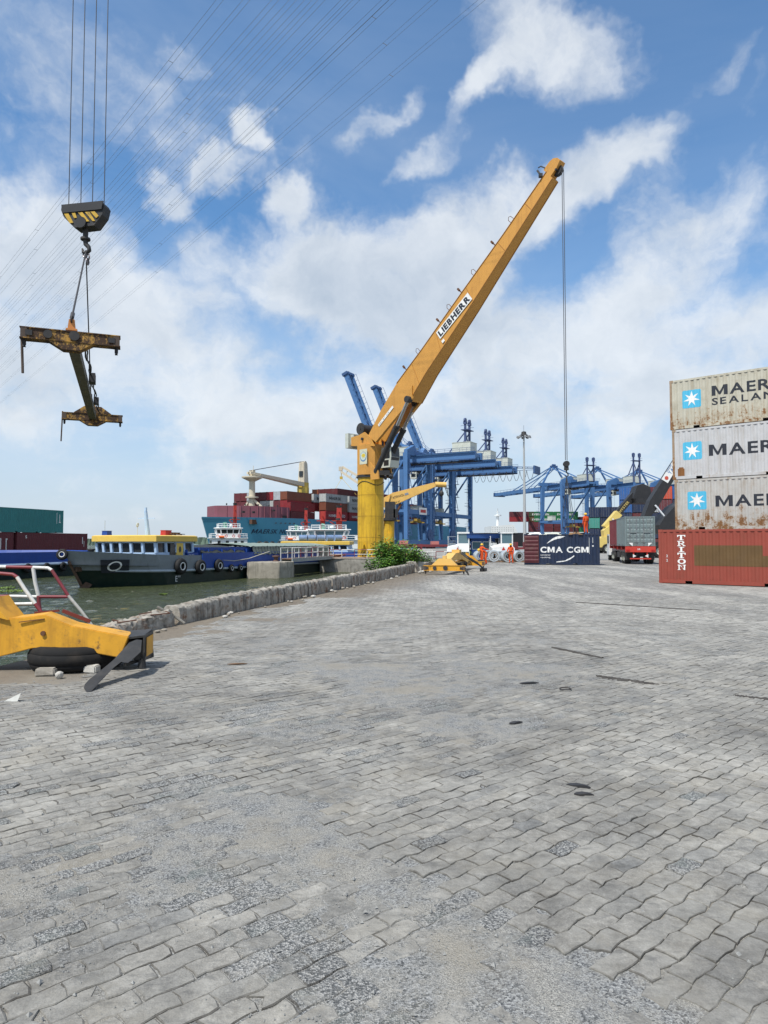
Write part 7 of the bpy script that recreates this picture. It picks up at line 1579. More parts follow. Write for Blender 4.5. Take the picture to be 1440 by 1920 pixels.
# ------------------------------------------------------------------ broken parapet along the quay edge
mPar = mat('parapet_concrete', (.36,.335,.29), .95, var=.34, scale=3.4, dirt=.85, streak=.95, bump=1., dirtcol=(.045,.038,.030), rust=.45, rustcol=(.10,.05,.03), rscale=2.6)
QD = V((.2355, .9719, 0)); QN = V((-QD.y, QD.x, 0)); Q0 = V((-4.98, 14.0, 0))       # foot of the wall; QN towards the water
par = thing('parapet_wall', 'long low weathered concrete parapet, broken and chipped, along the quay edge', 'wall', Q0, 0)
def wall_piece(name, s0, s1, h0, h1, th, seed, parent, lean=0., m=mPar, rag=.05, ribs=0.):
    nx = max(4, int((s1-s0)/.075)); nz = 6; bm = bmesh.new(); rows = []
    prof = [(0, -.05), (.0, .16), (.01, .32), (.01, .48), (.02, .64), (.03, .78), (.06, .90), (.12, .98), (.3, 1.02), (.5, 1.0), (.7, 1.03), (.88, .99), (.97, .85), (1., .5), (1., -1.)]
    for i in range(nx+1):
        u = i/nx; s = s0+(s1-s0)*u; h = h0+(h1-h0)*u; h *= 1-.10*max(0, noise.noise(V((s*1.7, seed, 0))))-.03*noise.noise(V((s*6, seed, 3)))
        r = []
        for (a, b) in prof:
            t = a*th; z = b*h; p = Q0+QD*s+QN*(t+lean*z)+V((0,0,z))
            n3 = noise.noise_vector(V((s*3.1, a*2+seed, b*2.5))); n4 = noise.noise_vector(V((s*11, a*5+seed, b*9))); n5 = noise.noise_vector(V((s*27, a*9+seed, b*14)))
            k = rag*(.4+b if b > 0 else 0); p += V((n3.x, n3.y, n3.z*.8))*k*.34+n4*k*.36+n5*k*.42
            if b > .5 and n4.x > .42: p.z -= (n4.x-.42)*.20*b
            if ribs and b > 0 and a < .05: p -= QN*(ribs*(.5+.5*sin(s*2*pi/.30))*(b < .9))
            r.append(bm.verts.new(p-Q0 if parent is par else p))
        rows.append(r)
    for i in range(nx):
        for k in range(len(prof)-1): bm.faces.new((rows[i][k], rows[i+1][k], rows[i+1][k+1], rows[i][k+1]))
    bm.faces.new(rows[0]); bm.faces.new(rows[nx][::-1]); bmesh.ops.recalc_face_normals(bm, faces=bm.faces[:])
    me = bpy.data.meshes.new(name); bm.to_mesh(me); bm.free(); me.materials.append(m); me.polygons.foreach_set('use_smooth', [True]*len(me.polygons)); me.set_sharp_from_angle(angle=radians(42))
    o = bpy.data.objects.new(name, me); COL.objects.link(o); o.parent = parent; return o
for i, (s0, s1, h0, h1) in enumerate(((1.55, 4.6, .40, .46), (4.63, 6.9, .47, .46), (6.94, 10.4, .47, .47), (10.45, 12.6, .48, .46), (12.75, 16.4, .50, .50), (16.45, 20.2, .50, .48), (20.25, 25.5, .50, .52), (25.55, 29.2, .52, .52))):
    wall_piece('concrete_segment', s0, s1, h0, h1, .42, i*3.3, par, rag=.05, ribs=.012)
def plain_tag(o, lab, cat, grp=None): tag(o, lab, cat, grp); return o
plain_tag(wall_piece('concrete_chunk', -.7, 1.35, .22, .34, .55, 91., None, rag=.09), 'low broken chunk of the parapet with twisted bars, at its near end', 'concrete chunk', 'broken pieces of the parapet')
plain_tag(wall_piece('concrete_chunk', 30.0, 31.1, .62, .58, .5, 95., None, lean=.35, rag=.08), 'tilted grey slab of concrete at the far end of the parapet', 'concrete chunk', 'broken pieces of the parapet')
plain_tag(wall_piece('concrete_chunk', 31.3, 32.3, .60, .50, .4, 97., None, lean=-.25, rag=.08, m=mat('pale_concrete', (.50,.49,.46), .95, var=.15, dirt=.4)), 'whitish leaning concrete piece beside the far yellow spreader', 'concrete chunk', 'broken pieces of the parapet')
plain_tag(wall_piece('concrete_segment', 33.2, 40., .50, .45, .4, 99., None, rag=.05), 'far stretch of parapet behind the yellow spreader on the ground', 'wall', 'broken pieces of the parapet')
rs = random.Random(11); mReb = mat('rusty_bar', (.09,.045,.03), .9, var=.3)
for i, lab in enumerate(('twisted rusty bar sticking out at the left of the broken chunk', 'looped rusty bar on top of the broken chunk', 'bent rusty bar between the chunk and the parapet end', 'grey bent bar leaning at the parapet end')):
    s = (-.6, .55, 1.1, 1.4)[i]; b0 = Q0+QD*s+QN*.2+V((0,0,.28)); q = MB()
    pts = [b0+V((rs.uniform(-.12,.12)+.09*k*rs.uniform(-1,1), rs.uniform(-.1,.1), .05*k+rs.uniform(-.06,.10)-(0.03*k*k*.4))) for k in range(5)]
    if i == 3: pts = [Q0+QD*1.2+QN*.35+V((0,0,.42)), Q0+QD*1.45+QN*.05+V((0,0,.18)), Q0+QD*1.55-QN*.12+V((0,0,.03))]
    q.tube(pts, .014 if i < 3 else .03, 6); o = q.build('rebar', mReb if i < 3 else mconc); tag(o, lab, 'metal bar', 'bent bars at the parapet')
# rubble along the foot of the wall: countable pieces
def stone(name, c, r, seed, m, lab, cat='stone', grp=None, sq=(1, 1, 1), rz=0.):
    bm = bmesh.new(); bmesh.ops.create_icosphere(bm, subdivisions=2, radius=r)
    for v in bm.verts:
        v.co = V((v.co.x*sq[0], v.co.y*sq[1], v.co.z*sq[2])); mx = max(abs(v.co.x/sq[0]), abs(v.co.y/sq[1]), abs(v.co.z/sq[2]))/r; v.co *= (.75+.25/max(mx, .55)); v.co += noise.noise_vector(v.co/r*1.1+V((seed, 0, 0)))*r*.22
    zmin = min(v.co.z for v in bm.verts)
    me = bpy.data.meshes.new(name); bm.to_mesh(me); bm.free(); me.materials.append(m)
    o = bpy.data.objects.new(name, me); COL.objects.link(o); o.location = V(c)-V((0,0,zmin+.005)); o.rotation_euler.z = rz; return tag(o, lab, cat, grp)
mRub = mat('rubble', (.30,.275,.235), .95, var=.3, scale=6., dirt=.5, bump=.5); mRubP = mat('pale_rubble', (.46,.44,.40), .95, var=.2, scale=6., dirt=.3, bump=.5)
for i in range(46):
    s = rs.uniform(-.5, 31)**1.0; d = -rs.uniform(.05, .45)*(1.6 if s > 27 else 1); c = Q0+QD*s+QN*d; r = rs.uniform(.025, .075)*(1.6 if s > 26 else 1)
    stone('rubble_stone', c, r, i*5.1, rs.choice((mRub, mRubP, mRub)), 'small piece of rubble at the foot of the quay parapet', 'rubble', 'rubble along the foot of the parapet', (1.3, .9, .6), rs.uniform(0, 3))
for i in range(12):
    c = Q0+QD*rs.uniform(28.5, 32.)-QN*rs.uniform(.2, 1.0); stone('rubble_stone', c, rs.uniform(.06, .13), i*3.7+50, rs.choice((mRubP, mRubP, mRub)), 'larger pale rubble piece heaped by the tilted slab', 'rubble', 'rubble heaped at the far end of the parapet', (1.2, 1, .7), rs.uniform(0, 3))
# ------------------------------------------------------------------ container spreaders (I-shaped lifting frames)
def end_beam(q_, x, hw=1.22, h=.28, w=.34, z=0., mi=0): q_.box((x, 0, z), (w, hw*2, h), mi)
def spreader(t, Lh, mEnd, mMain, far_hump=True, straps=(), hyd=True, hump=.55, near_hump=True, keel=True):
    """main beam along x, end beams at +-Lh, twistlocks under their ends"""
    q = MB(); q.bar((-Lh, 0, .02), (Lh, 0, .02), .28, .26); q.bar((-Lh*.55, 0, .20), (Lh*.55, 0, .20), .20, .10); q.build('main_beam', mMain, t)
    for s in (-1, 1):
        q = MB(); q.box((s*Lh, 0, 0), (.30, 2.4, .25)); q.box((s*Lh, 0, .138), (.35, 2.44, .025)); q.box((s*Lh, 0, -.138), (.35, 2.44, .025))
        if keel: q.prism([(-.55,-.15),(.55,-.15),(.2,-.36),(-.2,-.36)], ((s*Lh,0,0),(0,1,0),(0,0,1)), -.16, .16)
        eb = q.build('end_beam', mEnd, t)
        q = MB(); q.cyl((s*(Lh+.165),-.55,.0),(s*(Lh+.205),-.55,.0),.11,n=16); q.cyl((s*(Lh+.165),.08,.02),(s*(Lh+.20),.08,.02),.13,n=16); q.box((s*(Lh+.17),-1.0,0),(.03,.16,.14)); q.box((s*(Lh+.17),1.0,0),(.03,.16,.14)); o = q.build('access_plate', M_DARK, eb); o['kind'] = 'stuff'
        for y in (-1.12, 1.12):
            q = MB(); q.box((s*Lh, y, -.01), (.34, .15, .29)); q.build('corner_box', mat('corner_brown', (.085,.06,.045), .7, var=.3), eb)
            q = MB(); q.cyl((s*Lh, y, -.17), (s*Lh, y, -.30), .045, n=8); q.box((s*Lh, y, -.31), (.13,.07,.06), taper=(.6,.6)); q.build('twistlock', M_DARK, eb)
        if far_hump and (near_hump or s < 0):
            q = MB(); q.prism([(-.75,.17),(.75,.17),(.34,.17+hump*.7),(.1,.17+hump*.7),(.1,.17+hump),(-.1,.17+hump),(-.1,.17+hump*.7),(-.34,.17+hump*.7)], ((s*(Lh-.02),0,0),(0,1,0),(0,0,1)), -.13, .13); q.build('gusset', mMain if s > 0 else mEnd, t)
    if hyd:
        q = MB(); pts = [V((x, .24+.03*sin(x*3), .18+.04*sin(x*5))) for x in [-Lh+.4+i*.35 for i in range(int((2*Lh-.8)/.35))]]; q.tube(pts, .025, 5); q.tube([p+V((0,.05,-.08)) for p in pts], .022, 5); o = q.build('hydraulic_hose', M_DARK, t)
        q = MB(); q.box((Lh*.2, .3, .05), (.5, .2, .3)); q.box((-Lh*.4, .28, .02), (.35, .18, .25)); o = q.build('valve_box', M_DARK, t); o['kind'] = 'stuff'
    for (x, y, l) in straps:
        q = MB(); q.tube([(x, y, -.1), (x+.02, y+.03, -.1-l*.6), (x+.05, y+.05, -.1-l)], .035, 5); q.build('guide_strap', mat('corner_brown'), t)
n_ = P(134, 634, 18.); f_ = P(174, 783, 29.6); md = (n_+f_)/2; dd = n_-f_; Lh = V((dd.x, dd.y, 0)).length/2; z_ = (n_.z+f_.z)/2
M_YELD = mat('dark_spreader_beam', (.17,.155,.12), .7, var=.25, scale=3., dirt=.5, streak=.3, dirtcol=(.06,.05,.04))
hs = thing('container_spreader', 'worn yellow I-shaped container spreader hanging in mid-air from the hook at the left', 'spreader', (md.x, md.y, z_), atan2(dd.y, dd.x), 'container lifting spreaders')
spreader(hs, Lh, M_YELX, M_YELD, True, ((Lh, -1.18, .95),), hump=.42, near_hump=False)
q = MB(); q.tube([(-Lh, -1.18, -.1), (-Lh+.02, -1.2, .2)], .03, 5); q.tube([(-Lh, -1.2, .2), (-Lh-.03, -1.24, -1.1)], .03, 5); q.build('guide_strap', mat('corner_brown'), hs)
q = MB(); q.box((Lh,0,.22),(.16,.28,.05)); q.prism([(-.11,.15),(.11,.15),(.07,.5),(-.07,.5)], ((Lh,0,0),(0,1,0),(0,0,1)), -.04, .04); q.build('lifting_lug', mat('lug_orange', (.55,.22,.06), .6, var=.1), hs)
# hook block above it, with its four falls and the two-leg sling
hp0 = P(161, 408, 24.0); bk = thing('hook_block', 'black hook block with yellow hazard stripes hanging from four ropes at the left', 'hook', hp0, radians(-8))
k = 24/1280
prof = [(-43*k,20*k),(40*k,22*k),(44*k,15*k),(40*k,-2*k),(24*k,-22*k),(-16*k,-24*k),(-38*k,-2*k),(-44*k,12*k)]
q = MB(); q.prism(prof, ((0,.22,0),(1,0,0),(0,0,1)), 0, .44); q.build('block', M_DARK, bk)
q = MB(); q.prism([(-42*k,21*k),(43*k,23*k),(40*k,7*k),(-40*k,5*k)], ((0,-.22,0),(1,0,0),(0,0,1)), 0, .05); q.cyl((-1*k,-.24,-16*k),(-1*k,-.30,-16*k),.2,n=14); q.build('cover_plate', mat('black_plate', (.018,.018,.02), .55, var=.2), bk)
mStr = mat('stripe_yellow', (.55,.34,.03), .6, var=.15, rust=.4, rscale=6., rustcol=(.04,.03,.02))
for (xa, xb, w) in ((-37,-22,9),(-21,-8,6),(-8,10,9),(6,24,9),(17,33,8)):
    q = MB(); zt3, zb3 = 4*k, -18*k
    if xa < -30: P4 = [(xa*k, zt3), ((xa+w)*k, zt3), ((xb+5)*k, zb3*.85), ((xb-3)*k, zb3*.85)]
    else: P4 = [(xa*k, zt3), ((xa+w)*k, zt3), (min(xb+w*.6, 27)*k, zb3*.8), ((xb-2)*k if xb < 28 else 27*k, zb3*.8)]
    if xa == -21: P4 = [(-21*k, zt3), (-14*k, zt3), (-10*k, -6*k), (-16*k, -6*k)]
    if xa == 17: P4 = [(17*k, zt3), (26*k, zt3), (34*k, -5*k), (29*k, -9*k)]
    q.prism(P4, ((0,-.235,0),(1,0,0),(0,0,1)), 0, .015); q.build('hazard_stripe', mStr, bk)
for px in (125, 150, 174, 198):
    q = MB(); x = (px-161)*k; q.cyl((x,0,18*k),(x+.02,.0,30),.017,n=6); q.build('hoist_rope', M_ROPE, bk)
q = MB(); q.cyl((0,0,-22*k),(.0,0,-40*k),.10,.085,10); q.cyl((0,0,-40*k),(0,0,-44*k),.17,n=10); q.tube([(0,0,-44*k),(.02,0,-52*k),(.13,0,-58*k),(.16,0,-64*k),(.05,0,-70*k),(-.08,0,-67*k),(-.11,0,-60*k)], [.09,.085,.08,.075,.07,.055,.03], 8); q.build('hook', M_DARK, bk, smooth=50)
inv = frame_of(bk).inverted()
FH = frame_of(hs)
s_top = V((0.03, 0, -66*k)); 
for lx, nm in ((Lh, 'near'), (-Lh*.72, 'far')):
    e_ = inv @ (FH @ V((lx, 0, .55 if lx > 0 else .4))); q = MB(); q.tube([s_top, s_top.lerp(e_, .5), e_], .028 if lx > 0 else .024, 6); q.cyl(s_top, s_top.lerp(e_, .03), .05, n=8); q.cyl(s_top.lerp(e_, .95), e_, .055, n=8); q.torus(e_-V((0,0,.05)), (1,.4,0), .09, .028, 12, 6); q.build('sling', mat('sling_dark', (.045,.042,.042), .6), bk)
q = MB(); q.torus((.0,0,-72*k),(.3,1,0),.10,.03,12,6); q.torus((.10,0,-78*k),(.6,1,0),.12,.03,12,6); q.torus((.10,.0,-86*k),(1,.2,0),.10,.035,12,6); q.build('shackle', mat('shackle_grey', (.22,.20,.21), .4, metal=.6), bk)
# spreader lying on the quay beyond the parapet
ga = G(800, 1080); gb = G(864, 1074); ge = G(893, 1060); cxy = (ga+gb)/2; dirm = V((ge.x-cxy.x+.3, ge.y-cxy.y, 0)).normalized(); Lg = 4.6; ctr_ = cxy+dirm*Lg
Z_G = .30
gs = thing('container_spreader', 'yellow I-shaped container spreader lying on the quay past the parapet, near the bushes', 'spreader', (ctr_.x, ctr_.y, .36), atan2(-dirm.y, -dirm.x), 'container lifting spreaders')
spreader(gs, Lg, M_YELW, M_YEL3, True, (), hump=.55, keel=False)
q = MB(); q.bar((Lg-.1,0,.18),(Lg*.45,0,.62),.5,.42); q.bar((Lg*.45,0,.62),(-Lg*.1,0,.62),.5,.45); q.bar((-Lg*.1,0,.62),(-Lg+.2,0,.15),.5,.4); q.box((Lg*.05,0,.92),(.8,.5,.22)); q.build('gooseneck', M_YEL3, gs)
q = MB(); q.tube([(Lg*.1,.4,.85),(Lg*.2,.8,.6),(Lg*.05,1.3,.2),(-Lg*.15,1.6,-.2)],.05,6); q.tube([(Lg*.2,.4,.8),(Lg*.3,.9,.5),(Lg*.1,1.5,.05),(-Lg*.1,1.7,-.3)],.05,6); q.box((-Lg*.15,1.6,-.30),(.9,.35,.25)); q.build('hanging_hose', M_DARK, gs)
q = MB(); q.tube([(Lg,1.16,0),(Lg+.1,1.32,-.2),(Lg+.15,1.45,-.42)],[.09,.07,.03],6); q.build('guide_flipper', M_DARK, gs)
q = MB(); q.lathe([(.28,0),(.30,.06),(.16,.14),(.13,.5),(.22,.6),(.25,.72),(.1,.82),(0,.84)], (0,0,0), n=14); o = q.build('bollard', mat('rusty_bollard')); o.location = G(868, 1054)+V((0,0,0)); tag(o, 'rusty mooring bollard standing behind the yellow spreader', 'bollard'); 
q = MB(); q.cyl((0,0,0),(-1.1,.3,1.25),.05,n=7); q.cyl((-1.1,.3,1.25),(-1.15,.3,1.5),.05,n=7); o = q.build('rail_post', M_RAILW); o.location = G(882, 1053); tag(o, 'white pipe leaning beside the bollard, bent from the railing', 'pipe')
tb_ = thing('loose_tyre', 'black tyre lying flat on the quay behind the spreader, left of the workers', 'tyre', G(888, 1057)+V((0,0,.16)), 0); tyre(tb_, (0,0,0), (0,0,1), .95, ring=False, name='carcass', r=.17)
# foreground spreader end: yellow gooseneck beam resting on a tyre
YF = 9.9
def F(px, py, dy=0.): return P(px, py, YF+dy)
fsr = thing('container_spreader', 'large yellow spreader end beam resting on a black tyre in the left foreground', 'spreader', F(140, 1215), 0, 'container lifting spreaders')
top = [(-330,1120),(-200,1075),(-90,1100),(-8,1136),(8,1160),(40,1158),(84,1152),(138,1173),(243,1193)]; bot = [(228,1233),(190,1226),(139,1217),(105,1214),(60,1216),(30,1224),(-10,1234),(-90,1246),(-330,1244)]
def fpoly(pts, sh=0.): return [((F(a,b)-fsr.location).x, (F(a,b)-fsr.location).z) for a, b in pts]
q = MB(); fp = fpoly(top+bot); n = len(fp)
DEP = .46
# front plate is creased: left part turned a little away from the light
fv_ = [V((x, -.04*max(0, min(1, (x+.9)/.9)), z)) for x, z in fp]; bv_ = [V((x-.12, DEP, z)) for x, z in fp]
q.add(fv_+bv_, [(i, (i+1) % n, n+(i+1) % n, n+i) for i in range(n)]+[tuple(range(n))[::-1], tuple(range(n, 2*n))]); fb_ = q.build('beam', M_YELW, fsr)
me = fb_.data; bmx = bmesh.new(); bmx.from_mesh(me); bmesh.ops.triangulate(bmx, faces=bmx.faces[:]); bmesh.ops.bevel(bmx, geom=[e for e in bmx.edges if len(e.link_faces) == 2 and e.calc_face_angle(0) > 1.0], offset=.012, segments=2, affect='EDGES'); bmx.to_mesh(me); bmx.free()
q = MB(); a_ = F(138,1173)-fsr.location; b_ = F(84,1152)-fsr.location; c_ = F(36,1156)-fsr.location
q.bar(V((a_.x+.05,.44,a_.z+.01)), V((b_.x+.05,.44,b_.z+.01)), .03, .05); q.bar(V((b_.x,.44,b_.z+.01)), V((c_.x,.44,c_.z+.01)), .03, .03); q.build('edge_strip', mat('dark_red_strip', (.12,.02,.015), .7, var=.2), fsr)
q = MB(); e1_ = F(38,1166)-fsr.location; e2_ = F(85,1160)-fsr.location; q.bar(V((e1_.x,-.03,e1_.z)), V((e2_.x,-.03,e2_.z)), .02, .012); q.cyl((F(83,1187)-fsr.location)+V((0,.02,0)), (F(83,1187)-fsr.location)+V((0,-.05,0)), .035, n=10); q.build('weld_mark', mat('rust_brown'), fsr)
# end box, open and black inside, with its guide plate
A_, B_, C_, D_ = F(228,1196)-fsr.location, F(268,1192)-fsr.location, F(264,1240)-fsr.location, F(232,1250)-fsr.location
mFl = mat('worn_black_steel', (.030,.029,.028), .55, var=.3, scale=3., dirt=.35, dirtcol=(.09,.08,.07), bump=.25)
q = MB()
q.add([V((A_.x,0,A_.z)),V((B_.x,.05,B_.z)),V((B_.x-.05,.55,B_.z+.03)),V((A_.x-.15,.55,A_.z+.03)), V((A_.x,0,A_.z-.03)),V((B_.x,.05,B_.z-.03)),V((B_.x-.05,.55,B_.z)),V((A_.x-.15,.55,A_.z))], [(0,1,2,3),(4,7,6,5),(0,4,5,1),(1,5,6,2),(2,6,7,3),(3,7,4,0)])
q.bar(V((B_.x,.05,(B_.z+C_.z)/2)), V((B_.x-.05,.55,(B_.z+C_.z)/2)), .03, B_.z-C_.z, up=V((0,0,1)))
q.bar(V((A_.x-.15,.55,(A_.z+D_.z)/2)), V((B_.x-.05,.55,(B_.z+C_.z)/2)), .03, B_.z-C_.z+.02)
q.bar(V((D_.x,.03,D_.z+.02)), V((C_.x,.5,C_.z)), .05, .04)
q.box(V(((A_.x+B_.x)/2,.34,(A_.z+D_.z)/2)), (.26,.3,.28)); q.build('end_box', mFl, fsr)
q = MB(); q.add([V((B_.x+.02,.10,C_.z+.05)),V((B_.x-.02,.5,C_.z+.05)),V((B_.x-.02,.5,B_.z-.04)),V((B_.x+.02,.10,B_.z-.04))],[(0,1,2,3)]); q.build('end_face', M_YELW, fsr, fix=False)
flp = [(157,1290),(159,1283),(167,1274),(200,1248),(213,1237),(224,1225),(242,1205),(256,1199),(266,1200),(264,1222),(251,1234),(240,1243),(227,1241),(213,1252),(196,1270),(171,1296),(163,1299)]
q = MB(); vs = []
for y in (-.0, .05):
    for (a, b) in flp:
        dpt = -.85*max(0, (1232-a*0-1200+ (b-1232)*1.0)/70)*0; u = max(0., min(1., (b-1200)/99)); p = P(a, b, YF-.10-1.28*u+y)-fsr.location; vs.append(p)
nf = len(flp); q.add(vs, [tuple(range(nf)), tuple(range(2*nf-1, nf-1, -1))]+[(i, (i+1) % nf, nf+(i+1) % nf, nf+i) for i in range(nf)]); q.build('guide_plate', mFl, fsr)
q = MB(); p = F(257,1248)-fsr.location; q.cyl(p+V((0,.2,.06)), p+V((0,.2,-.06)), .05, .06, 10); q.cyl(p+V((0,.2,.12)), p+V((0,.2,.06)), .03, n=8); q.build('twistlock', M_DARK, fsr)
q = MB(); ph = fpoly([(-40,1118),(8,1160),(-8,1136)]); q.prism([(p_[0], p_[1]) for p_ in fpoly([(-60,1140),(18,1162),(-2,1138),(-14,1120)])], ((0,.0,0),(1,0,0),(0,0,1)), -.44, .05); q.build('gusset', M_YELW, fsr)
# tyre under it, blocks, litter
tc_ = G(120, 1240); tt = thing('loose_tyre', 'big black lorry tyre lying under the yellow spreader beam', 'tyre', (F(122,1240).x, YF+.42, .18), 0)
q = MB(); q.lathe([(.36,-.16),(.56,-.175),(.63,-.15),(.66,-.09),(.655,-.07),(.675,-.06),(.68,0),(.675,.06),(.655,.07),(.66,.09),(.63,.15),(.56,.175),(.36,.16),(.33,.05),(.33,-.05),(.36,-.16)], (0,0,0), n=40); q.build('carcass', mat('dark_rubber', (.007,.007,.0075), .9, var=.3, scale=3., dirt=.15), tt, smooth=60)
for (px, py, w, d_, hh_, rz0, m_, lab) in ((87,1266,.27,.15,.10,.06,mRub,'grey squarish stone block lying before the tyre, left one'), (172,1261,.21,.14,.11,-.25,mRubP,'pale stone block lying against the tyre under the guide plate')):
    g_ = G(px, py); cs_ = [(w*sx_/2*cos(rz0)-d_*sy_/2*sin(rz0), w*sx_/2*sin(rz0)+d_*sy_/2*cos(rz0)) for sx_, sy_ in ((-1,-1),(1,-1),(1,1),(-1,1))]
    bm = bmesh.new(); vs = [bm.verts.new((x, y, 0)) for x, y in cs_]+[bm.verts.new((x*.93, y*.9, hh_)) for x, y in cs_]
    for fc in ((3,2,1,0),(4,5,6,7),(0,1,5,4),(1,2,6,5),(2,3,7,6),(3,0,4,7)): bm.faces.new([vs[i] for i in fc])
    bmesh.ops.bevel(bm, geom=bm.edges[:], offset=.016, segments=2, affect='EDGES'); bmesh.ops.triangulate(bm, faces=bm.faces[:])
    for v in bm.verts: v.co += noise.noise_vector(v.co*14+V((px, 0, 0)))*.012*(v.co.z > .01)
    me = bpy.data.meshes.new('stone_block'); bm.to_mesh(me); bm.free(); me.materials.append(m_); o = bpy.data.objects.new('stone_block', me); COL.objects.link(o); o.location = g_; tag(o, lab, 'stone')
stone('rubble_stone', G(111, 1272), .05, 15., mRubP, 'small pale stone beside the grey block under the spreader', 'stone')
q = MB(); q.add([(-.13,-.06,0),(.12,-.05,0),(.14,.0,.15),(.02,.06,.06),(-.1,.03,.03)], [(0,1,3,4),(1,2,3)]); q.add([(-.13,-.064,.003),(.12,-.054,.003),(.15,-.004,.15)], [(0,1,2)]); o = q.build('paper_scrap', mat('grubby_paper', (.50,.50,.47), .9, var=.15, scale=8.), fix=False); o.location = G(24, 1314); o.scale = (.62,.7,.6); tag(o, 'crumpled white paper scrap on the ground at the left edge', 'litter')
for i, (px, py, w, lab) in enumerate(((445,1246,.30,'flat grey stick lying on the paving in the middle'), (992,1282,.26,'short dark splinter lying on the gritty paving'), (967,1357,.16,'dark scrap lying where sound paving meets the grit'), (1085,1476,.18,'dark ragged scrap lying on the sound paving'), (1095,1492,.14,'second dark scrap just below the ragged one'), (1060,1294,.13,'small dark ring of wire lying on the grit'))):
    q = MB()
    if i == 5: q.torus((0,0,.012),(0,0,1),.07,.008,14,5)
    else:
        pts = [(-w/2,-.012,.008),(-w*.2,-.03,.012),(w*.25,-.014,.02),(w/2,.0,.01),(w*.3,.022,.014),(-w*.1,.02,.018),(-w*.4,.012,.01)]; q.add(pts+[(a,b,0.) for a,b,c in pts], [tuple(range(7))]+[(k_,7+k_,7+(k_+1) % 7,(k_+1) % 7) for k_ in range(7)])
    o = q.build('scrap_piece', mat('old_timber') if i in (0,) else M_DARK, fix=False); o.location = G(px, py)+V((0,0,.006)); o.rotation_euler.z = [.1,.05,.3,-.5,-.3,0][i]; tag(o, lab, 'litter')
# ------------------------------------------------------------------ red-white railing behind the foreground beam
rl_ = thing('guard_railing', 'red and white painted pipe railing with sloping end posts behind the near spreader', 'railing', (0,0,0))
YR_ = 11.3
def RP(px, py, dy=0.): return P(px, py, YR_+dy)
def pipe(pts, m, r=.027, nm='pipe', dy=0.):
    q = MB(); q.tube([RP(a, b, dy) for a, b in pts], r, 9); q.build(nm, m, rl_, smooth=60)
pipe([(-60,1061),(12,1063)], M_RAILW, nm='top_rail'); pipe([(12,1063),(62,1064)], M_RAILR, nm='top_rail'); pipe([(62,1064),(90,1065),(97,1069)], M_RAILW, nm='top_rail')
pipe([(97,1069),(112,1092),(128,1117)], M_RAILR, nm='sloping_post'); pipe([(128,1117),(150,1143),(176,1178)], mat('scuffed_grey_paint', (.40,.39,.36), .6, var=.2, scale=6., rust=.3, dirt=.4), nm='sloping_post')
pipe([(62,1064),(66,1092),(72,1117)], M_RAILW, .030, 'upright'); pipe([(72,1117),(73,1132),(75,1145)], M_RAILR, .030, 'upright')
pipe([(-60,1118),(18,1118)], M_RAILR, nm='mid_rail'); pipe([(18,1118),(70,1119)], M_RAILW, nm='mid_rail'); pipe([(70,1119),(128,1119)], M_RAILR, nm='mid_rail')
pipe([(-60,1073),(0,1075),(24,1077),(32,1082)], M_RAILR, .027, 'front_rail', -.7); pipe([(32,1082),(46,1104),(66,1132)], M_RAILW, .029, 'front_post', -.7); pipe([(66,1132),(74,1143),(80,1153)], M_RAILR, .029, 'front_post', -.7); pipe([(-60,1134),(20,1133),(62,1132)], M_RAILW, .027, 'front_mid_rail', -.7)
pipe([(-58,1061),(-58,1190)], M_RAILW, .030, 'upright')
# ------------------------------------------------------------------ bushes at the quay edge, weeds, floating plants
rb = random.Random(17)
def bush(lab, c, rad, n, leaf, m=M_LEAF, grp='bushes growing at the quay edge', stems=8):
    t = thing('bush', lab, 'bush', c, 0, grp); q = MB(); st = MB()
    for k in range(stems):
        a = rb.uniform(0, 6.28); tip = V((rad[0]*.75*cos(a)*rb.random()**.5, rad[1]*.75*sin(a)*rb.random()**.5, rad[2]*rb.uniform(.75, 1.15))); mid_ = tip*.5+V((0,0,.12)); st.tube([(0,0,-.1), mid_, tip], [.03,.02,.01], 4)
        for j in range(n//stems):
            u = rb.random()**.6; p = tip*u*rb.uniform(.85, 1.1) if u < .55 else mid_.lerp(tip, (u-.5)*2)
            p = p+V((rb.gauss(0,.17)*rad[0]/1.2, rb.gauss(0,.17)*rad[1], rb.gauss(0,.13)*rad[2])); p.z = max(p.z, -.15)
            a2 = rb.uniform(0, 6.28); d = V((cos(a2), sin(a2), rb.uniform(-.6,.5))).normalized(); w = d.cross(V((rb.uniform(-.6,.6), rb.uniform(-.6,.6), 1))).normalized(); l = leaf*rb.uniform(.6, 1.3)
            rm = rb.random(); q.add([p, p+d*l*.45+w*l*.26, p+d*l, p+d*l*.45-w*l*.26], [(0,1,2,3)], 1 if rm < .18 else 2 if rm > .95 else 0)
    q.build('foliage', [m, M_LEAF2, mat('dry_leaf', (.22,.15,.05), .7, var=.3)], t, fix=False); st.build('stem', mat('twig_brown', (.08,.06,.035), .9), t)
    return t
def QP(s, off=.9, z=-.15): return Q0+QD*s+QN*off+V((0,0,z))
bush('leafy green bush at the water side of the parapet, lowest left of the clump', QP(25.0, 1.2, -.6), (1.1,.9,1.5), 2000, .17)
bush('tall dense green bush in the middle of the clump by the parapet', QP(28.0, 1.3, -.2), (1.7,1.4,1.75), 4200, .19, stems=16)
bush('broad green bush right of the tall one, behind the parapet', QP(31.5, 1.2, -.2), (1.8,1.3,1.55), 4000, .19, stems=14)
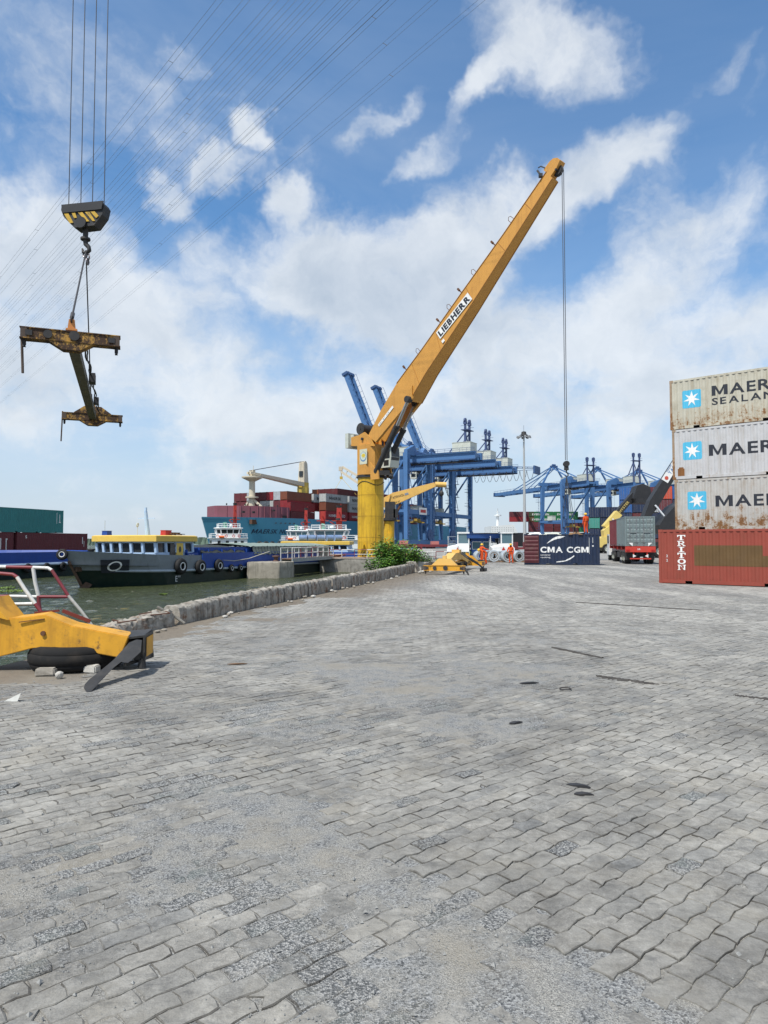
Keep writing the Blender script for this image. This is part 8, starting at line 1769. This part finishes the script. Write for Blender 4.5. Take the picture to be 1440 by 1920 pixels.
bush('darker green bush at the right end of the clump before the railing', QP(35.0, 1.0, -.2), (1.8,1.2,1.2), 2600, .18, M_LEAF2, stems=12)
bush('low green bush near the bollard end of the railing', QP(38.5, .8, -.2), (1.6,1.0,.7), 1200, .14, stems=8)
bush('small green shrub beside the cabinets of the blue booth', G(873, 1052), (.8,.6,.8), 700, .12, stems=6)
for i, (px, py, s, lab) in enumerate(((306,1118,.22,'small floating clump of water plants before the grey barge'), (22,1112,.9,'floating mat of water plants at the left edge'), (-5,1106,1.1,'floating mat of water plants cut by the left edge'))):
    p = G(px, py, ZW); t = thing('floating_plant', lab, 'water plant', (p.x, p.y, ZW+.10), 0, 'floating plants on the water'); q = MB(); leafy(q, (0,0,.04), s, int(60+300*s), .12, rb, .18); q.build('foliage', mat('floating_leaf', (.16,.24,.03), .5, var=.3), t, fix=False)
# ------------------------------------------------------------------ overhead power lines
mWire = mat('power_line_wire', (.26,.27,.29), .5, metal=.3)
PWL = [(412,518),(462,548),(516,585),(549,600),(578,622),(603,640),(646,662),(668,672),(722,690),(736,700),(815,725),(903,755)]
for i, (T, Lf) in enumerate(PWL):
    zc = 43.; Ya = (zc-EYE)/ray(T, 0).z*ray(T, 0).y; A = P(T, 0, Ya); Yb = (zc-EYE)/ray(0, Lf).z*ray(0, Lf).y; B = P(0, Lf, Yb)
    d = B-A; A2 = A-d*.55; B2 = B+d*.5; tot = B2-A2
    t = thing('power_line', f"pair of overhead wires, {['first','second','third','fourth','fifth','sixth','seventh','eighth','ninth','tenth','eleventh','last'][i]} from the left along the top edge", 'power line', A2, 0, 'overhead power lines'); sd = V((-d.y, d.x, 0)).normalized()*.21
    for s in (-1, 1):
        q = MB(); q.tube([tot*(k/16)+sd*s+V((0,0,.0)) for k in range(17)], .0125, 4); q.build('wire', mWire, t, fix=False)
    for k in range(7):
        q = MB(); c = tot*((k+.3+.07*i)/7); q.cyl(c-sd*1.02, c+sd*1.02, .022, n=5); q.build('spacer', mWire, t)
